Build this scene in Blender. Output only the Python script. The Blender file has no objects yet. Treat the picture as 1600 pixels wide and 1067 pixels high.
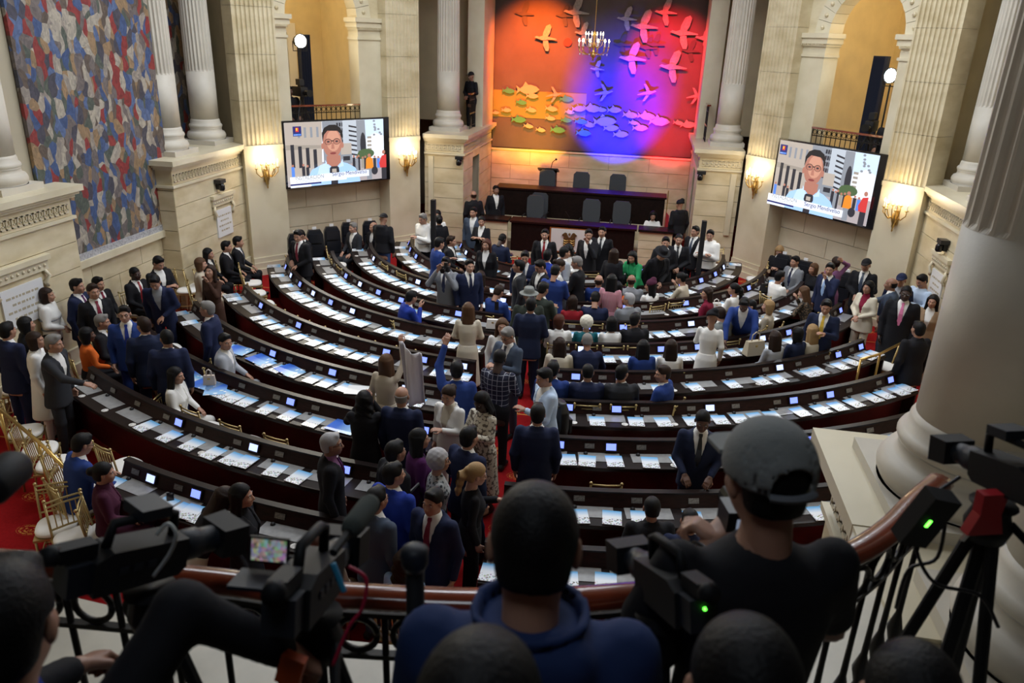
import bpy, bmesh, math, random
import numpy as np
from mathutils import Matrix, Vector
SC = bpy.context.scene
COL = SC.collection
# ------------------------------------------------------------------ camera
FPX, CAMH, PITCH, YAW, ROLL, CAMX = 1200.0, 5.55, math.radians(21.5), math.radians(9.2), math.radians(2.1), 1.75
F0 = np.array([-math.sin(YAW), math.cos(YAW), 0]); R0 = np.array([math.cos(YAW), math.sin(YAW), 0]); U0 = np.array([0, 0, 1.0])
CF = F0 * math.cos(PITCH) - U0 * math.sin(PITCH)
_U = U0 * math.cos(PITCH) + F0 * math.sin(PITCH)
CR = R0 * math.cos(ROLL) + _U * math.sin(ROLL)
CU = -R0 * math.sin(ROLL) + _U * math.cos(ROLL)
CC = np.array([CAMX, 0, CAMH])
cam_data = bpy.data.cameras.new('camera'); cam = bpy.data.objects.new('camera', cam_data); COL.objects.link(cam)
cam.matrix_world = Matrix([[CR[0], CU[0], -CF[0], CC[0]], [CR[1], CU[1], -CF[1], CC[1]], [CR[2], CU[2], -CF[2], CC[2]], [0, 0, 0, 1]])
cam_data.sensor_fit = 'HORIZONTAL'; cam_data.sensor_width = 36.0; cam_data.lens = 36.0 * FPX / 1600.0
cam_data.clip_start = 0.05; cam_data.clip_end = 100
cam_data.dof.use_dof = True; cam_data.dof.focus_distance = 11.0; cam_data.dof.aperture_fstop = 3.6
SC.camera = cam
# ------------------------------------------------------------------ view, world, main lights
vs = SC.view_settings
vs.view_transform = 'Standard'; vs.look = 'None'; vs.gamma = 1.0; vs.use_curve_mapping = False; vs.exposure = 0.4
W = bpy.data.worlds.new('world'); SC.world = W; W.use_nodes = True
W.node_tree.nodes['Background'].inputs[0].default_value = (0.62, 0.68, 0.8, 1)
W.node_tree.nodes['Background'].inputs[1].default_value = 0.03
def area(name, loc, target, size, power, color, sizey=None, spread=180):
    l = bpy.data.lights.new(name, 'AREA'); l.energy = power; l.color = color
    l.shape = 'RECTANGLE'; l.size = size; l.size_y = sizey or size; l.spread = math.radians(spread)
    o = bpy.data.objects.new(name, l); COL.objects.link(o); o.location = loc
    o.rotation_euler = (Vector(target) - Vector(loc)).to_track_quat('-Z', 'Y').to_euler(); return o
def spot(name, loc, target, power, color, ang=60, blend=0.6, rad=0.08):
    l = bpy.data.lights.new(name, 'SPOT'); l.energy = power; l.color = color; l.spot_size = math.radians(ang); l.spot_blend = blend; l.shadow_soft_size = rad
    o = bpy.data.objects.new(name, l); COL.objects.link(o); o.location = loc
    o.rotation_euler = (Vector(target) - Vector(loc)).to_track_quat('-Z', 'Y').to_euler(); return o
def point(name, loc, power, color, rad=0.1):
    l = bpy.data.lights.new(name, 'POINT'); l.energy = power; l.color = color; l.shadow_soft_size = rad
    o = bpy.data.objects.new(name, l); COL.objects.link(o); o.location = loc; return o
CEIL = 10.2
# daylight-white ceiling laylights of the hall
for lx, ly, lp in ((-4.2, 10.5, 150), (4.2, 10.5, 150), (-4.2, 15.0, 190), (4.2, 15.0, 190), (0, 9.5, 160), (0, 15.5, 200)):
    area('ceiling_laylight', (lx, ly, CEIL - 0.1), (lx, ly, 0), 2.6, lp, (0.86, 0.92, 1.0))
area('gallery_fill_light', (1.2, 0.2, 7.9), (1.2, 0.6, 3), 1.2, 15, (0.8, 0.9, 1.0))  # unseen fill light added above the camera to lift the foreground
# coloured stage lamps on the painted backdrop of the niche
spot('stage_lamp_orange', (-1.5, 21.7, 7.5), (-1.8, 24.5, 5.0), 4300, (1.0, 0.12, 0.003), 58, 0.9)
spot('stage_lamp_yellow', (-1.4, 22.2, 2.0), (-1.9, 24.5, 3.0), 520, (1.0, 0.42, 0.02), 74, 1.0)
spot('stage_lamp_blue', (0.6, 21.9, 1.9), (0.75, 24.5, 3.5), 7500, (0.012, 0.006, 1.0), 60, 1.0)
spot('stage_lamp_red', (1.7, 21.7, 7.4), (2.2, 24.5, 5.0), 3000, (1.0, 0.002, 0.012), 52, 0.9)
spot('stage_lamp_red', (1.9, 22.2, 2.0), (2.45, 24.5, 3.2), 900, (1.0, 0.004, 0.015), 58, 1.0)
# ------------------------------------------------------------------ helpers
def ray(px, py): return CF + CR * (px - 800) / FPX - CU * (py - 533.5) / FPX
def at(px, py, z):
    d = ray(px, py); return CC + d * ((z - CAMH) / d[2])
def atd(px, py, depth): return CC + ray(px, py) * depth
def proj(p):
    v = np.asarray(p, float) - CC; return 800 + FPX * v.dot(CR) / v.dot(CF), 533.5 - FPX * v.dot(CU) / v.dot(CF)
MATS = {}
def mat(name, color=(0.5, 0.5, 0.5), rough=0.6, metal=0.0, var=0.0, scale=6.0, bump=0.0, bscale=40.0, emit=None, estr=0.0, spec=0.5, coat=0.0, trans=0.0, color2=None, stretch=None, sub=0.0):
    if name in MATS: return MATS[name]
    m = bpy.data.materials.new(name); m.use_nodes = True; MATS[name] = m
    nt = m.node_tree; b = nt.nodes['Principled BSDF']; L = nt.links
    b.inputs['Base Color'].default_value = (*color, 1); b.inputs['Roughness'].default_value = rough; b.inputs['Metallic'].default_value = metal
    b.inputs['Specular IOR Level'].default_value = spec; b.inputs['Coat Weight'].default_value = coat
    b.inputs['Transmission Weight'].default_value = trans
    if emit: b.inputs['Emission Color'].default_value = (*emit, 1); b.inputs['Emission Strength'].default_value = estr
    if var > 0 or bump > 0:
        tc = nt.nodes.new('ShaderNodeTexCoord'); mp = nt.nodes.new('ShaderNodeMapping'); L.new(tc.outputs['Object'], mp.inputs[0])
        if stretch: mp.inputs['Scale'].default_value = stretch
    if var > 0:
        n = nt.nodes.new('ShaderNodeTexNoise'); n.inputs['Scale'].default_value = scale; n.inputs['Detail'].default_value = 6; L.new(mp.outputs[0], n.inputs[0])
        r = nt.nodes.new('ShaderNodeValToRGB'); L.new(n.outputs['Fac'], r.inputs[0])
        c2 = color2 or tuple(max(0, c * (1 - var)) for c in color); c1 = tuple(min(1, c * (1 + var * 0.35)) for c in color)
        r.color_ramp.elements[0].position = 0.32; r.color_ramp.elements[1].position = 0.62
        r.color_ramp.elements[0].color = (*c2, 1); r.color_ramp.elements[1].color = (*c1, 1); L.new(r.outputs[0], b.inputs['Base Color'])
    if bump > 0:
        n2 = nt.nodes.new('ShaderNodeTexNoise'); n2.inputs['Scale'].default_value = bscale; n2.inputs['Detail'].default_value = 4; L.new(mp.outputs[0], n2.inputs[0])
        bp = nt.nodes.new('ShaderNodeBump'); bp.inputs['Strength'].default_value = bump; bp.inputs['Distance'].default_value = 0.01; L.new(n2.outputs['Fac'], bp.inputs['Height']); L.new(bp.outputs[0], b.inputs['Normal'])
    return m
class MB:
    def __init__(s): s.v = []; s.f = []; s.m = []
    def add(s, vs, fs, mi=0):
        o = len(s.v); s.v.extend([tuple(map(float, p)) for p in vs]); s.f.extend([tuple(i + o for i in f) for f in fs]); s.m.extend([mi] * len(fs)); return s
    def box(s, x0, x1, y0, y1, z0, z1, mi=0, T=None):
        p = [(x0, y0, z0), (x1, y0, z0), (x1, y1, z0), (x0, y1, z0), (x0, y0, z1), (x1, y0, z1), (x1, y1, z1), (x0, y1, z1)]
        if T: p = [T(*q) for q in p]
        return s.add(p, [(3, 2, 1, 0), (4, 5, 6, 7), (0, 1, 5, 4), (1, 2, 6, 5), (2, 3, 7, 6), (3, 0, 4, 7)], mi)
    def cbox(s, c, size, R=None, mi=0):
        hx, hy, hz = size[0] / 2, size[1] / 2, size[2] / 2
        R = R or Matrix.Identity(3); c = Vector(c)
        return s.box(-hx, hx, -hy, hy, -hz, hz, mi, lambda x, y, z: tuple(c + R @ Vector((x, y, z))))
    def prism(s, pts, a, b, T=None, mi=0):           # polygon pts (u,v) extruded from w=a to w=b ; T(u,v,w)
        T = T or (lambda u, v, w: (u, v, w)); n = len(pts)
        vv = [T(u, v, a) for u, v in pts] + [T(u, v, b) for u, v in pts]
        ff = [tuple(range(n - 1, -1, -1)), tuple(range(n, 2 * n))] + [(i, (i + 1) % n, n + (i + 1) % n, n + i) for i in range(n)]
        return s.add(vv, ff, mi)
    def lathe(s, prof, n=24, c=(0, 0, 0), T=None, mi=0, cap=True):
        vv = []; ff = []
        for r, z in prof:
            for k in range(n):
                a = 2 * math.pi * k / n; p = (c[0] + r * math.cos(a), c[1] + r * math.sin(a), c[2] + z); vv.append(T(*p) if T else p)
        m = len(prof)
        for i in range(m - 1):
            for k in range(n): ff.append((i * n + k, i * n + (k + 1) % n, (i + 1) * n + (k + 1) % n, (i + 1) * n + k))
        if cap: ff.append(tuple(range(n - 1, -1, -1))); ff.append(tuple((m - 1) * n + k for k in range(n)))
        return s.add(vv, ff, mi)
    def tube(s, pts, r, n=8, mi=0, cap=True):
        pts = [Vector(p) for p in pts]; rs = r if isinstance(r, (list, tuple)) else [r] * len(pts)
        vv = []; ff = []; up = None
        for i, p in enumerate(pts):
            t = (pts[min(i + 1, len(pts) - 1)] - pts[max(i - 1, 0)]).normalized()
            if up is None:
                up = Vector((0, 0, 1)) if abs(t.z) < 0.9 else Vector((1, 0, 0))
            a = t.cross(up)
            if a.length < 1e-4: a = t.cross(Vector((1, 0.3, 0)))
            a.normalize(); b = a.cross(t).normalized(); up = b
            for k in range(n):
                g = 2 * math.pi * k / n; vv.append(p + (a * math.cos(g) + b * math.sin(g)) * rs[i])
        for i in range(len(pts) - 1):
            for k in range(n): ff.append((i * n + k, i * n + (k + 1) % n, (i + 1) * n + (k + 1) % n, (i + 1) * n + k))
        if cap: ff.append(tuple(range(n - 1, -1, -1))); ff.append(tuple((len(pts) - 1) * n + k for k in range(n)))
        return s.add(vv, ff, mi)
    def ball(s, c, r, n=10, m=6, mi=0, sc=(1, 1, 1)):
        return s.lathe([(max(1e-4, r * math.sin(math.pi * j / m)) * 1.0, -r * math.cos(math.pi * j / m)) for j in range(m + 1)], n, T=lambda x, y, z: (c[0] + x * sc[0], c[1] + y * sc[1], c[2] + z * sc[2]), mi=mi)
    def mesh(s, name, smooth=False, mats=()):
        me = bpy.data.meshes.new(name); me.from_pydata(s.v, [], s.f); me.update()
        bm = bmesh.new(); bm.from_mesh(me); bmesh.ops.recalc_face_normals(bm, faces=bm.faces); bm.to_mesh(me); bm.free()
        for x in mats: me.materials.append(x)
        if any(s.m): me.polygons.foreach_set('material_index', s.m)
        if smooth: me.polygons.foreach_set('use_smooth', [True] * len(me.polygons))
        return me
    def build(s, name, m, parent=None, smooth=False):
        mats = m if isinstance(m, (list, tuple)) else [m]
        return link(name, s.mesh(name, smooth, mats), parent)
def link(name, me, parent=None, loc=None, rot=None):
    o = bpy.data.objects.new(name, me); COL.objects.link(o)
    if parent is not None: o.parent = parent
    if loc is not None: o.location = loc
    if rot is not None: o.rotation_euler = rot
    return o
def tag(o, label, cat, group=None):
    o['label'] = label; o['category'] = cat
    if group: o['group'] = group
    return o
def struct(o): o['kind'] = 'structure'; return o
def empty(name, loc=(0, 0, 0), rz=0.0, label=None, cat=None, group=None):
    o = bpy.data.objects.new(name, None); COL.objects.link(o); o.location = loc; o.rotation_euler = (0, 0, rz); o.empty_display_size = 0.1
    if label: tag(o, label, cat, group)
    return o
def copy_tree(o, parent=None):
    c = o.copy(); COL.objects.link(c); c.parent = parent
    for ch in list(o.children): copy_tree(ch, c)
    return c
class Frame:                                        # vertical plane frame: s along A->B, d towards the hall centre, z up
    def __init__(f, A, B, inside=(0, 12.6)):
        f.A = np.array(A, float); B = np.array(B, float); f.len = np.linalg.norm(B - f.A); f.u = (B - f.A) / f.len
        n = np.array([-f.u[1], f.u[0]]); f.n = n if (np.array(inside) - f.A) @ n > 0 else -n
    def __call__(f, s, d, z): p = f.A + f.u * s + f.n * d; return (p[0], p[1], z)
    def rz(f): return math.atan2(-f.n[0], f.n[1])
random.seed(7)
# ------------------------------------------------------------------ materials
STONE = mat('cream_marble', (0.66, 0.58, 0.40), 0.42, var=0.16, scale=1.6, color2=(0.55, 0.46, 0.28), stretch=(1, 1, 2.2))
STONE2 = mat('pale_marble', (0.68, 0.62, 0.46), 0.38, var=0.12, scale=1.1, color2=(0.58, 0.51, 0.35))
STONED = mat('marble_joint', (0.42, 0.37, 0.27), 0.8)
PLASTER = mat('gallery_plaster', (0.78, 0.66, 0.42), 0.7, var=0.08, scale=2)
COLM = mat('column_limestone', (0.58, 0.54, 0.46), 0.5, var=0.10, scale=2.5, bump=0.05, bscale=60)
WOOD = mat('mahogany', (0.020, 0.0045, 0.004), 0.45, var=0.5, scale=9, stretch=(1, 1, 6), spec=0.22)
WOODD = mat('dark_desktop_wood', (0.011, 0.005, 0.004), 0.45, var=0.4, scale=12, spec=0.22)
WOODR = mat('red_mahogany_panel', (0.050, 0.003, 0.005), 0.35, var=0.35, scale=5)
RAILW = mat('polished_rail_wood', (0.20, 0.035, 0.014), 0.18, var=0.35, scale=7, coat=0.6)
GOLD = mat('gilt_metal', (0.62, 0.42, 0.14), 0.32, metal=0.9)
GOLDC = mat('chair_gold_lacquer', (0.45, 0.34, 0.15), 0.35, metal=0.65)
WHITEC = mat('white_cushion', (0.82, 0.80, 0.76), 0.7)
BLACK = mat('black_plastic', (0.012, 0.012, 0.014), 0.42)
BLACKG = mat('black_gloss', (0.008, 0.008, 0.010), 0.12)
LEATHER = mat('black_leather', (0.012, 0.013, 0.018), 0.32, bump=0.1, bscale=90)
IRON = mat('wrought_iron', (0.02, 0.018, 0.016), 0.45, metal=0.6)
BULB = mat('lamp_bulb', (1, 0.9, 0.7), 0.4, emit=(1.0, 0.80, 0.48), estr=18)
PAD = mat('grey_leather_pad', (0.30, 0.30, 0.30), 0.30, var=0.15, scale=14)
GREYM = mat('grey_mesh_fabric', (0.055, 0.060, 0.068), 0.6)
STEEL = mat('brushed_steel', (0.5, 0.5, 0.5), 0.35, metal=0.9)
WHITEP = mat('white_paint', (0.8, 0.8, 0.8), 0.5)
SCRB = mat('desk_screen_glow', (0.1, 0.15, 0.5), 0.3, emit=(0.16, 0.22, 0.95), estr=1.6)
SCRW = mat('desk_screen_white', (0.5, 0.55, 0.9), 0.3, emit=(0.42, 0.52, 1.0), estr=1.3)
# ------------------------------------------------------------------ floor carpet
def carpet_mat():
    m = bpy.data.materials.new('red_carpet'); m.use_nodes = True; nt = m.node_tree; L = nt.links; b = nt.nodes['Principled BSDF']
    b.inputs['Roughness'].default_value = 0.95; b.inputs['Specular IOR Level'].default_value = 0.1
    tc = nt.nodes.new('ShaderNodeTexCoord'); sep = nt.nodes.new('ShaderNodeSeparateXYZ'); L.new(tc.outputs['Object'], sep.inputs[0])
    def mth(op, a, c=None):
        n = nt.nodes.new('ShaderNodeMath'); n.operation = op
        for i, q in enumerate((a, c)):
            if q is None: continue
            if isinstance(q, (int, float)): n.inputs[i].default_value = q
            else: L.new(q, n.inputs[i])
        return n.outputs[0]
    x, y = sep.outputs[0], sep.outputs[1]
    row = mth('FLOOR', mth('DIVIDE', y, 0.62))
    off = mth('MULTIPLY', mth('MODULO', mth('ABSOLUTE', row), 2.0), 0.5)
    u = mth('SUBTRACT', mth('FRACT', mth('ADD', mth('DIVIDE', x, 0.9), off)), 0.5)
    v = mth('SUBTRACT', mth('FRACT', mth('DIVIDE', y, 0.62)), 0.5)
    d = mth('SQRT', mth('ADD', mth('POWER', mth('MULTIPLY', u, 0.9), 2.0), mth('POWER', mth('MULTIPLY', v, 0.95), 2.0)))
    disc = mth('LESS_THAN', d, 0.16); hole = mth('GREATER_THAN', mth('SINE', mth('MULTIPLY', d, 120.0)), -0.2)
    vor = nt.nodes.new('ShaderNodeTexVoronoi'); vor.inputs['Scale'].default_value = 16; vor.feature = 'DISTANCE_TO_EDGE'; L.new(tc.outputs['Object'], vor.inputs[0])
    cell = mth('GREATER_THAN', vor.outputs[0], 0.07)
    msk = mth('MULTIPLY', mth('MULTIPLY', disc, hole), cell)
    ln = mth('LESS_THAN', mth('ABSOLUTE', mth('SUBTRACT', mth('FRACT', mth('ADD', mth('DIVIDE', y, 2.48), 0.13)), 0.5)), 0.006)
    msk = mth('MAXIMUM', msk, ln)
    mix = nt.nodes.new('ShaderNodeMix'); mix.data_type = 'RGBA'; L.new(msk, mix.inputs['Factor'])
    nz = nt.nodes.new('ShaderNodeTexNoise'); nz.inputs['Scale'].default_value = 30; L.new(tc.outputs['Object'], nz.inputs[0])
    rp = nt.nodes.new('ShaderNodeValToRGB'); rp.color_ramp.elements[0].color = (0.20, 0.005, 0.007, 1); rp.color_ramp.elements[1].color = (0.32, 0.009, 0.011, 1); L.new(nz.outputs[0], rp.inputs[0])
    L.new(rp.outputs[0], mix.inputs['A']); mix.inputs['B'].default_value = (0.50, 0.21, 0.05, 1); L.new(mix.outputs['Result'], b.inputs['Base Color'])
    return m
struct(MB().box(-9.6, 9.6, -4, 26.5, -0.1, 0).build('floor', carpet_mat()))
struct(MB().box(-9.6, 9.6, 3.4, 26.5, CEIL, CEIL + 0.15).build('ceiling', STONE2))
# ------------------------------------------------------------------ masonry helpers
def block(parent, T, s0, s1, d0, d1, z0, z1, m=None, name='stone_block'):
    g = 0.006; mb = MB(); mb.box(s0 + g, s1 - g, d0, d1, z0 + g, z1 - g, 0, T); return mb.build(name, m or STONE, parent)
def ashlar(parent, T, s0, s1, d, z0, z1, nc, lb, th=0.03, m=None):
    h = (z1 - z0) / nc
    for i in range(nc):
        n = max(1, round((s1 - s0) / lb)); w = (s1 - s0) / n; cuts = [s0 + w * k for k in range(n + 1)]
        if i % 2 and n > 1: cuts = [s0] + [s0 + w * (k + 0.5) for k in range(n)] + [s1]
        for a, b in zip(cuts, cuts[1:]): block(parent, T, a, b, d - th, d, z0 + h * i, z0 + h * (i + 1), m)
def cornice(T, s0, s1, d0, d, ztop, name, parent, ext=(0, 0)):
    mb = MB(); e0, e1 = ext
    for dz0, dz1, o in ((-0.10, 0, 0.16), (-0.15, -0.10, 0.11), (-0.20, -0.15, 0.06), (-0.55, -0.50, 0.04)):
        mb.box(s0 - e0 * o, s1 + e1 * o, d0, d + o, ztop + dz0, ztop + dz1, 0, T)
    c = mb.build(name, STONE2, parent)
    k = MB(); w = 0.11; n = int((s1 - s0 - 0.1) / w)                      # greek key frieze, raised pieces
    for i in range(n):
        a = s0 + 0.05 + i * w
        for q in ((0, 0.09, 0, 0.018), (0, 0.018, 0, 0.15), (0, 0.085, 0.132, 0.15), (0.067, 0.085, 0.05, 0.15), (0.035, 0.085, 0.05, 0.068)):
            k.box(a + q[0], a + q[1], d, d + 0.018, ztop - 0.44 + q[2], ztop - 0.44 + q[3], 0, T)
    kk = k.build('key_frieze', STONE2, parent); kk['kind'] = 'stuff'
    return c
LEDGE = 3.1
# ------------------------------------------------------------------ side walls, pedestals, diagonal corner walls (right = +1, left = -1)
DIAG = {}
for sg, side in ((-1, 'left'), (1, 'right')):
    X = lambda v: sg * v
    wall = struct(empty('wall_' + side))
    for (ya, yb) in ((13.95, 16.75), (8.45, 11.1)):
        T = Frame((X(7.45), ya), (X(7.45), yb)); L_ = T.len
        core = MB(); core.box(0.04, L_ - 0.04, -1.9, -0.025, 0, LEDGE - 0.05, 0, T); core.build('pedestal_core', STONED, wall)
        ashlar(wall, T, 0, L_, 0, 0.45, LEDGE - 0.5, 5, 2.9)
        block(wall, T, 0, L_, -0.03, 0, LEDGE - 0.5, LEDGE - 0.19)
        bs = MB(); bs.box(0, L_, -0.03, 0.10, 0, 0.2, 0, T); bs.box(0, L_, -0.03, 0.05, 0.2, 0.45, 0, T); bs.build('base_moulding', STONE2, wall)
        cornice(T, 0, L_, -1.9, 0, LEDGE, 'cornice', wall, (1, 1))
        # return faces of the pedestal
        for yy, inn in ((ya, yb), (yb, ya)):
            T2 = Frame((X(7.45), yy), (X(8.2), yy), (X(7.8), yy - (1 if inn > yy else -1)))
            ashlar(wall, T2, 0.0, 0.75, 0.0, 0.45, LEDGE - 0.2, 6, 2.0)
    # recessed wall that carries the mural
    T = Frame((X(7.85), 10.6), (X(7.85), 14.5))
    b = MB(); b.box(0, T.len, -0.3, -0.03, 0, CEIL, 0, T); b.build('recess_core', STONED, wall)
    ashlar(wall, T, 0.5, 3.35, 0, 0, 1.55, 4, 1.5)
    sl = MB(); sl.box(0.5, 3.35, -0.03, 0.10, 1.55, 1.68, 0, T); sl.build('mural_sill', STONE2, wall)
    # upper wall behind the columns
    for ya, yb in ((14.4, 17.4), (7.9, 10.8)):
        T = Frame((X(8.75), ya), (X(8.75), yb)); b = MB(); b.box(0, T.len, -0.3, 0, LEDGE, CEIL, 0, T); b.build('upper_wall', PLASTER if side == 'right' else STONE, wall)
    b = MB(); b.box(X(9.2) if sg < 0 else 7.3, X(7.3) if sg < 0 else 9.2, 8.3, 17, 8.6, CEIL); b.build('entablature', STONE2, wall)
    # ---- diagonal corner walls, far pair visible
    for far in (1, 0):
        A, B = ((7.3, 16.6), (4.25, 20.3)) if far else ((8.3, 8.3), (5.2, 4.4))
        T = Frame((X(A[0]), A[1]), (X(B[0]), B[1])); 
        dw = struct(empty('wall_%s_%s_corner' % (side, 'far' if far else 'near')))
        if far: DIAG[sg] = T
        b = MB(); b.box(0.9, 3.9, -0.9, -0.53, 0, 2.9, 0, T); b.build('recess_core', STONED, dw)
        if far:
            ashlar(dw, T, 0.97, 3.85, -0.5, 0.0, 2.8, 6, 1.45, m=STONE2)
            for s0, s1 in ((0.97, 1.36), (3.22, 3.85)):                     # jambs of the gallery opening
                b = MB(); b.box(s0, s1, -0.75, -0.28, 2.8, 5.62, 0, T); b.build('jamb', STONE2, dw)
                b = MB()
                for dz0, dz1, o in ((5.40, 5.46, 0.03), (5.62, 5.68, 0.03), (5.68, 5.80, 0.07), (5.80, 5.90, 0.11)):
                    b.box(s0 - (o if s0 > 2 else 0), s1 + (o if s0 < 2 else 0), -0.75, -0.28 + o, dz0, dz1, 0, T)
                b.build('impost', STONE2, dw)
                bd = MB(); n = 12
                for i in range(n): q = s0 + (s1 - s0) * (i + 0.5) / n; bd.box(q - 0.012, q + 0.012, -0.2, -0.19, 5.64, 5.68, 0, T)
                bd.build('bead_row', STONE, dw)
            # arch over the opening
            c, r0, r1 = 2.29, 0.93, 1.32; zs = 5.90; n = 14
            for i in range(n):                                               # voussoirs with rosette coffers
                a0, a1 = math.pi * i / n, math.pi * (i + 1) / n; g = 0.004
                pts = [(c - r * math.cos(a), zs + r * math.sin(a)) for r, a in ((r0, a0 + g), (r1, a0 + g), (r1, a1 - g), (r0, a1 - g))]
                mb = MB(); mb.prism(pts, -0.75, -0.30, lambda u, v, w: T(u, w, v)); mb.build('voussoir', STONE2, dw)
                am = (a0 + a1) / 2; rr = 1.125
                ro = MB(); ro.ball(T(c - rr * math.cos(am), -0.295, zs + rr * math.sin(am)), 0.05, 8, 4); ro.build('rosette', STONE, dw)
            top = [(0.97, zs), (c - r1, zs)] + [(c - r1 * math.cos(math.pi * i / 16), zs + r1 * math.sin(math.pi * i / 16)) for i in range(1, 16)] + [(c + r1, zs), (3.85, zs), (3.85, 9.0), (0.97, 9.0)]
            mb = MB(); mb.prism(top, -0.75, -0.36, lambda u, v, w: T(u, w, v)); mb.build('spandrel', STONE, dw)
            # gallery box behind the opening
            g = MB(); g.box(0.5, 4.3, -4.2, -0.15, 2.72, 2.92, 0, T); g.build('gallery_floor', STONE2, dw)
            g = MB(); g.box(0.3, 4.5, -4.4, -4.2, 2.7, 8.5, 0, T); g.box(0.3, 0.5, -4.2, -0.75, 2.9, 8.5, 0, T); g.box(4.3, 4.5, -4.2, -0.75, 2.9, 8.5, 0, T); g.box(0.3, 4.5, -4.3, -0.75, 8.4, 8.5, 0, T)
            g.build('gallery_wall', PLASTER, dw)
            fr = MB()
            for q in ((1.3, 1.55, 2.92, 5.5), (3.2, 3.45, 2.92, 5.5), (1.3, 3.45, 5.5, 5.75)): fr.box(q[0], q[1], -4.2, -4.12, q[2], q[3], 0, T)
            fr.build('doorway_frame', WHITEP, dw)
            fr = MB(); fr.box(1.55, 3.2, -4.2, -4.17, 2.92, 5.5, 0, T); fr.build('doorway_panel', mat('pale_green_grey', (0.40, 0.42, 0.38), 0.7), dw)
        else:
            b = MB(); b.box(0.97, 3.85, -0.6, -0.5, 0, CEIL, 0, T); b.build('plain_wall', STONE, dw)
        b = MB(); b.box(-0.2, 5.0, -0.9, 0.12, 9.0, CEIL, 0, T); b.build('entablature', STONE2, dw)
        # pilasters
        for i, (s0, s1) in enumerate(((0.0, 0.97), (3.85, 4.82))):
            pl = empty('pilaster')
            pl.location = (0, 0, 0); struct(pl)
            d = MB(); d.box(s0, s1, -0.55, 0, 0.42, LEDGE - 0.14, 0, T); d.build('dado', STONE2, pl)
            d = MB(); d.box(s0 - 0.02, s1 + 0.02, -0.55, 0.10, 0, 0.16, 0, T); d.box(s0 - 0.01, s1 + 0.01, -0.55, 0.06, 0.16, 0.30, 0, T); d.box(s0, s1, -0.55, 0.03, 0.30, 0.42, 0, T); d.build('base', STONE2, pl)
            d = MB(); d.box(s0 - 0.005, s1 + 0.005, -0.55, 0.02, LEDGE - 0.14, LEDGE - 0.04, 0, T); d.build('string_course', STONE2, pl)
            nf = 9; fw = (s1 - s0 - 0.06) / nf; prof = [(s1, -0.55), (s0, -0.55), (s0, 0)]
            for k in range(nf):
                a = s0 + 0.03 + k * fw; prof += [(a + 0.012, 0)] + [(a + fw / 2 - (fw / 2 - 0.014) * math.cos(math.pi * j / 6), -0.045 * math.sin(math.pi * j / 6)) for j in range(1, 6)] + [(a + fw - 0.012, 0)]
            prof.append((s1, 0))
            zz = [LEDGE - 0.04] + [LEDGE - 0.04 + 0.985 * k for k in range(1, 6)] + [9.0]
            for z0, z1 in zip(zz, zz[1:]):
                d = MB(); d.prism(prof, z0 + 0.004, z1 - 0.004, lambda u, v, w: T(u, v, w)); d.build('fluted_block', STONE, pl)
            d = MB(); d.box(s0 + 0.01, s1 - 0.01, -0.5, -0.05, LEDGE, 9.0, 0, T); d.build('pilaster_core', STONED, pl)
# ------------------------------------------------------------------ columns
def column(x, y, r, z0, ztop, zf, label, group='stone columns'):
    e = empty('column', (x, y, z0), 0, label, 'column', group)
    MB().box(-r * 1.42, r * 1.42, -r * 1.42, r * 1.42, 0, 0.10).build('plinth', COLM, e)
    pr = [(r * 1.36, 0.10)]
    pr += [(r * (1.30 + 0.10 * math.sin(math.pi * k / 6)), 0.10 + 0.16 * k / 6) for k in range(7)]
    pr += [(r * 1.2, 0.27), (r * 1.14, 0.29), (r * 1.13, 0.34), (r * 1.16, 0.35)]
    pr += [(r * (1.14 + 0.06 * math.sin(math.pi * k / 5)), 0.35 + 0.08 * k / 5) for k in range(6)]
    pr += [(r * 1.08, 0.44), (r * 1.06, 0.50), (r, 0.54)]
    MB().lathe(pr, 48).build('base', COLM, e, True)
    zf -= z0; H_ = ztop - z0
    MB().lathe([(r, 0.52), (r * 0.995, zf)], 48).build('lower_shaft', COLM, e, True)
    nf, seg = 24, 6; vv = []; ff = []
    zs = [zf, zf + 0.03, zf + 0.1, H_]; N = nf * seg
    for i, z in enumerate(zs):
        t = (z - zf) / max(0.1, H_ - zf); rr = r * (0.995 - 0.12 * t); dep = (0.0, 0.055, 0.075, 0.075)[i]
        for k in range(N):
            q = (k % seg) / seg; a = 2 * math.pi * k / N
            ra = rr * (1 - dep * (math.sin(math.pi * (q - 0.15) / 0.85) if q > 0.15 else 0)); vv.append((ra * math.cos(a), ra * math.sin(a), z))
    for i in range(len(zs) - 1):
        for k in range(N): ff.append((i * N + k, i * N + (k + 1) % N, (i + 1) * N + (k + 1) % N, (i + 1) * N + k))
    MB().add(vv, ff).build('fluted_shaft', COLM, e)
    return e
for sg, nm in ((-1, 'left'), (1, 'right')):
    column(sg * 7.98, 14.75, 0.30, LEDGE, 9.0, 4.65, 'fluted stone column just right of the mural' if sg < 0 else 'fluted stone column on the right wall, hidden by the big near column')
    column(sg * 8.15, 16.55, 0.30, LEDGE, 9.0, 4.65, 'fluted stone column between the mural strip and the left pilaster' if sg < 0 else 'fluted stone column beside the rightmost pilaster, partly behind the big near column')
    column(sg * 3.82, 21.75, 0.31, LEDGE, 9.0, 4.65, 'fluted stone column at the %s edge of the coloured niche' % nm)
column(-8.02, 10.35, 0.30, LEDGE, 9.0, 4.65, 'fluted stone column at the left picture edge before the mural')
column(3.78, 4.28, 0.36, LEDGE, 9.0, 4.72, 'huge smooth-footed stone column in the right foreground')
column(3.72, 2.95, 0.33, LEDGE, 9.0, 6.2, 'pale stone column at the right picture edge behind the tripod')
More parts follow.
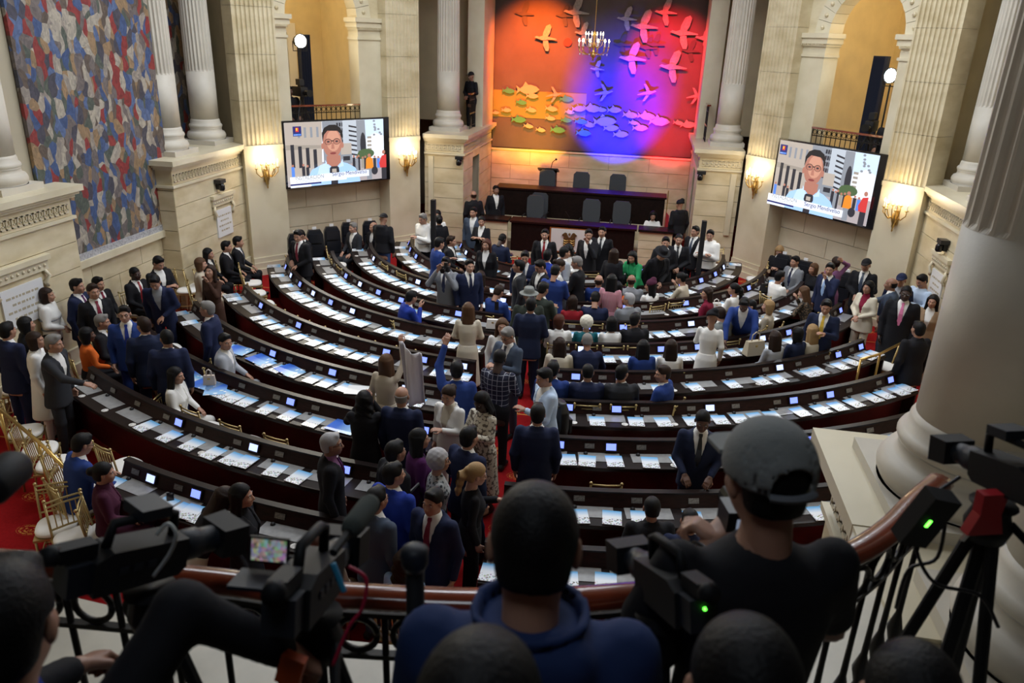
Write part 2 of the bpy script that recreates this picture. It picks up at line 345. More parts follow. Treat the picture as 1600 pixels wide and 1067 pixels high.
# ------------------------------------------------------------------ far back: pedestals, niche, gallery above
back = struct(empty('wall_back'))
for sg in (-1, 1):
    T = Frame((sg * 4.22, 20.7), (sg * 3.12, 20.7)); Ln = T.len
    b = MB(); b.box(0.04, Ln - 0.04, -1.2, -0.03, 0, LEDGE - 0.05, 0, T); b.build('pedestal_core', STONED, back)
    ashlar(back, T, 0, Ln, 0, 0.15, LEDGE - 0.5, 6, 2.0); block(back, T, 0, Ln, -0.03, 0, LEDGE - 0.5, LEDGE - 0.19)
    cornice(T, 0, Ln, -3.6, 0, LEDGE, 'cornice', back, (0, 1))
    st = MB(); st.box(0.12, 0.26, 0, 0.05, 0.9, 2.5, 0, T); st.build('stone_strip', STONE2, back)
    T = Frame((sg * 3.12, 20.7), (sg * 3.12, 24.5), (0, 22.5))
    b = MB(); b.box(0.04, 1.12, -1.05, -0.03, 0, LEDGE - 0.05, 0, T); b.box(2.08, 3.8, -1.05, -0.03, 0, LEDGE - 0.05, 0, T); b.box(1.1, 2.1, -1.05, -0.03, 2.35, LEDGE - 0.05, 0, T); b.build('niche_side_core', STONED, back)
    ashlar(back, T, 0, 1.15, 0, 0.15, LEDGE - 0.2, 7, 1.3); ashlar(back, T, 2.05, 3.8, 0, 0.15, LEDGE - 0.2, 7, 1.8); ashlar(back, T, 1.15, 2.05, 0, 2.35, LEDGE - 0.2, 2, 1.0)
    cornice(T, 0.02, 3.8, -1.02, -0.004, LEDGE - 0.006, 'cornice', back)
    b = MB(); b.box(2.3, 3.8, -0.45, 0.02, LEDGE, 9.0, 0, T); b.build('niche_pier', STONE2, back)
    b = MB(); b.box(-0.02, 0.95, -2.4, -1.5, LEDGE, 9.0, 0, T); b.build('upper_pier', STONE, back)
    b = MB(); b.box(3.5, 3.7, -2.4, -0.4, LEDGE, 9.0, 0, T); b.build('gallery_wall', PLASTER, back)
    b = MB(); b.box(-0.3, 4.0, -1.6, 0.2, 9.0, CEIL, 0, T); b.build('entablature', STONE2, back)
b = MB(); b.box(-3.3, 3.3, 20.9, 21.4, 7.7, CEIL); b.box(-3.3, 3.3, 20.9, 24.7, 7.7, 7.9); b.build('niche_shade_lintel', STONE2, back)  # unseen lintel and roof added to keep hall light off the niche
b = MB(); b.box(-3.6, 3.6, 24.62, 24.9, 0, CEIL); b.build('niche_back_core', STONED, back)
Tn = Frame((-3.12, 24.6), (3.12, 24.6), (0, 20))
ashlar(back, Tn, 0, 6.24, 0.0, 0, 2.26, 5, 1.25)
b = MB(); b.box(0, 6.24, -0.02, 0.05, 2.26, 2.32, 0, Tn); b.build('dado_rail', STONE2, back)
# ------------------------------------------------------------------ near end: gallery that holds the photographers
front = struct(empty('wall_front'))
def edge_pts(off=0.0):
    return [(-3.15, 4.8), (-3.1, 3.9), (-2.75, 3.15), (-2.0, 2.72), (-1.0, 2.50), (0, 2.42), (1.0, 2.50), (2.0, 2.72), (2.75, 3.15), (3.1, 3.9), (3.15, 4.8)]
BALM = mat('balcony_marble', (0.62, 0.58, 0.48), 0.35, var=0.2, scale=3)
ep = edge_pts()
for (xa, ya), (xb, yb) in zip(ep, ep[1:]):
    if xb - xa < 0.06: continue
    g = MB(); g.prism([(xa, 0.9), (xb, 0.9), (xb, yb), (xa, ya)], LEDGE - 0.14, LEDGE); g.build('gallery_slab', BALM, front)
g = MB(); g.box(-5.2, 5.2, -4, 0.9, LEDGE - 0.14, LEDGE); g.box(-5.2, -3.1, 0.9, 4.75, LEDGE - 0.14, LEDGE - 0.002); g.box(3.1, 5.2, 0.9, 4.75, LEDGE - 0.14, LEDGE - 0.002); g.build('gallery_floor', BALM, front)
ep = edge_pts()
for (xa, ya), (xb, yb) in zip(ep[1:], ep[2:-1]):
    g = MB(); g.prism([(xa * 0.985, ya - 0.1), (xb * 0.985, yb - 0.1), (xb * 0.985, yb - 0.4), (xa * 0.985, ya - 0.4)], LEDGE - 0.55, LEDGE - 0.14); g.build('fascia_panel', STONE, front)
for sg, PX in ((-1, 3.75), (1, 3.22)):
    T = Frame((sg * PX, 4.85), (sg * (PX + 1.13), 4.85)); g = MB(); g.box(0.04, 1.09, -0.9, -0.04, 0, LEDGE - 0.05, 0, T); g.build('pedestal_core', STONED, front)
    ashlar(front, T, 0, 1.13, 0, 0.15, LEDGE - 0.5, 6, 2.0); cornice(T, 0, 1.13, -1.0, 0, LEDGE + 0.03, 'cornice', front, (1, 0))
    T = Frame((sg * PX, 4.85), (sg * PX, 3.0), (0, 4)); g = MB(); g.box(0.04, 1.81, -1.0, -0.04, 0, LEDGE - 0.05, 0, T); g.build('pedestal_core', STONED, front)
    ashlar(front, T, 0, 1.85, 0, 0.15, LEDGE - 0.5, 6, 2.0); cornice(T, 0.02, 1.85, -0.98, -0.004, LEDGE + 0.024, 'cornice', front)
GAL = mat('darkened_shell_plaster', (0.13, 0.11, 0.08), 0.8)  # unseen gallery shell, added to shade the foreground and darkened against bounce
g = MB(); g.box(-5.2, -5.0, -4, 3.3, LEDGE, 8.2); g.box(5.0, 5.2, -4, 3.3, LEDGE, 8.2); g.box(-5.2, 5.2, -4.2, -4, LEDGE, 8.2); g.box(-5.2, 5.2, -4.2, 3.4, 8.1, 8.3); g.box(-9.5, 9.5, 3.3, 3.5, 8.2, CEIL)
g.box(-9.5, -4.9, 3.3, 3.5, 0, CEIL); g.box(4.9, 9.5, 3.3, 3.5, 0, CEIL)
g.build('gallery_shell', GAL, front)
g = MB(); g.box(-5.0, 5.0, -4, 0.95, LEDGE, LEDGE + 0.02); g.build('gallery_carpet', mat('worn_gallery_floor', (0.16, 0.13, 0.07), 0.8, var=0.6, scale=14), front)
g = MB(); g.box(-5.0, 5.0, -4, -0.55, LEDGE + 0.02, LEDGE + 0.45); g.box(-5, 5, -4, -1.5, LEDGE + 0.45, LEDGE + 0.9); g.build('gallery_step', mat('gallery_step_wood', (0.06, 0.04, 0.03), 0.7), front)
for sg in (-1, 1):
    g = MB(); g.box(sg * 9.35 - 0.1, sg * 9.35 + 0.1, 3.4, 26, 0, CEIL); g.build('outer_wall', STONED, front)
g = MB(); g.box(-9.5, 9.5, 26.2, 26.4, 0, CEIL); g.build('outer_wall', STONED, front)
# ------------------------------------------------------------------ mural : a plain generic patchwork of colours in place of the painting
def mural_mat():
    m = bpy.data.materials.new('mural_patchwork'); m.use_nodes = True; nt = m.node_tree; L = nt.links; b = nt.nodes['Principled BSDF']; b.inputs['Roughness'].default_value = 0.7
    tc = nt.nodes.new('ShaderNodeTexCoord'); n = nt.nodes.new('ShaderNodeTexNoise'); n.inputs['Scale'].default_value = 2.2; L.new(tc.outputs['Object'], n.inputs[0])
    mx = nt.nodes.new('ShaderNodeMix'); mx.data_type = 'RGBA'; mx.blend_type = 'ADD'; mx.inputs['Factor'].default_value = 0.32; L.new(tc.outputs['Object'], mx.inputs['A']); L.new(n.outputs['Color'], mx.inputs['B'])
    mp = nt.nodes.new('ShaderNodeMapping'); mp.inputs['Scale'].default_value = (1, 4.6, 2.6); L.new(mx.outputs['Result'], mp.inputs[0])
    v = nt.nodes.new('ShaderNodeTexVoronoi'); v.inputs['Scale'].default_value = 1.7; L.new(mp.outputs[0], v.inputs[0])
    r = nt.nodes.new('ShaderNodeValToRGB'); r.color_ramp.interpolation = 'CONSTANT'
    cols = [(0.05, 0.09, 0.22), (0.24, 0.035, 0.035), (0.38, 0.35, 0.30), (0.11, 0.085, 0.07), (0.09, 0.14, 0.29), (0.28, 0.19, 0.11), (0.08, 0.10, 0.085), (0.30, 0.27, 0.24), (0.15, 0.13, 0.13), (0.06, 0.06, 0.085)]
    while len(r.color_ramp.elements) < len(cols): r.color_ramp.elements.new(0.5)
    for i, c in enumerate(cols): r.color_ramp.elements[i].position = i / len(cols); r.color_ramp.elements[i].color = (*c, 1)
    sp = nt.nodes.new('ShaderNodeSeparateColor'); L.new(v.outputs['Color'], sp.inputs[0]); L.new(sp.outputs[0], r.inputs[0])
    v2 = nt.nodes.new('ShaderNodeTexVoronoi'); v2.inputs['Scale'].default_value = 7; L.new(mp.outputs[0], v2.inputs[0])
    r2 = nt.nodes.new('ShaderNodeValToRGB'); r2.color_ramp.elements[0].color = (0.5, 0.5, 0.5, 1); r2.color_ramp.elements[1].color = (1.25, 1.2, 1.1, 1); L.new(v2.outputs['Color'], r2.inputs[0])
    m2 = nt.nodes.new('ShaderNodeMix'); m2.data_type = 'RGBA'; m2.blend_type = 'MULTIPLY'; m2.inputs['Factor'].default_value = 0.8; L.new(r.outputs[0], m2.inputs['A']); L.new(r2.outputs[0], m2.inputs['B'])
    L.new(m2.outputs['Result'], b.inputs['Base Color']); return m
MUR = mural_mat()
mu = empty('mural', (-7.85, 12.6, 1.68), 0, 'tall wall mural in crowded blue, red and cream patches on the left wall', 'mural'); mu.location = (0, 0, 0)
MB().box(-7.86, -7.80, 10.9, 14.4, 1.78, 8.4).build('main_panel', MUR, mu)
MB().box(-7.86, -7.79, 11.1, 13.95, 1.68, 1.80).build('title_strip', mat('mural_strip', (0.42, 0.42, 0.44), 0.7, var=0.4, scale=30), mu)
MB().box(-8.76, -8.72, 14.5, 17.2, LEDGE, 8.4).build('side_panel', MUR, mu)
# ------------------------------------------------------------------ desk rows
ROWS = [(18.2, 12.4, 3.95, 3.6), (18.2, 11.33, 6.15, 5.6), (18.2, 10.13, 6.35, 6.2), (18.2, 9.06, 6.4, 6.2), (18.2, 8.0, 6.05, 6.1), (18.3, 6.97, 6.2, 6.2), (18.45, 6.05, 5.5, 5.75), (18.75, 5.27, 4.95, 5.1), (18.65, 4.25, 4.2, 4.25), (18.5, 2.95, 2.93, 2.9)]
DT = 0.745
ORD = ['back', 'second', 'third', 'fourth', 'fifth', 'sixth', 'seventh', 'eighth', 'ninth', 'innermost']
def rp(k, rho, t, z): yc = ROWS[k][0]; return (rho * math.sin(t), yc - rho * math.cos(t), z)
def row_range(k, sg):
    yc, R, xl, xr = ROWS[k]; xe = xl if sg < 0 else xr
    return math.asin(0.56 / R), math.asin(min(0.9995, xe / R))
def row_t(k, rho, px, z, sg=None):                         # angle on row k whose projection falls on image column px
    ts = np.linspace(-1.53, 1.53, 1531); yc = ROWS[k][0]
    P = np.stack([rho * np.sin(ts), yc - rho * np.cos(ts), np.full_like(ts, z)], 1) - CC
    x = 800 + FPX * (P @ CR) / (P @ CF); ok = (P @ CF) > 0.5
    return float(ts[np.argmin(np.where(ok, np.abs(x - px), 1e9))])
def arc_strip(k, sg, t0, t1, prof, n):                     # closed radial profile (rho,z) swept along the arc
    mb = MB(); m = len(prof); vv = []; ff = []
    for i in range(n + 1):
        t = sg * (t0 + (t1 - t0) * i / n)
        for r, z in prof: vv.append(rp(k, r, t, z))
    for i in range(n):
        for j in range(m): ff.append((i * m + j, i * m + (j + 1) % m, (i + 1) * m + (j + 1) % m, (i + 1) * m + j))
    ff.append(tuple(range(m))); ff.append(tuple(n * m + j for j in range(m - 1, -1, -1)))
    return mb.add(vv, ff)
pad_me = MB().box(-0.26, 0.26, -0.105, 0.105, 0, 0.006).mesh('desk_pad', mats=[PAD])
mon_me = MB().box(-0.075, 0.075, -0.012, 0.012, -0.055, 0.055).mesh('monitor', mats=[BLACK])
scr_me = MB().box(-0.062, 0.062, -0.003, 0.003, -0.042, 0.042).mesh('screen', mats=[SCRB]); scr2_me = MB().box(-0.062, 0.062, -0.003, 0.003, -0.042, 0.042).mesh('screen', mats=[SCRW])
plate_me = MB().box(-0.06, 0.06, -0.004, 0.004, -0.03, 0.03).mesh('name_plate', mats=[mat('grey_plate', (0.22, 0.21, 0.20), 0.35, metal=0.3, var=0.5, scale=60)])
mic_me = MB().lathe([(0.028, 0), (0.027, 0.012), (0.018, 0.024), (0.004, 0.028)], 12).mesh('microphone', True, [BLACK])
coast_me = MB().lathe([(0.045, 0), (0.045, 0.006)], 16).mesh('coaster', False, [mat('white_coaster', (0.7, 0.68, 0.64), 0.5, var=0.5, scale=60)])
SEATS = {}
rng = random.Random(3)
for k, (yc, R, xl, xr) in enumerate(ROWS):
    for sg, nm in ((-1, 'left'), (1, 'right')):
        t0, t1 = row_range(k, sg)
        e = empty('curved_desk', (0, 0, 0), 0, 'curved dark wood desk row, %s from the balcony, %s of the aisle' % (ORD[k] if 0 < k < 9 else ('nearest' if k == 0 else 'innermost'), nm), 'desk', 'curved desk rows')
        n = max(8, int((t1 - t0) * R / 0.16))
        arc_strip(k, sg, t0, t1, [(R, DT - 0.045), (R, DT - 0.008), (R - 0.006, DT), (R - 0.40, DT), (R - 0.40, DT - 0.045)], n).build('worktop', WOODD, e)
        arc_strip(k, sg, t0, t1, [(R - 0.36, DT + 0.001), (R - 0.425, 0.895), (R - 0.47, 0.895), (R - 0.47, 0.0), (R - 0.43, 0.0), (R - 0.43, DT + 0.001)], n).build('raised_panel', WOOD, e)
        arc_strip(k, sg, t0, t1, [(R - 0.41, 0.896), (R - 0.41, 0.915), (R - 0.49, 0.915), (R - 0.49, 0.896)], n).build('top_rail', WOODD, e)
        arc_strip(k, sg, t0 + 0.02 / R, t1 - 0.02 / R, [(R - 0.20, 0.02), (R - 0.20, DT - 0.05), (R - 0.23, DT - 0.05), (R - 0.23, 0.02)], n).build('front_panel', WOODR, e)
        for ta in (t0, t1):
            d = 0.035 / R if ta == t0 else -0.035 / R; dd = sorted((ta - d * 0.2, ta + d))
            arc_strip(k, sg, dd[0], dd[1], [(R - 0.02, 0), (R - 0.02, DT - 0.046), (R - 0.428, DT - 0.046), (R - 0.428, 0)], 1).build('end_panel', WOOD, e)
        ns = max(1, int(round((t1 - t0) * (R - 0.3) / 0.66))); sp = (t1 - t0) / ns; SEATS[(k, sg)] = []
        for i in range(ns):
            t = sg * (t0 + sp * (i + 0.5)); SEATS[(k, sg)].append(t)
            o = link('desk_pad', pad_me, e, rp(k, R - 0.255, t, DT + 0.001), (0, 0, t))
            link('microphone', mic_me, e, rp(k, R - 0.325, t - 0.17 / R, DT + 0.008))
            if rng.random() < 0.6: link('coaster', coast_me, e, rp(k, R - 0.09, t + 0.24 / R, DT + 0.001))
            tilt = math.atan2(0.065, 0.15)
            pm = rp(k, R - 0.378, t + 0.16 / R, DT + 0.085)
            if rng.random() < 0.5:
                mo = link('monitor', mon_me, e, pm, (-tilt, 0, t)); link('screen', scr_me if rng.random() < 0.72 else scr2_me, mo, (0, -0.013, 0.002))
            link('name_plate', plate_me, e, rp(k, R - 0.388, t - 0.12 / R, DT + 0.085), (-tilt, 0, t))
# ------------------------------------------------------------------ brochures on the desks
def print_mat(name, kind):
    m = bpy.data.materials.new(name); m.use_nodes = True; nt = m.node_tree; L = nt.links; b = nt.nodes['Principled BSDF']; b.inputs['Roughness'].default_value = 0.35
    tc = nt.nodes.new('ShaderNodeTexCoord'); sep = nt.nodes.new('ShaderNodeSeparateXYZ'); L.new(tc.outputs['Generated'], sep.inputs[0])
    r = nt.nodes.new('ShaderNodeValToRGB'); L.new(sep.outputs[1], r.inputs[0]); e = r.color_ramp.elements
    if kind == 0:
        e[0].position = 0.55; e[0].color = (0.86, 0.90, 0.95, 1); e[1].position = 0.95; e[1].color = (0.16, 0.48, 0.85, 1)
    else:
        e[0].position = 0.2; e[0].color = (0.35, 0.60, 0.90, 1); e[1].position = 0.7; e[1].color = (0.05, 0.17, 0.70, 1)
    v = nt.nodes.new('ShaderNodeTexVoronoi'); mp = nt.nodes.new('ShaderNodeMapping'); mp.inputs['Scale'].default_value = (9, 11, 1) if kind == 0 else (3, 9, 1); L.new(tc.outputs['Generated'], mp.inputs[0]); L.new(mp.outputs[0], v.inputs[0]); v.inputs['Scale'].default_value = 1.0
    hs = nt.nodes.new('ShaderNodeHueSaturation'); hs.inputs['Saturation'].default_value = 0.55; hs.inputs['Value'].default_value = 0.55; L.new(v.outputs['Color'], hs.inputs['Color'])
    if kind: hs.inputs['Saturation'].default_value = 0.1; hs.inputs['Value'].default_value = 1.3
    a = nt.nodes.new('ShaderNodeMath'); a.operation = 'LESS_THAN'; L.new(sep.outputs[1], a.inputs[0]); a.inputs[1].default_value = 0.42 if kind == 0 else 0.55
    c = nt.nodes.new('ShaderNodeMath'); c.operation = 'LESS_THAN'; L.new(v.outputs['Distance'], c.inputs[0]); c.inputs[1].default_value = 0.45 if kind == 0 else 0.3
    ml = nt.nodes.new('ShaderNodeMath'); ml.operation = 'MULTIPLY'; L.new(a.outputs[0], ml.inputs[0]); L.new(c.outputs[0], ml.inputs[1])
    mx = nt.nodes.new('ShaderNodeMix'); mx.data_type = 'RGBA'; L.new(ml.outputs[0], mx.inputs['Factor']); L.new(r.outputs[0], mx.inputs['A']); L.new(hs.outputs[0], mx.inputs['B'])
    L.new(mx.outputs['Result'], b.inputs['Base Color']); return m
PR0 = print_mat('brochure_print', 0); PR1 = print_mat('poster_print', 1)
br_cover = MB().box(-0.105, 0.105, -0.132, 0.132, 0.0061, 0.0085).mesh('cover', mats=[PR0])
br_pages = MB().box(-0.104, 0.104, -0.131, 0.131, 0, 0.006).mesh('pages', mats=[mat('page_edges', (0.78, 0.77, 0.74), 0.7)])
po_me = MB().box(-0.15, 0.15, -0.21, 0.21, 0, 0.002).mesh('blue_poster', mats=[PR1])
BRO = {(0, -1): [172, 258, 285, 300, 318], (1, -1): [122, 129, 141, 159, 176, 191, 207, 229, 266, 300, 337, 364, 386, 431, 470], (2, -1): [288, 300, 350, 367, 386, 420, 453, 491],
 (3, -1): [288, 298, 311, 361, 417, 438, 462, 489, 511, 539, 653], (4, -1): [362, 368, 375, 384, 392, 406, 419, 432, 450, 469, 493, 514, 538, 559, 582, 685, 727],
 (5, -1): [423, 429, 435, 441, 448, 455, 462, 469, 478, 491, 507, 518, 533, 556, 568, 598, 621, 642, 676, 705, 739], (6, -1): [497, 504, 511, 518, 526, 533, 542, 553, 563, 575, 589, 604, 619, 641, 663, 692, 714],
 (7, -1): [558, 564, 572, 579, 587, 595, 603, 612, 624, 637, 654, 668, 729, 759, 795], (8, -1): [621, 629, 640, 651, 660, 716, 769, 804], (9, -1): [701, 712, 722, 771, 804],
 (0, 1): [767, 885, 948], (1, 1): [906, 956, 1000, 1082, 1145, 1278, 1300], (2, 1): [888, 917, 960, 1016, 1062, 1140, 1267, 1296, 1312, 1350, 1380, 1397],
 (3, 1): [932, 994, 1036, 1081, 1125, 1154, 1181, 1205, 1249, 1281, 1307, 1332, 1362, 1381, 1402, 1420], (4, 1): [878, 909, 961, 1030, 1085, 1144, 1189, 1215, 1263, 1278, 1311, 1330, 1353, 1367],
 (5, 1): [910, 950, 978, 1027, 1068, 1087, 1117, 1143, 1166, 1195, 1235, 1248, 1260, 1276], (6, 1): [894, 939, 978, 1007, 1032, 1056, 1184, 1202, 1228], (7, 1): [969, 1060, 1084, 1128, 1210], (8, 1): [1049, 1076, 1137, 1160]}
for (k, sg), xs in BRO.items():
    R = ROWS[k][1]; nm = 'left' if sg < 0 else 'right'; last = None
    t0, t1 = row_range(k, sg)
    for px in sorted(xs):
        t = row_t(k, R - 0.17, px, DT + 0.01); t = sg * min(max(abs(t), t0 + 0.1 / R), t1 - 0.1 / R)
        lift = 0.0
        if last is not None and abs(t - last) * R < 0.215:
            lift = 0.0095 if lastlift == 0 else 0.0
            if abs(t - last) * R < 0.1: continue
        last, lastlift = t, lift
        o = empty('brochure', rp(k, R - 0.150 + rng.uniform(-0.012, 0.012), t, DT + 0.0075 + lift), t + rng.uniform(-0.1, 0.1), 'sky-blue and white brochure lying on the %s desk row, %s of the aisle' % ((ORD[k] + ' row from the balcony,').replace(' row', '', 1) if False else ORD[k], nm), 'brochure', 'brochures on the %s %s desk row' % (ORD[k], nm))
        link('cover', br_cover, o); link('pages', br_pages, o)
POST = [(2, 296, 0.25, 'blue poster lying beneath the cream handbag'), (2, 322, 0.5, 'blue and white poster fanned out beside the cream handbag'), (2, 338, -0.4, 'blue poster overhanging the desk right of the cream handbag'), (2, 537, 0.3, 'blue poster by the desk end next to the woman in black'),
        (3, 283, 0.2, 'blue poster at the far left end of a desk row, before the smiling grey-haired man'), (3, 374, 0.6, 'blue poster behind the seated man in the grey suit'), (3, 407, 0.3, 'bright blue poster spread over brochures on the left'), (3, 452, 0.15, 'dark blue poster lying flat in the middle of the left desk row')]
for k, px, a, lb in POST:
    R = ROWS[k][1]; t = row_t(k, R - 0.2, px, DT); o = link('blue_poster', po_me, None, rp(k, R - 0.2, t, DT + 0.0185), (0, 0, t + a + 1.2)); tag(o, lb, 'poster', 'blue posters')
pm = MB().box(-0.15, 0.15, -0.2, 0.2, 0, 0.002).build('blank_paper', mat('white_paper', (0.8, 0.8, 0.8), 0.6)); t = row_t(3, 8.88, 563, DT); pm.location = rp(3, 8.88, t, DT + 0.019); pm.rotation_euler = (0, 0, t + 1.9); tag(pm, 'large blank white sheet of paper on the left desk row below the banner', 'paper')
# ------------------------------------------------------------------ chiavari chairs
def chair_parts():
    P = []
    leg = lambda x, y, z1, lean: MB().tube([(x, y - lean, 0), (x, y, 0.44), (x, y - lean * (1 if z1 > 0.5 else 0), z1)], 0.013, 8)
    P.append(('front_leg', MB().tube([(-0.18, 0.18, 0), (-0.18, 0.18, 0.44)], 0.014, 8), GOLDC)); P.append(('front_leg', MB().tube([(0.18, 0.18, 0), (0.18, 0.18, 0.44)], 0.014, 8), GOLDC))
    for x in (-0.175, 0.175):
        b = MB().tube([(x, -0.22, 0), (x, -0.18, 0.44), (x, -0.235, 0.87)], 0.013, 8); b.ball((x, -0.238, 0.885), 0.021, 8, 5); P.append(('back_post', b, GOLDC))
    for y, z in ((0.18, 0.16), (-0.19, 0.16)): P.append(('stretcher', MB().tube([(-0.18, y, z), (0.18, y, z)], 0.009, 6), GOLDC))
    for x in (-0.18, 0.18): P.append(('stretcher', MB().tube([(x, -0.19, 0.19), (x, 0.18, 0.19)], 0.009, 6), GOLDC))
    P.append(('seat_frame', MB().box(-0.20, 0.20, -0.20, 0.20, 0.425, 0.45), GOLDC))
    for z in (0.55, 0.81, 0.86): y = -0.18 - 0.055 * (z - 0.44) / 0.46; P.append(('back_rail', MB().tube([(-0.175, y, z), (0, y - 0.012, z), (0.175, y, z)], 0.011, 6), GOLDC))
    for i in range(5):
        x = -0.11 + 0.055 * i; P.append(('spindle', MB().tube([(x, -0.20, 0.55), (x, -0.232, 0.81)], 0.007, 6), GOLDC))
    c = MB(); pr = [(0.19, 0.0), (0.21, 0.012), (0.213, 0.03), (0.20, 0.048), (0.15, 0.056), (0.001, 0.058)]
    c.lathe(pr, 24, T=lambda x, y, z: (math.copysign(abs(x / 0.215) ** 0.7, x) * 0.205, math.copysign(abs(y / 0.215) ** 0.7, y) * 0.205, 0.452 + z)); P.append(('cushion', c, WHITEC))
    return P
CH = chair_parts(); CHM = [(n, b.mesh(n, n in ('cushion', 'front_leg', 'back_post'), [m])) for n, b, m in CH]
_j = MB()
for n, b, m in CH: _j.add(b.v, b.f, 1 if n == 'cushion' else 0)
CHJ = _j.mesh('gold_chair', True, [GOLDC, WHITEC])
def chair(x, y, rz, label, group, full=True):
    if not full:
        o = link('gold_chair', CHJ, None, (x, y, 0), (0, 0, rz)); return tag(o, label, 'chair', group)
    e = empty('gold_chair', (x, y, 0), rz, label, 'chair', group)
    for n, me in CHM: link(n, me, e)
    return e
for i, (px, py) in enumerate(((40, 672), (62, 700), (85, 722), (112, 742), (130, 765))):
    p = at(px, py, 0.5); chair(p[0], p[1], -1.0 - 0.04 * i, ['gold chair with white cushion nearest the wall in the row by the left edge', 'second gold chair from the wall in the row by the left edge', 'middle gold chair of the row by the left edge', 'fourth gold chair from the wall in the row by the left edge', 'gold chair closest to the man in the blue jacket at left'][i], 'gold chairs by the left edge')
for px, py, a, lb in ((88, 818, -2.6, 'gold chair turned outward above the handrail at lower left'), (118, 838, -2.2, 'second gold chair above the handrail at lower left, beside the video camera'), (28, 605, 2.2, 'gold chair half hidden behind the standing men at far left')):
    p = at(px, py, 0.5); chair(p[0], p[1], a, lb, 'loose gold chairs at left')
for px, py, a, lb in ((186, 455, -1.3, 'empty gold chair with a white tag against the left wall'), (290, 430, -1.2, 'gold chair with a white tag left of the boy in beige'), (308, 424, -1.2, 'gold chair with white tag behind the boy in beige'), (1246, 0, 0, ''), (1268 - 148, 0, 0, '')):
    if not lb: continue
    p = at(px, py, 0.8); chair(p[0], p[1], a, lb, 'gold chairs along the left wall')
p = at(1117, 415, 0.5); chair(p[0], p[1], 3.1, 'gold chair beside the guard in the white hooded top at right', 'gold chairs by the far wall')
for px, py, lb in ((776, 395, 'gold chair under the man with the phone below the presidium'), (796, 398, 'gold chair left of the presidium'), (818, 415, 'gold chair right of the man with the phone'), (920, 425, 'gold chair behind the pink striped shawl'), (942, 423, 'gold chair next to the white handbag')):
    p = at(px, py, 0.85); chair(p[0], p[1], 0.2, lb, 'gold chairs before the presidium')
for px, py, lb in ((1385, 535, 'first gold chair at the right end of the desk rows'), (1398, 548, 'second gold chair at the right end of the desk rows'), (1408, 528, 'gold chair beside the person in black at right')):
    p = at(px, py, 0.8); chair(p[0], p[1], 1.1, lb, 'gold chairs at the right end')
# rope barrier poles of brass along the left chairs
b = MB().tube([at(0, 640, 0.95), at(60, 690, 0.95), at(105, 735, 0.95)], 0.022, 10); ro = empty('brass_barrier', (0, 0, 0), 0, 'brass handrail barrier in front of the chairs at the left edge', 'barrier'); b.build('rail', GOLD, ro, True)
for q in (at(0, 640, 0.95), at(60, 690, 0.95), at(105, 735, 0.95)): MB().tube([(q[0], q[1], 0), (q[0], q[1], 0.95)], 0.018, 10).build('post', GOLD, ro, True)
b = MB().tube([at(1345, 562, 0.95), at(1375, 553, 0.95), at(1410, 535, 0.95)], 0.022, 10); ro = empty('brass_barrier', (0, 0, 0), 0, 'brass handrail barrier at the right end of the desk rows', 'barrier'); b.build('rail', GOLD, ro, True)
for q in (at(1345, 562, 0.95), at(1375, 553, 0.95), at(1410, 535, 0.95)): MB().tube([(q[0], q[1], 0), (q[0], q[1], 0.95)], 0.018, 10).build('post', GOLD, ro, True)
# ------------------------------------------------------------------ presidium
pz = empty('lower_presidium_desk', (0, 20.2, 0), 0, 'low dark mahogany presidium desk with a pale crest panel', 'desk')
MB().box(-1.66, 1.66, 0.0, 0.05, 0.16, 0.95).build('front_panel', WOODD, pz); MB().box(-1.70, 1.70, -0.06, 0.5, 0.95, 1.0).build('worktop', WOOD, pz)
MB().box(-1.72, 1.72, -0.03, 0.06, 0, 0.16).build('plinth', STONE2, pz)
fr = MB().box(-0.60, 0.44, -0.03, 0.0, 0.22, 0.90).build('crest_frame', mat('orange_wood_trim', (0.30, 0.09, 0.02), 0.3), pz)
pn = MB().box(-0.56, 0.40, -0.04, -0.028, 0.26, 0.87).build('crest_panel', mat('pale_panel', (0.70, 0.69, 0.66), 0.5), pz)
BRZ = mat('crest_bronze', (0.20, 0.13, 0.05), 0.4, metal=0.6, var=0.5, scale=30)
cx, cz = -0.06, 0.55
sh = [(-0.155, 0.12), (0.155, 0.12), (0.16, -0.08), (0.11, -0.18), (0, -0.24), (-0.11, -0.18), (-0.16, -0.08)]
cr = empty('x'); bpy.data.objects.remove(cr)
MB().prism([(cx + u, cz + v - 0.02) for u, v in sh], -0.065, -0.041, lambda u, v, w: (u, w, v)).build('crest_shield', BRZ, pz)
for s in (-1, 1):
    w_ = [(0.02, 0.10), (0.07, 0.22), (0.12, 0.24), (0.18, 0.19), (0.21, 0.16), (0.15, 0.13), (0.13, 0.05), (0.06, 0.02)]
    MB().prism([(cx + s * u, cz + v) for u, v in w_][::s], -0.085, -0.066, lambda u, v, w: (u, w, v)).build('crest_wing', BRZ, pz)
    for q in range(3): MB().tube([(cx + s * 0.03, -0.088, cz + 0.03 - q * 0.05), (cx + s * 0.09, -0.09, cz + 0.01 - q * 0.06), (cx + s * 0.15, -0.088, cz + 0.04 - q * 0.06)], 0.008, 6).build('crest_ribbon', GOLD, pz)
MB().ball((cx, -0.09, cz + 0.2), 0.035, 10, 6).build('crest_head', BRZ, pz)
for q in (0.02, -0.07): MB().box(cx - 0.13, cx + 0.13, -0.07, -0.06, cz + q, cz + q + 0.014).build('crest_band', GOLD, pz)
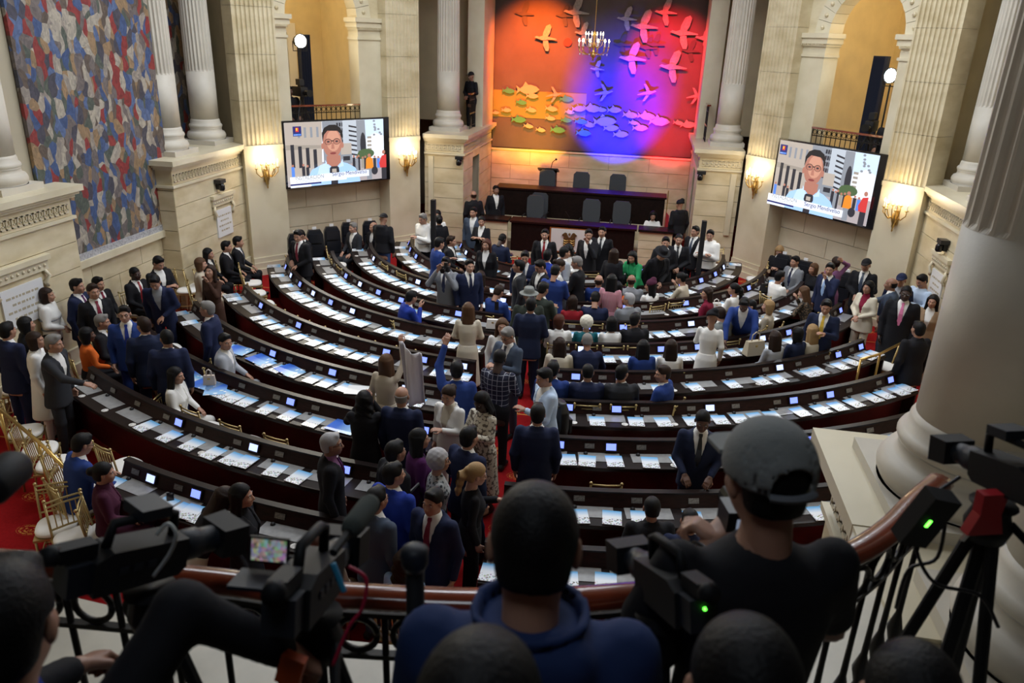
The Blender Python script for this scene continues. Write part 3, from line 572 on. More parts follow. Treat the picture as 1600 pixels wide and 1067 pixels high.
for sg in (-1, 1):
    w = empty('presidium_wing_desk', (sg * 2.2, 20.2, 0), 0, 'stone-fronted presidium side desk with dark top, %s of the crest' % ('left' if sg < 0 else 'right, with the woman in white'), 'desk', 'presidium wing desks')
    for i in range(4): block(w, lambda x, y, z: (x, y, z), -0.44, 0.44, 0, 0.04, 0.02 + 0.23 * i, 0.02 + 0.23 * (i + 1))
    MB().box(-0.43, 0.43, 0.02, 0.1, 0, 0.93).build('core', STONED, w); MB().box(-0.46, 0.46, -0.05, 0.5, 0.94, 1.0).build('worktop', WOODD, w)
st = empty('stage_platform', (0, 0, 0), 0); struct(st); MB().box(-2.9, 2.9, 20.75, 22.02, 0, 0.28).build('lower_tier', STONE2, st); MB().box(-2.9, 2.9, 22.02, 24.58, 0, 0.72).build('upper_tier', STONE2, st)
up = empty('upper_presidium_desk', (0, 22.0, 0.0), 0, 'long high mahogany presidium desk below the coloured backdrop', 'desk')
MB().box(-2.42, 2.40, -0.02, 0.03, 0.74, 1.50).build('front_panel', WOODD, up); MB().box(-2.46, 2.44, -0.06, 0.62, 1.50, 1.55).build('worktop', WOOD, up); MB().box(-2.42, -2.36, 0.03, 0.6, 0.74, 1.5).build('end_panel', WOODD, up); MB().box(2.34, 2.40, 0.03, 0.6, 0.74, 1.5).build('end_panel', WOODD, up)
MB().box(-2.44, 2.42, -0.06, 0.0, 0.28, 0.74).build('plinth', STONE, up)
fg_ = empty('flag_pole', (2.46, 21.8, 0.28), 0, 'red and gold flag staff at the right end of the upper presidium desk', 'flag'); MB().tube([(0, 0, 0), (0, 0, 1.5)], 0.014, 8).build('pole', GOLD, fg_); MB().prism([(0, 0.9), (0.09, 0.8), (0.1, 0.2), (0.03, 0.15), (0, 0.2)], -0.03, 0.03, lambda u, v, w: (u, w, v)).build('flag_cloth', mat('red_flag', (0.35, 0.01, 0.02), 0.8), fg_)
def office_chair(x, y, z, rz, label):
    e = empty('office_chair', (x, y, z), rz, label, 'chair', 'grey mesh presidium chairs')
    bk = [(-0.20, 0.45), (0.20, 0.45), (0.25, 0.75), (0.24, 1.12), (0.17, 1.20), (-0.17, 1.20), (-0.24, 1.12), (-0.25, 0.75)]
    MB().prism(bk, -0.26, -0.22, lambda u, v, w: (u, w, v)).build('backrest', GREYM, e)
    b = MB()
    for s in (-1, 1): b.tube([(s * 0.2, -0.28, 0.9), (0, -0.29, 0.68), (0, -0.29, 0.45)], 0.016, 6)
    b.build('back_brace', BLACK, e)
    MB().box(-0.25, 0.25, -0.24, 0.26, 0.44, 0.51).build('seat', GREYM, e)
    for s in (-1, 1): MB().tube([(s * 0.28, 0.15, 0.46), (s * 0.28, 0.15, 0.68), (s * 0.28, -0.15, 0.68)], 0.018, 6).build('armrest', BLACK, e)
    MB().tube([(0, 0, 0.08), (0, 0, 0.44)], 0.028, 8).build('gas_lift', BLACK, e)
    for i in range(5): a = i * 1.2566; MB().tube([(0, 0, 0.08), (0.27 * math.cos(a), 0.27 * math.sin(a), 0.04)], 0.018, 6).build('base_arm', BLACK, e)
for px, py, Y, z, lb in ((853, 270, 23.0, 0.72, 'left grey mesh chair behind the upper presidium desk, before the lectern'), (908, 274, 23.0, 0.72, 'middle grey mesh chair behind the upper presidium desk'), (965, 279, 23.0, 0.72, 'right grey mesh chair behind the upper presidium desk'), (834, 318, 21.15, 0.28, 'left grey mesh chair behind the crest desk'), (923, 324, 21.15, 0.28, 'middle grey mesh chair behind the crest desk'), (971, 331, 21.15, 0.28, 'right grey mesh chair behind the crest desk'), (841, 311, 21.6, 0.28, 'grey chair half hidden behind another at the left of the crest desk')):
    d = ray(px, py); q = CC + d * (Y / d[1]); office_chair(q[0], Y, z, math.pi + 0.08 * math.sin(px), lb)
le = empty('lectern', (-1.15, 23.75, 0.72), 0, 'dark lectern with gooseneck microphone below the orange side of the backdrop', 'lectern')
MB().box(-0.25, 0.25, -0.15, 0.15, 0, 1.05).build('stand', WOOD, le); MB().cbox((0, -0.05, 1.13), (0.62, 0.45, 0.05), Matrix.Rotation(-0.3, 3, 'X')).build('reading_top', WOODD, le); MB().tube([(0.05, 0.1, 1.15), (0.1, 0.05, 1.35), (0.2, -0.05, 1.45)], 0.012, 6).build('gooseneck', BLACK, le); MB().ball((0.22, -0.07, 1.46), 0.035, 8, 5).build('microphone', BLACK, le)
for px, py, lb in ((1022 - 60, 352, ''), (888, 343, 'thin gooseneck microphone on the crest desk'), (781, 330, 'thin gooseneck microphone on the left wing desk')):
    if not lb: continue
    d = ray(px, py); q = CC + d * (20.4 / d[1]); o = MB().tube([(0, 0, 0), (0.02, 0, 0.15), (-0.08, -0.05, 0.3)], 0.007, 6).build('gooseneck_microphone', BLACK); o.location = (q[0], 20.4, 1.0); tag(o, lb, 'microphone', 'presidium microphones')
# ------------------------------------------------------------------ wall screens
def emat(name, c, s=0.95): return mat('tv_' + name, tuple(x * 0.04 for x in c), 0.25, emit=c, estr=s)
TVC = {'sky': (0.62, 0.76, 1.0), 'cloud': (0.85, 0.9, 1.0), 'stone': (0.34, 0.30, 0.26), 'stone2': (0.46, 0.40, 0.35), 'dark': (0.035, 0.035, 0.045), 'grey': (0.26, 0.28, 0.32), 'lgrey': (0.50, 0.55, 0.62), 'tree': (0.08, 0.13, 0.06), 'street': (0.42, 0.37, 0.38), 'shirt': (0.40, 0.62, 1.0), 'shirt2': (0.56, 0.74, 1.0), 'skin': (0.44, 0.19, 0.14), 'skin2': (0.62, 0.31, 0.22), 'hair': (0.02, 0.018, 0.02), 'white': (0.92, 0.95, 1.0), 'banner': (0.80, 0.86, 1.0), 'navy': (0.025, 0.03, 0.16), 'red': (0.62, 0.05, 0.05), 'orange': (0.80, 0.26, 0.03), 'lips': (0.24, 0.06, 0.06), 'yellow': (0.9, 0.6, 0.05), 'blue': (0.10, 0.25, 0.75)}
TVN = list(TVC)
def ell(cx, cy, rx, ry, n=16, a0=0, a1=2 * math.pi): return [(cx + rx * math.cos(a0 + (a1 - a0) * i / n), cy + ry * math.sin(a0 + (a1 - a0) * i / n)) for i in range(n)]
TEXTQ = []
def tv(T, side):
    lab = 'large %s wall screen showing a reporter in a light blue shirt and glasses' % side
    e = empty('wall_screen', (0, 0, 0), 0, lab, 'screen', 'wall screens')
    s0, s1, z0, z1 = (0.95, 3.86, 2.0, 3.58); left = side == 'left'
    MB().box(s0, s1, -0.06, 0.02, z0, z1, 0, T).build('frame', BLACKG, e); MB().box(1.6, 3.2, -0.5, -0.06, 2.3, 3.3, 0, T).build('wall_bracket', BLACK, e)
    a, b = s0 + 0.05, s1 - 0.17 if left else s1 - 0.05
    if not left: a = s0 + 0.17
    w, h = b - a, z1 - z0 - 0.08
    def P(u, v, d): s = a + w * u if left else b - w * u; return T(s, 0.021 + d * 0.0012, z0 + 0.04 + h * v)
    items = []; lay = [0]
    def poly(pts, c): lay[0] += 1; items.append((pts, c, lay[0]))
    def rect(u0, v0, u1, v1, c): poly([(u0, v0), (u1, v0), (u1, v1), (u0, v1)], c)
    rect(0, 0, 1, 1, 'cloud'); rect(0.78, 0.55, 1, 1, 'sky'); poly([(0.78, 0.55), (1, 0.55), (1, 0.72), (0.9, 0.78), (0.78, 0.66)], 'cloud')
    rect(0, 0, 1, 0.36, 'street')
    poly([(0, 0.1), (0.34, 0.16), (0.36, 1), (0, 1)], 'stone2'); poly([(0, 0.58), (0.34, 0.58), (0.34, 0.63), (0, 0.66)], 'stone')
    for i in range(4): u = 0.045 + 0.072 * i; rect(u, 0.30 - 0.01 * i, u + 0.034, 0.66 - 0.03 * i, 'dark')
    for i in range(4): u = 0.12 + 0.06 * i; rect(u, 0.76, u + 0.022, 0.92, 'grey')
    rect(0.36, 0.3, 0.57, 1, 'grey')
    for i in range(3):
        for j in range(5): rect(0.5 + 0.025 * i, 0.55 + 0.09 * j, 0.518 + 0.025 * i, 0.61 + 0.09 * j, 'dark')
    poly([(0.56, 0.3), (0.78, 0.36), (0.72, 1), (0.56, 1)], 'lgrey')
    for j in range(7): poly([(0.62, 0.45 + 0.075 * j), (0.735, 0.41 + 0.075 * j), (0.735, 0.435 + 0.075 * j), (0.62, 0.478 + 0.075 * j)], 'dark')
    poly([(0.70, 0.5), (0.80, 0.5), (0.79, 1), (0.70, 1)], 'grey'); poly(ell(0.765, 0.6, 0.03, 0.2), 'dark')
    for j in range(4): rect(0.81, 0.5 + 0.065 * j, 0.855, 0.535 + 0.065 * j, 'stone')
    rect(0.53, 0.46, 0.64, 0.64, 'stone2'); rect(0.53, 0.30, 0.64, 0.46, 'grey'); rect(0.55, 0.36, 0.62, 0.43, 'dark')
    poly(ell(0.79, 0.45, 0.09, 0.08), 'tree'); poly(ell(0.74, 0.42, 0.05, 0.06), 'tree')
    for i in range(9): poly(ell(0.91 + 0.022 * math.cos(i * 2.1) * (1 + i * 0.2), 0.84 + 0.02 * i * math.sin(i * 1.7), 0.014, 0.018, 7), 'grey')
    for i, (u, v, hh, c) in enumerate(((0.03, 0.12, 0.2, 'blue'), (0.13, 0.1, 0.22, 'dark'), (0.17, 0.1, 0.2, 'dark'), (0.64, 0.12, 0.28, 'dark'), (0.69, 0.1, 0.3, 'dark'), (0.67, 0.16, 0.22, 'grey'), (0.76, 0.2, 0.18, 'dark'), (0.81, 0.22, 0.14, 'grey'), (0.86, 0.22, 0.15, 'dark'), (0.90, 0.2, 0.16, 'blue'), (0.73, 0.22, 0.15, 'stone'))):
        rect(u, v, u + 0.03, v + hh, c); poly(ell(u + 0.015, v + hh + 0.02, 0.011, 0.02, 8), 'skin')
    rect(0.785, 0.02, 0.84, 0.24, 'grey'); poly([(0.775, 0.2), (0.86, 0.2), (0.85, 0.36), (0.83, 0.39), (0.80, 0.39), (0.78, 0.36)], 'orange'); poly(ell(0.815, 0.42, 0.018, 0.03, 10), 'skin'); poly(ell(0.87, 0.16, 0.035, 0.07, 12), 'dark')
    rect(0.945, 0.0, 1.0, 0.24, 'dark'); poly([(0.93, 0.2), (1.0, 0.2), (1.0, 0.42), (0.95, 0.40), (0.92, 0.28)], 'red'); poly(ell(0.972, 0.46, 0.018, 0.035, 10), 'skin')
    poly([(0.16, 0), (0.18, 0.14), (0.22, 0.26), (0.32, 0.33), (0.38, 0.36), (0.50, 0.36), (0.58, 0.32), (0.66, 0.24), (0.70, 0.12), (0.71, 0)], 'shirt')
    poly([(0.30, 0.32), (0.38, 0.36), (0.40, 0.1), (0.26, 0.12)], 'shirt2'); poly([(0.36, 0.36), (0.52, 0.36), (0.45, 0.24)], 'skin'); poly([(0.355, 0.4), (0.39, 0.30), (0.44, 0.25), (0.36, 0.28)], 'shirt2'); poly([(0.53, 0.4), (0.50, 0.30), (0.45, 0.25), (0.54, 0.28)], 'shirt2')
    rect(0.37, 0.33, 0.51, 0.46, 'skin')
    poly(ell(0.435, 0.66, 0.097, 0.235, 24), 'skin'); poly(ell(0.445, 0.70, 0.07, 0.17, 18), 'skin2')
    for s in (-1, 1): poly(ell(0.435 + s * 0.1, 0.62, 0.014, 0.05, 8), 'skin')
    poly([(0.335, 0.68), (0.335, 0.83), (0.36, 0.91), (0.41, 0.95), (0.47, 0.95), (0.52, 0.90), (0.54, 0.82), (0.535, 0.68), (0.52, 0.80), (0.49, 0.85), (0.39, 0.86), (0.355, 0.80)], 'hair')
    for s in (-1, 1):
        poly(ell(0.435 + s * 0.042, 0.685, 0.036, 0.05, 14), 'hair'); poly(ell(0.435 + s * 0.042, 0.683, 0.031, 0.043, 14), 'skin'); poly(ell(0.435 + s * 0.042, 0.687, 0.014, 0.014, 10), 'dark')
    rect(0.425, 0.69, 0.445, 0.705, 'hair'); poly([(0.425, 0.67), (0.445, 0.67), (0.452, 0.57), (0.418, 0.57)], 'skin'); poly(ell(0.435, 0.50, 0.032, 0.018, 12), 'lips')
    poly([(0.40, 0.0), (0.47, 0.0), (0.475, 0.16), (0.49, 0.20), (0.485, 0.27), (0.47, 0.29), (0.41, 0.29), (0.395, 0.27), (0.39, 0.20), (0.405, 0.16)], 'dark'); rect(0.415, 0.19, 0.46, 0.25, 'stone2')
    rect(0.0, 0.06, 0.56, 0.17, 'white'); rect(0.30, 0.085, 0.80, 0.185, 'banner') if left else rect(0.30, 0.06, 0.80, 0.165, 'banner'); rect(0.0, 0.0, 0.20, 0.035, 'banner'); rect(0.0, 0.035, 0.30, 0.06, 'navy')
    rect(0.055, 0.80, 0.135, 0.95, 'navy'); rect(0.08, 0.865, 0.11, 0.93, 'red'); rect(0.085, 0.885, 0.098, 0.925, 'yellow'); rect(0.06, 0.81, 0.13, 0.835, 'blue')
    mats = [emat(n, TVC[n]) for n in TVN]; mb = MB()
    for pts, c, d in items: mb.add([P(u, v, d) for u, v in pts], [tuple(range(len(pts)))], TVN.index(c))
    me = bpy.data.meshes.new('picture'); me.from_pydata(mb.v, [], mb.f); me.update()
    for m in mats: me.materials.append(m)
    me.polygons.foreach_set('material_index', mb.m); link('picture', me, e)
    D = lay[0] + 2
    rot = Matrix((( -T.u[0] if not left else T.u[0], 0, T.n[0]), (-T.u[1] if not left else T.u[1], 0, T.n[1]), (0, 1, 0)))
    for txt, u, v, size, c in (('INSTALACIÓN', 0.045, 0.122, 0.075, 'grey'), ('CONGRESO', 0.055, 0.07, 0.075, 'lgrey'), ('Sergio Mendivelso', 0.41, 0.135 if left else 0.105, 0.085, 'navy'), ('CANAL', 0.062, 0.812, 0.035, 'white')):
        cu = bpy.data.curves.new('caption', 'FONT'); cu.body = txt if txt != 'CANAL' else '-----'; cu.size = size * h / 1.0 * 1.05; cu.extrude = 0.0003
        o = bpy.data.objects.new('caption', cu); COL.objects.link(o); M4 = rot.to_4x4(); M4.translation = Vector(P(u, v, D)); o.matrix_world = M4
        cu.materials.append(emat(c, TVC[c])); TEXTQ.append((o, e))
    ccx = T((s0 + s1) / 2, 0.6, 2.7)
    return e
for sg, nm in ((-1, 'left'), (1, 'right')): tv(DIAG[sg], nm)
# turn captions into meshes
bpy.context.view_layer.update(); dg = bpy.context.evaluated_depsgraph_get()
for o, par in TEXTQ:
    me = bpy.data.meshes.new_from_object(o.evaluated_get(dg)); mw = o.matrix_world.copy(); me.transform(mw); bpy.data.objects.remove(o); link('caption', me, par)
# ------------------------------------------------------------------ sconces
def sconce(T, s, z, label):
    e = empty('wall_sconce', T(s, 0.0, z), T.rz(), label, 'sconce', 'gilt wall sconces')   # local +y points into the hall
    MB().lathe([(0.005, -0.55), (0.02, -0.52), (0.012, -0.48), (0.035, -0.43), (0.028, -0.38), (0.06, -0.32), (0.075, -0.24), (0.05, -0.18), (0.02, -0.12), (0.03, -0.05), (0.012, 0.05)], 12, (0, 0.07, 0)).build('body', GOLD, e, True)
    MB().box(-0.05, 0.05, 0, 0.05, -0.4, -0.1).build('back_plate', GOLD, e)
    for i in range(7):
        a = math.pi * (i + 0.5) / 7; r = 0.27 if i % 2 == 0 else 0.19; zz = 0.0 if i % 2 == 0 else 0.09
        x, y = r * math.cos(a), 0.07 + r * 0.75 * math.sin(a)
        MB().tube([(0, 0.07, -0.22), (x * 0.6, 0.07 + (y - 0.07) * 0.6, -0.27), (x, y, -0.17 + zz), (x, y, -0.08 + zz)], [0.014, 0.012, 0.011, 0.011], 6).build('arm', GOLD, e, True)
        MB().lathe([(0.012, 0), (0.04, 0.015), (0.036, 0.03), (0.014, 0.03)], 10, (x, y, -0.085 + zz)).build('drip_cup', GOLD, e, True)
        MB().tube([(x, y, -0.06 + zz), (x, y, 0.05 + zz)], 0.012, 8).build('candle', WHITEP, e)
        MB().lathe([(0.008, 0), (0.017, 0.02), (0.012, 0.05), (0.002, 0.075)], 8, (x, y, 0.05 + zz)).build('bulb', BULB, e, True)
    q = T(s, 0.28, z + 0.25); l = point('sconce_light', (0, 0, 0), 14, (1.0, 0.80, 0.50), 0.12); l.location = q
for sg, nm in ((-1, 'left'), (1, 'right')):
    sconce(DIAG[sg], 0.47, 2.62, 'lit gilt candle sconce on the outer side of the %s screen' % nm); sconce(DIAG[sg], 4.36, 2.58, 'lit gilt candle sconce on the inner side of the %s screen' % nm)
# ------------------------------------------------------------------ chandeliers
def chandelier(x, y, z, label, power, rod, sc=1.0, m=GOLD):
    e = empty('chandelier', (x, y, z), 0.3, label, 'chandelier', 'candle chandeliers'); e.scale = (sc, sc, sc)
    MB().lathe([(0.003, -0.36), (0.03, -0.34), (0.02, -0.30), (0.07, -0.25), (0.08, -0.20), (0.04, -0.14), (0.025, -0.02), (0.05, 0.06), (0.02, 0.14), (0.03, 0.26), (0.07, 0.34), (0.015, 0.40)], 14).build('stem', m, e, True)
    MB().tube([(0, 0, 0.38), (0, 0, rod)], 0.01, 6).build('suspension_rod', m, e)
    for n, r, z0 in ((12, 0.42, -0.02), (6, 0.24, 0.16)):
        for i in range(n):
            a = 2 * math.pi * i / n; ca, sa = math.cos(a), math.sin(a)
            MB().tube([(0, 0, z0 - 0.1), (r * 0.5 * ca, r * 0.5 * sa, z0 - 0.19), (r * 0.92 * ca, r * 0.92 * sa, z0 - 0.12), (r * ca, r * sa, z0)], 0.010, 6).build('arm', m, e, True)
            MB().lathe([(0.01, 0), (0.035, 0.012), (0.03, 0.024)], 8, (r * ca, r * sa, z0)).build('drip_cup', m, e, True)
            MB().tube([(r * ca, r * sa, z0 + 0.02), (r * ca, r * sa, z0 + 0.14)], 0.012, 6).build('candle', WHITEP, e)
            MB().lathe([(0.01, 0), (0.02, 0.022), (0.013, 0.05), (0.002, 0.085)], 8, (r * ca, r * sa, z0 + 0.14)).build('bulb', BULB, e, True)
            if n == 12: MB().lathe([(0.002, -0.11), (0.014, -0.085), (0.003, -0.05)], 6, (r * 0.92 * ca, r * 0.92 * sa, z0 - 0.1)).build('pendant', STEEL, e)
    point('chandelier_light', (x, y, z + 0.55 * sc), power, (1.0, 0.78, 0.45), 0.35)
chandelier(0.06, 22.6, 5.42, 'crystal candle chandelier hanging before the coloured backdrop', 3, 2.2)
T = DIAG[-1]; q = T(1.75, -2.0, 0); chandelier(q[0], q[1], 5.98, 'gilt chandelier in the left gallery, cut by the picture top', 70, 2.3, 0.8)
T = DIAG[1]; q = T(1.62, -2.0, 0); chandelier(q[0], q[1], 5.78, 'gilt chandelier in the right gallery arch', 70, 2.3, 1.15)
# ------------------------------------------------------------------ gallery railings, curtains, lamps, cameras
def railing(T, s0, s1, d, zf, label, h=0.98):
    e = empty('gallery_railing', (0, 0, 0), 0, label, 'railing', 'iron gallery railings')
    MB().box(s0, s1, d - 0.05, d + 0.05, zf + h - 0.04, zf + h, 0, T).build('handrail', RAILW, e)
    b = MB(); b.box(s0, s1, d - 0.01, d + 0.01, zf + 0.08, zf + 0.1, 0, T); b.box(s0, s1, d - 0.01, d + 0.01, zf + h - 0.2, zf + h - 0.18, 0, T); b.build('rail_bar', IRON, e)
    n = int((s1 - s0) / 0.13)
    for i in range(n + 1):
        s = s0 + (s1 - s0) * i / n; MB().tube([T(s, d, zf), T(s, d, zf + h - 0.04)], 0.010, 6).build('baluster', IRON, e)
        if i < n:
            c = s + (s1 - s0) / n / 2; MB().tube([T(c + 0.05 * math.cos(a), d, zf + h - 0.11 + 0.05 * math.sin(a)) for a in np.linspace(0, 6.28, 13)], 0.007, 5).build('ring', IRON, e)
            MB().ball(T(c, d, zf + 0.42), 0.025, 6, 4).build('boss', GOLD, e)
    return e
for sg, nm in ((-1, 'left'), (1, 'right')):
    T = DIAG[sg]; railing(T, 1.36, 3.22, -0.32, 2.92, 'iron railing with wooden handrail of the %s gallery above the screen' % nm)
    T2 = Frame((sg * 3.15, 22.9), (sg * 3.15, 21.2), (0, 22)); railing(T2, 0.0, 0.75, -0.15, LEDGE, 'short iron railing by the %s niche pier' % nm)
for sg, s, w, h, d, lb in ((-1, 2.55, 0.30, 2.55, -1.8, 'tall dark curtain panel in the left gallery'), (-1, 1.62, 0.12, 1.35, -1.0, 'narrow black loudspeaker post in the left gallery'), (1, 2.75, 0.34, 2.55, -1.6, 'tall dark navy curtain panel in the right gallery'), (1, 1.55, 0.14, 1.35, -1.0, 'narrow black loudspeaker post in the right gallery')):
    T = DIAG[sg]; mb = MB(); n = 9; m_ = mat('dark_curtain', (0.008, 0.012, 0.03), 0.85)
    pts = [(s - w / 2 + w * i / n, d + (0.03 if i % 2 else -0.03)) for i in range(n + 1)] + [(s + w / 2, d - 0.12), (s - w / 2, d - 0.12)]
    mb.prism(pts, 2.92, 2.92 + h, lambda u, v, z: T(u, v, z)); o = mb.build('curtain_panel' if w > 0.2 else 'column_loudspeaker', m_ if w > 0.2 else BLACK); tag(o, lb, 'curtain' if w > 0.2 else 'loudspeaker')
def flood(T, s, d, z, tgt, power, col, label, em):
    p = T(s, d, z); e = empty('flood_lamp', p, T.rz(), label, 'stage lamp', 'gallery flood lamps')
    MB().lathe([(0.08, -0.2), (0.14, -0.16), (0.17, 0.0), (0.155, 0.0), (0.13, -0.08), (0.01, -0.1)], 16, T=lambda x, y, z: (x, z, y)).build('housing', BLACK, e, True)
    MB().lathe([(0.15, -0.03), (0.02, -0.02), (0.001, -0.02)], 16, T=lambda x, y, z: (x, z, y)).build('lens', em, e, True)
    MB().tube([(-0.18, -0.08, 0), (-0.18, -0.08, -0.22), (0.18, -0.08, -0.22), (0.18, -0.08, 0)], 0.012, 6).build('yoke', BLACK, e); MB().tube([(0, -0.08, -0.18), (0, -0.08, 2.92 - z)], 0.018, 6).build('stand', BLACK, e)
    spot('flood_light', T(s, d + 0.1, z), tgt, power, col, 75, 0.7, 0.1)
flood(DIAG[-1], 2.02, -0.9, 5.32, (1.5, 11, 0.8), 900, (1.0, 0.95, 0.82), 'blazing white flood lamp in the left gallery', mat('flood_lens_warm', (1, 1, 0.9), 0.4, emit=(1, 0.96, 0.8), estr=120))
flood(DIAG[1], 2.08, -1.1, 5.08, (-1.5, 11, 0.8), 500, (0.85, 0.94, 1.0), 'lit flood lamp in the right gallery', mat('flood_lens_cool', (0.9, 1, 1), 0.4, emit=(0.75, 0.93, 1), estr=45))
def tvcam(p, rz, label, z0):
    e = empty('broadcast_camera', p, rz, label, 'video camera', 'gallery broadcast cameras')
    MB().box(-0.09, 0.09, -0.28, 0.2, -0.1, 0.12).build('body', BLACK, e); MB().lathe([(0.05, 0.2), (0.075, 0.26), (0.075, 0.46), (0.085, 0.5)], 14, T=lambda x, y, z: (x, z, y)).build('lens', BLACKG, e)
    MB().box(-0.06, 0.06, -0.12, 0.1, 0.16, 0.30).build('viewfinder', BLACK, e); MB().box(-0.02, 0.02, -0.1, 0.05, 0.10, 0.18).build('handle', BLACK, e)
    MB().tube([(0.1, -0.2, -0.05), (0.22, -0.45, -0.15)], 0.015, 6).build('pan_bar', BLACK, e)
    for i in range(3): a = 2.1 * i + 0.5; MB().tube([(0, 0, -0.12), (0.38 * math.cos(a), 0.38 * math.sin(a), z0 - p[2])], 0.02, 6).build('tripod_leg', BLACK, e)
q = DIAG[-1](1.95, -0.95, 4.15); tvcam(q, DIAG[-1].rz(), 'black broadcast camera on a tripod in the left gallery', 2.92)
q = DIAG[1](2.15, -0.9, 4.0); tvcam(q, DIAG[1].rz() + 0.4, 'black broadcast camera on a tripod in the right gallery', 2.92)
# ------------------------------------------------------------------ small security cameras, speakers, sockets, plaques
def cctv(p, rz, label):
    e = empty('security_camera', p, rz, label, 'security camera', 'black wall cameras')
    MB().box(-0.11, 0.11, 0, 0.16, 0.02, 0.10).build('housing', BLACK, e); MB().box(-0.03, 0.03, -0.02, 0.06, -0.12, 0.03).build('bracket', BLACK, e); MB().lathe([(0.05, -0.14), (0.07, -0.11), (0.07, -0.03), (0.05, 0.02)], 12, (0.02, 0.12, 0)).build('pan_head', BLACKG, e, True)
cctv((-7.44, 15.55, 2.38), -math.pi / 2, 'small black camera high on the left pedestal wall'); cctv((-3.2, 20.66, 2.45), math.pi, 'small black camera on the left corner of the niche'); cctv((3.2, 20.66, 2.45), math.pi, 'small black camera on the right corner of the niche'); cctv((7.44, 15.2, 2.25), math.pi / 2, 'small black camera on the right pedestal wall')
for px, py, zt, lb in ((677, 312, 2.1, 'slim black column loudspeaker left of the presidium'), (1101, 345, 2.1, 'slim black column loudspeaker right of the presidium')):
    e = empty('column_loudspeaker', (0, 0, 0), 0, lb, 'loudspeaker', 'slim column loudspeakers'); q = at(px, py, zt); e.location = (q[0], q[1], 0)
    MB().box(-0.05, 0.05, -0.06, 0.06, 0.55, zt).build('speaker_column', BLACK, e); MB().box(-0.17, 0.17, -0.2, 0.2, 0, 0.5).build('subwoofer', BLACK, e); MB().tube([(0, 0, 0.5), (0, 0, 0.56)], 0.03, 8).build('coupling', BLACK, e)
def plaque(T, s, z, w, label):
    e = empty('wall_plaque', (0, 0, 0), 0, label, 'plaque', 'carved inscription plaques')
    MB().box(s - w * 0.62, s + w * 0.62, -0.01, 0.09, z + 0.62, z + 0.70, 0, T).build('cornice', STONE2, e); MB().box(s - w * 0.58, s + w * 0.58, -0.01, 0.05, z + 0.46, z + 0.62, 0, T).build('lintel', STONE2, e)
    for i in range(10): q = s - w * 0.5 + w * i / 9; MB().ball(T(q, 0.05, z + 0.54), 0.028, 8, 4).build('carved_flower', STONE2, e)
    for k in (-1, 1): MB().tube([T(s + k * w * 0.5, 0.03, z + 0.46), T(s + k * w * 0.56, 0.06, z + 0.36), T(s + k * w * 0.46, 0.05, z + 0.27), T(s + k * w * 0.52, 0.03, z + 0.2)], 0.03, 8).build('scroll_bracket', STONE2, e, True)
    tb = MB().box(s - w * 0.42, s + w * 0.42, -0.01, 0.03, z - 0.25, z + 0.36, 0, T).build('tablet', mat('white_tablet', (0.72, 0.73, 0.74), 0.5), e)
    for i in range(4):
        ww = w * (0.34 if i % 2 == 0 else 0.24); a = s - ww
        while a < s + ww - 0.03: l = random.uniform(0.03, 0.10); MB().box(a, min(a + l, s + ww), 0.03, 0.032, z + 0.2 - 0.11 * i, z + 0.235 - 0.11 * i, 0, T).build('letter_mark', STONED, tb); a += l + 0.025
plaque(Frame((-7.45, 13.95), (-7.45, 16.75)), 1.75, 1.45, 0.75, 'white inscribed tablet under a carved lintel on the far left pedestal'); plaque(Frame((-7.45, 8.45), (-7.45, 11.1)), 1.3, 1.45, 1.0, 'white inscribed tablet under a carved lintel at the left edge'); plaque(Frame((7.45, 13.95), (7.45, 16.75)), 1.3, 1.35, 0.75, 'carved plaque on the right pedestal wall')
# ------------------------------------------------------------------ black leather armchairs against the far walls
def armchair(px, py, rz, label, zt=1.15):
    q = at(px, py, zt); e = empty('leather_armchair', (q[0], q[1], 0), rz, label, 'armchair', 'black leather armchairs')
    b = MB(); n = 10
    bk = [(-0.27, 0.42), (0.27, 0.42), (0.30, 0.7), (0.28, 1.02), (0.20, 1.13), (-0.20, 1.13), (-0.28, 1.02), (-0.30, 0.7)]
    b.prism(bk, -0.34, -0.20, lambda u, v, w: (u, w - 0.1 * (v - 0.42), v)); b.build('backrest', LEATHER, e)
    MB().box(-0.22, 0.22, -0.21, -0.17, 0.84, 1.06).build('headrest_cushion', LEATHER, e); MB().box(-0.23, 0.23, -0.2, -0.15, 0.52, 0.80).build('back_cushion', LEATHER, e)
    MB().box(-0.28, 0.28, -0.22, 0.30, 0.34, 0.50).build('seat', LEATHER, e)
    e.scale = (0.68, 0.85, 1.0)
    for s in (-1, 1): MB().box(s * 0.34 - 0.04, s * 0.34 + 0.04, -0.2, 0.26, 0.10, 0.66).build('armrest', WOOD, e)
    MB().box(-0.25, 0.25, -0.2, 0.2, 0.0, 0.34).build('base', BLACK, e); MB().box(-0.07, 0.07, -0.36, -0.33, 1.14, 1.2).build('white_tag', WHITEP, e)
for px, py, a, lb in ((494, 362, 3.7, 'empty black leather armchair left of two against the wall under the left screen'), (521, 357, 3.7, 'empty black leather armchair right of two against the wall under the left screen'), (466, 368, 3.8, 'black leather armchair under the man reading his phone'), (548, 350, 3.7, 'black leather armchair under the grey-haired seated man'), (580, 348, 3.6, 'black leather armchair under the seated man in a white shirt'),
                      (1250, 410, -3.75, 'black leather armchair of the man in grey under the right screen'), (1316, 428, -3.75, 'black leather armchair behind the man with the blue tie'), (1218, 400, -3.7, 'black leather armchair under the blonde woman at right')): armchair(px, py, a, lb)
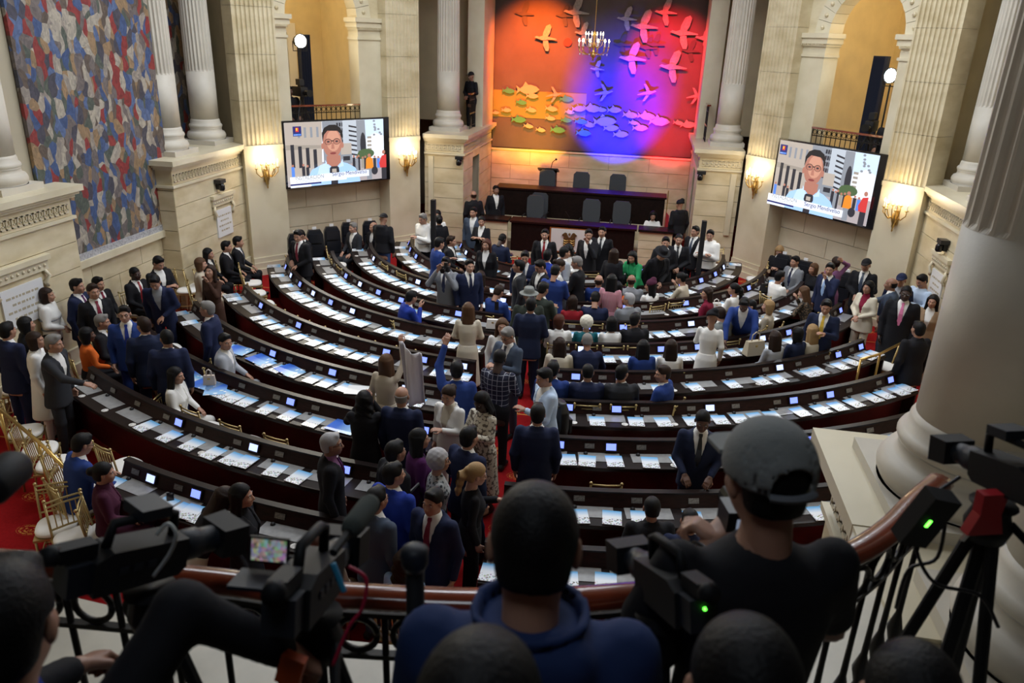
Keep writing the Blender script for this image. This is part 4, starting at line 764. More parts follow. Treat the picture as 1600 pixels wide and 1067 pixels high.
# ------------------------------------------------------------------ backdrop with birds and fish
bd = empty('stage_backdrop', (0, 24.58, 2.32), 0, 'tall painted backdrop with birds and fish under orange, blue and red light', 'backdrop')
BG = mat('backdrop_paint', (0.085, 0.075, 0.075), 0.75, var=0.12, scale=1.5)
MB().box(-3.1, 3.1, -0.02, 0.02, 0, 5.3).build('panel', BG, bd)
MB().box(-3.1, -0.2, -0.035, -0.02, 0.95, 1.75).build('wave_band', mat('backdrop_band', (0.20, 0.20, 0.05), 0.75), bd); MB().box(-3.1, 3.1, -0.04, -0.02, 0.0, 0.03).build('bottom_trim', BLACK, bd)
FISHC = [mat('fish_cream', (0.34, 0.32, 0.22), 0.6), mat('fish_green', (0.05, 0.26, 0.12), 0.6), mat('fish_white', (0.30, 0.30, 0.30), 0.6)]; BIRDC = mat('bird_white', (0.28, 0.275, 0.27), 0.6, var=0.2, scale=20); DARKB = mat('bird_dark', (0.12, 0.11, 0.11), 0.7)
def P2(px, py): d = ray(px, py); q = CC + d * (24.52 / d[1]); return q[0], q[2] - 2.32
def cut(pts, cx, cz, s, a, d0, th, m, name, flip=1, parent=bd):
    c, sn = math.cos(a), math.sin(a); q = [(cx + s * (flip * u * c - v * sn), cz + s * (flip * u * sn + v * c)) for u, v in pts]
    mb = MB(); mb.prism(q, -d0 - th, -d0, lambda u, v, w: (u, w, v)); return mb.build(name, m, parent)
FISH = [(-0.5, 0), (-0.36, 0.13), (-0.1, 0.2), (0.2, 0.15), (0.34, 0.05), (0.5, 0.17), (0.44, 0), (0.5, -0.17), (0.34, -0.05), (0.15, -0.16), (-0.15, -0.18), (-0.36, -0.1)]
WING = [(0, 0), (0.05, 0.25), (0.22, 0.55), (0.42, 0.62), (0.5, 0.5), (0.4, 0.2), (0.25, 0.0)]; WING2 = [(0, 0), (-0.02, -0.3), (0.1, -0.6), (0.25, -0.62), (0.3, -0.45), (0.25, -0.1)]; BODY = [(-0.4, 0.1), (-0.3, 0.16), (-0.15, 0.1), (0.1, 0.14), (0.3, 0.05), (0.75, -0.12), (0.72, -0.16), (0.25, -0.1), (0.0, -0.1), (-0.2, 0.0)]
brng = random.Random(11)
for px, py, s, dk in ((848, 60, .62, 0), (815, 22, .55, 1), (895, 20, .7, 0), (878, 25, .5, 1), (908, 52, .5, 0), (975, 30, .55, 0), (1000, 42, .75, 0), (1035, 20, .6, 0), (1062, 52, .75, 0), (982, 92, .75, 0), (1045, 105, .75, 0), (1020, 70, .5, 1), (968, 70, .5, 1), (1098, 60, .6, 0), (1075, 80, .5, 1), (930, 108, .4, 0), (1008, 75, .5, 1)):
    x, z = P2(px, py); s *= 0.92; d0 = 0.10 if not dk else 0.04; m = DARKB if dk else BIRDC
    if dk: m = mat('bird_grey', (0.05, 0.05, 0.05), 0.7)
    o = cut(BODY, x, z, s, 0.15, d0 + 0.02, 0.03, m, 'bird_body'); cut(WING, x, z + 0.04 * s, s, 0.1, d0, 0.02, m, 'bird_wing'); cut(WING2, x + 0.02, z - 0.02 * s, s, 0.1, d0, 0.02, m, 'bird_wing')
for px, py, s in ((870, 148, .55), (948, 145, .6), (1015, 145, .6), (1090, 150, .55)):
    x, z = P2(px, py); s *= 0.8; cut(BODY, x, z, s, 0, 0.12, 0.03, BIRDC, 'swallow_body', -1); cut([(0.1, 0), (-0.25, 0.5), (-0.4, 0.52), (-0.15, 0.0)], x, z, s, 0, 0.1, 0.02, BIRDC, 'swallow_wing'); cut([(0.1, 0), (-0.25, -0.5), (-0.4, -0.52), (-0.15, 0.0)], x, z, s, 0, 0.1, 0.02, BIRDC, 'swallow_wing')
for px, py, s, c in ((795, 142, .5, 1), (825, 140, .9, 0), (832, 150, .5, 0), (815, 160, .45, 1), (792, 172, .4, 0), (830, 172, .45, 0), (862, 170, .5, 0), (885, 155, .55, 1), (905, 170, .55, 2), (811, 187, .6, 1), (860, 185, .42, 0), (885, 188, .45, 1), (890, 175, .4, 0), (826, 197, .4, 0), (872, 203, .6, 1), (912, 208, .6, 1), (908, 190, .5, 1), (925, 170, .7, 2), (945, 190, .9, 2), (960, 172, .55, 2), (985, 180, .6, 2), (1010, 182, .7, 2), (1030, 190, .8, 2), (1000, 200, .6, 2), (955, 200, .6, 2), (920, 195, .5, 2), (970, 210, .6, 2), (1075, 195, .6, 2), (1060, 192, .4, 2), (940, 172, .4, 2), (845, 203, .4, 0), (775, 176, .3, 0), (990, 192, .4, 2)):
    x, z = P2(px, py); f = cut(FISH, x, z, s * 0.80, brng.uniform(-0.12, 0.05), 0.05 + brng.uniform(0, 0.06), 0.025, FISHC[c], 'fish', -1); cut([(-0.05, 0.15), (0.12, 0.32), (0.22, 0.14)], x, z, s * 0.80, 0, 0.06, 0.02, FISHC[c], 'fish_fin', -1)
x, z = P2(887, 66); MB().lathe([(0.12, 0), (0.12, 0.02)], 20, T=lambda a, b, c: (x + a, -0.05 - c, z + b)).build('red_disc', mat('red_disc', (0.7, 0.03, 0.02), 0.6), bd)
# ------------------------------------------------------------------ people: smooth-union distance fields meshed with surface nets
def nets(F, lo, h):
    nx, ny, nz = F.shape; S = F < 0
    c = np.zeros((nx - 1, ny - 1, nz - 1), np.int8)
    for a in (0, 1):
        for b in (0, 1):
            for d in (0, 1): c += S[a:nx - 1 + a, b:ny - 1 + b, d:nz - 1 + d]
    act = (c > 0) & (c < 8); idx = -np.ones(act.shape, np.int64); I = np.argwhere(act); n = len(I); idx[act] = np.arange(n)
    acc = np.zeros((n, 3)); cnt = np.zeros((n, 1))
    cor = [(a, b, d) for a in (0, 1) for b in (0, 1) for d in (0, 1)]
    for p in cor:
        for ax in range(3):
            if p[ax]: continue
            q = list(p); q[ax] = 1
            f0 = F[I[:, 0] + p[0], I[:, 1] + p[1], I[:, 2] + p[2]]; f1 = F[I[:, 0] + q[0], I[:, 1] + q[1], I[:, 2] + q[2]]
            m = (f0 < 0) != (f1 < 0); t = np.where(m, f0 / np.where(m, f0 - f1, 1), 0)
            P = np.tile(np.array(p, float), (n, 1)); P[:, ax] += t; acc += P * m[:, None]; cnt += m[:, None]
    V = (I + acc / np.maximum(cnt, 1)) * h + np.array(lo)
    Q = []
    for ax in range(3):
        sl0 = [slice(None)] * 3; sl1 = [slice(None)] * 3; sl0[ax] = slice(0, -1); sl1[ax] = slice(1, None)
        s0, s1 = S[tuple(sl0)], S[tuple(sl1)]; E_ = np.argwhere(s0 != s1)
        o = [k for k in range(3) if k != ax]
        ok = (E_[:, o[0]] > 0) & (E_[:, o[1]] > 0) & (E_[:, o[0]] < F.shape[o[0]] - 1) & (E_[:, o[1]] < F.shape[o[1]] - 1); E_ = E_[ok]
        def g(da, db): q = E_.copy(); q[:, o[0]] += da; q[:, o[1]] += db; return idx[q[:, 0], q[:, 1], q[:, 2]]
        quad = np.stack([g(-1, -1), g(0, -1), g(0, 0), g(-1, 0)], 1)
        flip = s0[E_[:, 0], E_[:, 1], E_[:, 2]] ^ (ax == 1)
        quad[~flip] = quad[~flip][:, ::-1]; Q.append(quad)
    return V, np.concatenate(Q)
class Fld:
    def __init__(s, lo, hi, h):
        s.lo, s.h = lo, h; ax = [np.arange(lo[i], hi[i] + h, h, dtype=np.float32) for i in range(3)]
        s.X, s.Y, s.Z = np.meshgrid(*ax, indexing='ij'); s.f = np.full(s.X.shape, 9.0, np.float32)
    def pts(s): return s.X, s.Y, s.Z
    def u(s, d, k=0.03):
        h = np.clip(0.5 + 0.5 * (s.f - d) / k, 0, 1); s.f = s.f * (1 - h) + d * h - k * h * (1 - h); return s
    def cut(s, d): s.f = np.maximum(s.f, -d); return s
    def cap(s, a, b, ra, rb, k=0.03): return s.u(capd(s.pts(), a, b, ra, rb), k)
    def ell(s, c, r, k=0.03, R=None): return s.u(elld(s.pts(), c, r), k)
    def mesh(s): return nets(s.f, s.lo, s.h)
def capd(P, a, b, ra, rb):
    a = np.asarray(a, float); b = np.asarray(b, float); d = b - a; L2 = max(1e-9, float(d @ d))
    x, y, z = P[0] - a[0], P[1] - a[1], P[2] - a[2]; t = np.clip((x * d[0] + y * d[1] + z * d[2]) / L2, 0, 1)
    return np.sqrt((x - t * d[0]) ** 2 + (y - t * d[1]) ** 2 + (z - t * d[2]) ** 2) - (ra + (rb - ra) * t)
def elld(P, c, r):
    q = np.sqrt(((P[0] - c[0]) / r[0]) ** 2 + ((P[1] - c[1]) / r[1]) ** 2 + ((P[2] - c[2]) / r[2]) ** 2); return (q - 1) * min(r)
def loft(P, prof, ex=2.3):                                    # prof rows: z, half width, half depth, y offset
    z = P[2]; zs = [p[0] for p in prof]; a = np.interp(z, zs, [p[1] for p in prof]); b = np.interp(z, zs, [p[2] for p in prof]); y0 = np.interp(z, zs, [p[3] for p in prof])
    q = (np.abs(P[0] / a) ** ex + np.abs((P[1] - y0) / b) ** ex) ** (1 / ex); d = (q - 1) * np.minimum(a, b)
    return np.maximum(d, np.maximum(zs[0] - z, z - zs[-1]))
# arms: elbow and wrist offsets from the shoulder (x outward, y forward, z up)
ARM = {'down': ((.06, -.03, -.28), (.05, .05, -.53)), 'front': ((.07, .03, -.28), (-.13, .20, -.38)), 'cross': ((.06, .08, -.27), (-.22, .20, -.19)), 'phone': ((.05, .10, -.26), (-.10, .30, -.16)),
       'eye': ((.09, .20, -.17), (-.12, .22, .13)), 'fwd': ((.05, .22, -.17), (.02, .46, -.22)), 'up': ((.05, .12, .22), (-.02, .18, .47)), 'chin': ((.04, .15, -.23), (-.11, .19, .05)), 'lap': ((.05, .06, -.27), (-.04, .26, -.36)),
       'desk': ((.09, .17, -.22), (.0, .40, -.27)), 'side': ((.14, -.05, -.25), (.10, .02, -.50)), 'hip': ((.17, -.04, -.23), (.02, .10, -.34)), 'hair': ((.14, .06, .16), (-.06, -.06, .27)), 'point': ((.12, .20, -.14), (.10, .46, -.10)), 'back': ((.08, -.12, -.26), (-.10, -.17, -.42)), 'wing': ((.09, .15, .20), (.24, .30, .02)), 'reach': ((.05, .20, -.20), (.02, .36, -.42)), 'lens': ((.07, .08, -.25), (-.16, .25, -.12))}
# pose: legs, lean, right arm, left arm, head yaw, head pitch
POSE = {'stand': ('s', 0.02, 'down', 'down', 0, 0), 'standr': ('s', 0.02, 'down', 'down', -0.5, 0), 'standl': ('s', 0.02, 'down', 'down', 0.5, 0), 'clasp': ('s', 0.02, 'front', 'front', 0, 0.05), 'cross': ('s', 0.02, 'cross', 'cross', 0.3, 0.05), 'phone': ('s', 0.06, 'phone', 'phone', 0, 0.4), 'shoot': ('s', 0.03, 'eye', 'eye', 0, 0.05),
        'point': ('s', 0.08, 'fwd', 'down', 0, 0.05), 'banner': ('s', 0.05, 'up', 'down', 0, -0.1), 'bannerl': ('s', 0.05, 'down', 'up', 0, -0.1), 'chin': ('s', 0.03, 'down', 'chin', 0.5, 0.05), 'lean': ('s', 0.55, 'reach', 'reach', 0, 0.3), 'bend': ('s', 0.35, 'down', 'front', 0, 0.35), 'walk': ('w', 0.05, 'down', 'front', 0, 0), 'hair': ('s', 0.0, 'hair', 'down', 0, 0), 'talk': ('s', 0.05, 'point', 'front', 0.1, 0.1), 'hold': ('s', 0.05, 'down', 'phone', 0.1, 0.2), 'hands': ('s', 0.06, 'lap', 'lap', 0, 0.3),
        'sit': ('t', 0.05, 'lap', 'lap', 0, 0.05), 'sitr': ('t', 0.06, 'lap', 'lap', -0.7, 0.05), 'sitl': ('t', 0.06, 'lap', 'lap', 0.7, 0.05), 'sitp': ('t', 0.16, 'phone', 'phone', 0, 0.5), 'desk': ('t', 0.2, 'desk', 'desk', 0, 0.25), 'sitc': ('t', 0.22, 'chin', 'desk', 0.2, 0.2), 'sitb': ('t', -0.08, 'hip', 'lap', 0.2, 0.0), 'situ': ('t', 0.05, 'lap', 'chin', 0.2, -0.1)}
def rx(v, a): c, s = math.cos(a), math.sin(a); return np.array([v[0], v[1] * c + v[2] * s, -v[1] * s + v[2] * c])   # +a leans the top forward (+y)
class Rig:
    def __init__(r, pose, fem):
        legs, lean, ar, al, hy, hp = POSE[pose]; r.fem = fem; r.legs = legs; r.lean = lean; w = 0.165 if fem else 0.188
        r.hz = 0.92 if legs != 't' else 0.545; r.hip = np.array([0, 0, r.hz]); r.dz = r.hz - 0.92
        r.tf = lambda v: r.hip + rx(np.array(v, float) - np.array([0, 0, 0.92]), lean)         # torso point given in standing coordinates
        r.sh = {1: r.tf((w, 0, 1.405)), -1: r.tf((-w, 0, 1.405))}; r.el = {}; r.wr = {}
        for s, nm in ((1, ar), (-1, al)):
            e, q = ARM[nm]; kk = 0.93 if fem else 1.0
            if lean > 0.3 and nm == 'reach': f = lambda v: np.array(v)
            else: f = lambda v: rx(np.array(v), lean)
            r.el[s] = r.sh[s] + f((s * e[0] * kk, e[1] * kk, e[2] * kk)); r.wr[s] = r.sh[s] + f((s * q[0] * kk, q[1] * kk, q[2] * kk))
        r.kn = {}; r.an = {}; r.hj = {}
        for s in (1, -1):
            r.hj[s] = np.array([s * 0.09, 0, r.hz - 0.02])
            if legs == 't': r.kn[s] = np.array([s * 0.11, 0.41, 0.50]); r.an[s] = np.array([s * 0.11, 0.40, 0.09])
            elif legs == 'w': r.kn[s] = np.array([s * 0.09, 0.12 if s > 0 else -0.03, 0.49]); r.an[s] = np.array([s * 0.09, 0.20 if s > 0 else -0.24, 0.09 if s > 0 else 0.13])
            else: r.kn[s] = np.array([s * 0.10, 0.015, 0.49]); r.an[s] = np.array([s * 0.11, -0.01, 0.09])
        r.nk = r.tf((0, -0.015, 1.46)); r.hd = r.tf((0, 0.02, 1.612)) + np.array([0, 0.02 * hp, 0]); r.hy, r.hp = hy, hp
        r.HM = Matrix.Translation(Vector(r.hd)) @ Matrix.Rotation(hy, 4, 'Z') @ Matrix.Rotation(-hp - lean * 0.5, 4, 'X')
    def inv(r, P):                                              # grid points to upright torso coordinates
        c, s = math.cos(r.lean), math.sin(r.lean); y = P[1] - r.hip[1]; z = P[2] - r.hip[2]; return P[0], y * c - z * s, y * s + z * c + 0.92
def field(rig, lo, hi, h):
    return Fld(lo, hi, h)
def bounds(pts, pad):
    p = np.array(pts); return tuple(p.min(0) - pad), tuple(p.max(0) + pad)
TOR_M = [(0.70, .165, .115, -.01), (0.92, .165, .115, -.005), (1.08, .148, .100, .005), (1.28, .175, .118, .0), (1.38, .165, .100, -.01), (1.44, .10, .075, -.015), (1.49, .05, .05, -.01)]
TOR_F = [(0.70, .165, .115, -.01), (0.90, .172, .118, -.012), (1.08, .125, .092, .0), (1.26, .150, .122, .012), (1.37, .142, .088, -.01), (1.43, .085, .066, -.015), (1.48, .045, .045, -.01)]
def tor(fem, g, ga=None): return [(z, a + g, b + (ga if ga is not None else g), y) for z, a, b, y in (TOR_F if fem else TOR_M)]
MC = {}
def to_mesh(name, V, Q, mats=1, mi=None):
    me = bpy.data.meshes.new(name); me.vertices.add(len(V)); me.vertices.foreach_set('co', np.asarray(V, np.float32).ravel())
    n = len(Q); me.loops.add(n * 4); me.loops.foreach_set('vertex_index', Q.astype(np.int32).ravel()); me.polygons.add(n); me.polygons.foreach_set('loop_start', np.arange(0, 4 * n, 4, dtype=np.int32)); me.polygons.foreach_set('loop_total', np.full(n, 4, np.int32))
    for i in range(mats): me.materials.append(None)
    if mi is not None: me.polygons.foreach_set('material_index', np.asarray(mi, np.int32))
    me.polygons.foreach_set('use_smooth', np.ones(n, bool)); me.update(calc_edges=True); me.validate(); return me
def join(parts):
    V = []; Q = []; M = []; o = 0
    for v, q, m in parts: V.append(v); Q.append(q + o); M.append(np.full(len(q), m)); o += len(v)
    return np.concatenate(V), np.concatenate(Q), np.concatenate(M)
def head_parts(fem, h=0.0085):
    key = ('head', fem, h)
    if key in MC: return MC[key]
    f = Fld((-0.11, -0.125, -0.20), (0.11, 0.145, 0.14), h); w = 0.070 if fem else 0.074
    f.ell((0, -0.012, 0.03), (w + 0.002, 0.094, 0.088)); f.ell((0, 0.022, -0.04), (w - 0.010, 0.072, 0.075), 0.02); f.ell((0, 0.060, -0.088), (0.030, 0.024, 0.024), 0.02)
    f.cap((0, -0.03, -0.05), (0, -0.035, -0.19), 0.052, 0.056 if not fem else 0.048, 0.03)
    f.cap((0, 0.088, 0.012), (0, 0.108, -0.028), 0.007, 0.013, 0.014); f.ell((0, 0.098, -0.034), (0.019, 0.013, 0.010), 0.010)
    for s in (-1, 1):
        f.cap((s * 0.012, 0.088, 0.027), (s * 0.045, 0.072, 0.025), 0.007, 0.008, 0.014); f.ell((s * 0.040, 0.058, -0.022), (0.022, 0.022, 0.022), 0.03)
        f.ell((s * (w + 0.007), -0.008, -0.004), (0.011, 0.019, 0.033), 0.008)
    f.ell((0, 0.085, -0.062), (0.026, 0.012, 0.009), 0.012)
    V, Q = f.mesh(); out = [(V, Q, 0)]
    for s in (-1, 1):
        for c, r, m in (((s * 0.031, 0.078, 0.008), (0.0135, 0.008, 0.0075), 1), ((s * 0.031, 0.0835, 0.008), (0.006, 0.004, 0.006), 2), ((s * 0.031, 0.0835, 0.031), (0.019, 0.008, 0.0042), 2)):
            g = Fld(tuple(np.array(c) - np.array(r) - 0.008), tuple(np.array(c) + np.array(r) + 0.008), 0.0042); g.ell(c, r); v, q = g.mesh(); out.append((v, q, m))
    g = Fld((-0.035, 0.075, -0.085), (0.035, 0.11, -0.045), 0.005); g.ell((0, 0.0905, -0.063), (0.022, 0.008, 0.0075)); v, q = g.mesh(); out.append((v, q, 3))
    MC[key] = join(out); return MC[key]
def hand_parts(kind, h=0.0075):
    key = ('hand', kind, h)
    if key in MC: return MC[key]
    f = Fld((-0.07, -0.06, -0.21), (0.075, 0.08, 0.05), h)       # fingers point to -z, palm faces +y, thumb to +x
    f.cap((0, 0, 0.04), (0, 0, -0.01), 0.026, 0.026); f.u(loft(f.pts(), [(-0.095, .038, .014, 0), (-0.05, .042, .016, 0), (0.0, .030, .020, 0)], 2.6), 0.012)
    curl = {'relax': 0.45, 'grip': 1.25, 'flat': 0.12}[kind]
    for i, (x, L) in enumerate(((0.029, 0.070), (0.010, 0.078), (-0.010, 0.072), (-0.028, 0.056))):
        p = np.array([x, 0, -0.088]); a = curl * (0.6 + 0.12 * i)
        for j, (q, r) in enumerate(((0.45, 0.0095), (0.32, 0.0088), (0.23, 0.0078))):
            n = p + L * q * np.array([0.03 * (1.5 - i), math.sin(a), -math.cos(a)]); f.cap(p, n, r, r * 0.95, 0.005); p = n; a += curl * 0.75
    t = [np.array([0.030, 0.006, -0.030]), np.array([0.055, 0.018, -0.058]), np.array([0.058 - 0.02 * curl, 0.030 + 0.012 * curl, -0.086]), np.array([0.054 - 0.035 * curl, 0.036 + 0.02 * curl, -0.108])]
    for a, b, r in zip(t, t[1:], (0.014, 0.011, 0.0095)): f.cap(a, b, r, r * 0.9, 0.008)
    V, Q = f.mesh(); MC[key] = (V, Q); return MC[key]
def xf(V, M): A = np.array(M); return V @ A[:3, :3].T + A[:3, 3]
def hand_matrix(rig, s):
    d = Vector(rig.wr[s] - rig.el[s]).normalized(); z = -d
    inner = Vector((-s, 0.25, 0)) if abs(d.z) > 0.75 else Vector((-s * 0.3, 0, -1))
    if d.z > 0.4: inner = Vector((-s * 0.2, 1, 0))
    y = (inner - z * inner.dot(z)).normalized(); x = y.cross(z).normalized()
    # thumb is on +x for the mirrored side: flip x so the thumb points forward / inward
    fwd = Vector((0, 1, 0.5)); 
    if x.dot(fwd) < 0: x = -x
    M = Matrix(((x.x, y.x, z.x, 0), (x.y, y.y, z.y, 0), (x.z, y.z, z.z, 0), (0, 0, 0, 1))); M.translation = Vector(rig.wr[s]) + d * 0.015; return M
def body_mesh(pose, fem, hands, bare=False, hh=0.0085):
    key = ('body', pose, fem, hands, bare, hh)
    if key in MC: return MC[key]
    r = Rig(pose, fem); pts = [r.hd, r.nk] + [x[s] for x in (r.el, r.wr, r.kn, r.an, r.hj, r.sh) for s in (1, -1)]; lo, hi = bounds(pts, 0.14)
    f = Fld(lo, hi, 0.026 if not bare else 0.018); f.u(loft(r.inv(f.pts()), tor(fem, -0.012)), 0.02); f.cap(r.nk, r.hd - np.array([0, 0.02, 0.08]), 0.052, 0.05)
    for s in (1, -1):
        f.cap(r.sh[s], r.el[s], 0.044 if fem else 0.05, 0.036); f.cap(r.el[s], r.wr[s], 0.036, 0.027); f.cap(r.hj[s], r.kn[s], 0.078, 0.052); f.cap(r.kn[s], r.an[s], 0.05, 0.034)
    V, Q = f.mesh(); parts = [(V, Q, 0)]
    hv, hq, hm = head_parts(fem, hh); hv = xf(hv, r.HM); n = len(V)
    HV, HQ = hand_parts(hands, 0.0075)
    allv = [V, hv]; allq = [Q, hq + n]; allm = [np.zeros(len(Q), int), hm]; o = n + len(hv)
    for s in (1, -1):
        M = hand_matrix(r, s); v = xf(HV * (0.92 if fem else 1.0), M); q = HQ + o
        if M.to_3x3().determinant() < 0: q = q[:, ::-1]
        allv.append(v); allq.append(q); allm.append(np.zeros(len(q), int)); o += len(v)
    MC[key] = to_mesh('body', np.concatenate(allv), np.concatenate(allq), 4, np.concatenate(allm)); return MC[key]
def top_mesh(pose, fem, kind):
    """kind: jacket, shirt, coat, hoodie, blouse, tee"""
    key = ('top', pose, fem, kind)
    if key in MC: return MC[key]
    r = Rig(pose, fem); pts = [r.nk, r.hd - np.array([0, 0, .08])] + [x[s] for x in (r.el, r.wr, r.sh, r.hj) for s in (1, -1)]; lo, hi = bounds(pts, 0.19)
    low = 0.74 if kind == 'jacket' else 0.86
    if r.legs == 't': low = max(low, 0.86)
    if kind == 'coat' and r.legs != 't': low = 0.45; lo = (lo[0], lo[1], 0.40)
    lo = (lo[0], lo[1], max(lo[2], r.tf((0, 0, low))[2] - 0.12 if kind != 'coat' else 0.38))
    f = Fld(lo, hi, 0.0165); P = r.inv(f.pts()); g = {'jacket': .026, 'coat': .03, 'hoodie': .036, 'shirt': .010, 'blouse': .012, 'tee': .012}[kind]
    pr = tor(fem, g); pr = [p for p in pr if p[0] > low + 0.05]; z0 = pr[0]
    hem = 0.012 if kind in ('jacket', 'hoodie') else 0.0
    pr = [(low, z0[1] + hem, z0[2] + hem, z0[3])] + pr
    if kind == 'coat': pr = [(low, .24, .19, 0), (0.8, .21, .15, 0)] + [p for p in pr if p[0] > 0.9]
    if kind != 'hoodie': pr = pr[:-1] + [(pr[-1][0] - 0.015, pr[-1][1], pr[-1][2], pr[-1][3])]
    f.u(loft(P, pr), 0.02)
    for s in (1, -1):
        a = {'jacket': (.064, .052, .041), 'coat': (.068, .056, .046), 'hoodie': (.070, .060, .046), 'shirt': (.056, .046, .036), 'blouse': (.052, .048, .044), 'tee': (.060, .058, .05)}[kind]
        if fem: a = tuple(x * 0.9 for x in a)
        d = (r.wr[s] - r.el[s]); L = np.linalg.norm(d)
        if kind == 'tee': f.cap(r.sh[s], r.sh[s] + (r.el[s] - r.sh[s]) * 0.75, a[0], a[1], 0.05)
        else: f.cap(r.sh[s], r.el[s], a[0], a[1], 0.05); f.cap(r.el[s], r.wr[s] - d / L * 0.012, a[1], a[2], 0.03)
    if kind == 'hoodie': f.cap(r.tf((-0.07, -0.085, 1.44)), r.tf((0.07, -0.085, 1.44)), 0.055, 0.055, 0.03)
    if kind in ('jacket', 'coat'):                              # collar roll and open front
        X, Y, Z = P; f.cap(r.tf((-0.055, -0.055, 1.475)), r.tf((0.055, -0.055, 1.475)), 0.026, 0.026, 0.02)
        wv = np.interp(Z, [1.00, 1.08, 1.42, 1.52], [-0.05, 0.004, 0.075, 0.085]); v = np.maximum(np.abs(X) - wv, 0.02 - Y) ; f.cut(v)
    V, Q = f.mesh(); MC[key] = to_mesh(kind, V, Q); return MC[key]
def shirt_front(pose, fem):
    key = ('sf', pose, fem)
    if key in MC: return MC[key]
    r = Rig(pose, fem); lo, hi = bounds([r.tf((-.17, -.12, 1.0)), r.tf((.17, .16, 1.52)), r.tf((.17, -.12, 1.52)), r.tf((-.17, .16, 1.0))], 0.03)
    f = Fld(lo, hi, 0.0165); P = r.inv(f.pts()); pr = [(1.0, .15, .105, .005)] + [p for p in tor(fem, 0.009) if p[0] > 1.02][:-1] + [(1.485, .066, .066, -.008), (1.505, .060, .060, -.004)]
    f.u(loft(P, pr), 0.01); V, Q = f.mesh(); MC[key] = to_mesh('shirt_front', V, Q); return MC[key]
def tie_mesh(pose, fem):
    key = ('tie', pose)
    if key in MC: return MC[key]
    r = Rig(pose, False); pr = [(1.0, .15, .105, .005)] + [p for p in tor(False, 0.009) if p[0] > 1.02][:-1] + [(1.485, .066, .066, -.008)]
    zs = [1.47, 1.45, 1.43, 1.38, 1.30, 1.20, 1.10, 1.04]; ws = [.020, .022, .015, .022, .028, .034, .038, .006]; vv = []; ff = []
    for z, w in zip(zs, ws):
        b = np.interp(z, [p[0] for p in pr], [p[2] for p in pr]); y0 = np.interp(z, [p[0] for p in pr], [p[3] for p in pr])
        for x, dy in ((-w, .004), (w, .004), (w, .016), (-w, .016)): vv.append(r.tf((x, y0 + b + dy - 0.003, z)))
    for i in range(len(zs) - 1):
        for j in range(4): ff.append((i * 4 + j, i * 4 + (j + 1) % 4, i * 4 + 4 + (j + 1) % 4, i * 4 + 4 + j))
    ff += [(0, 1, 2, 3), tuple(len(vv) - 1 - i for i in range(4))]
    mb = MB().add(vv, ff); me = mb.mesh('tie', False, [None]); MC[key] = me; return me
def leg_mesh(pose, fem, kind):
    """kind: trousers, skirt"""
    key = ('leg', pose, fem, kind)
    if key in MC: return MC[key]
    r = Rig(pose, fem); lo, hi = bounds([x[s] for x in (r.hj, r.kn, r.an) for s in (1, -1)], 0.17); hi = (hi[0], hi[1], r.hz + 0.16); lo = (lo[0], lo[1], 0.03)
    f = Fld(lo, hi, 0.0185)
    if kind == 'skirt' and r.legs != 't':
        lo = (-0.30, -0.26, 0.2); hi = (0.30, 0.26, r.hz + 0.16); f = Fld(lo, hi, 0.0185)
        f.u(loft(f.pts(), [(0.28, .23, .19, 0), (0.6, .20, .165, 0), (0.92, .178, .13, -.01), (1.03, .14, .105, 0)], 2.0), 0.01)
    else:
        X, Y, Z = r.inv(f.pts()) if r.legs != 't' else (f.X, f.Y, f.Z - r.dz)
        f.u(loft((X, Y, Z), [(0.80, .165, .125, -.005), (0.92, .176, .128, -.008), (1.05, .150, .108, 0.0)]), 0.02)
        for s in (1, -1): f.cap(r.hj[s], r.kn[s], 0.093, 0.068, 0.04); f.cap(r.kn[s], r.an[s], 0.068, 0.056, 0.03)
        if kind == 'skirt': f.cap(r.kn[1] * [1, 1, 1] + [0, 0, -.02], r.kn[-1] + np.array([0, 0, -.02]), 0.075, 0.075, 0.06); f.cap(r.hj[1], r.hj[-1], 0.1, 0.1, .05); f.cap((0, 0.2, r.hz - .03), (0, 0.4, 0.48), 0.08, 0.075, .06)
    V, Q = f.mesh(); MC[key] = to_mesh(kind, V, Q); return MC[key]
def shoe_mesh():
    if 'shoe' in MC: return MC['shoe']
    f = Fld((-0.07, -0.12, -0.01), (0.07, 0.24, 0.13), 0.0125); f.cap((0, -0.06, 0.04), (0, 0.15, 0.03), 0.038, 0.036); f.cap((0, -0.04, 0.05), (0, -0.02, 0.09), 0.042, 0.045); f.f = np.maximum(f.f, 0.002 - f.Z)
    V, Q = f.mesh(); MC['shoe'] = to_mesh('shoe', V, Q); return MC['shoe']
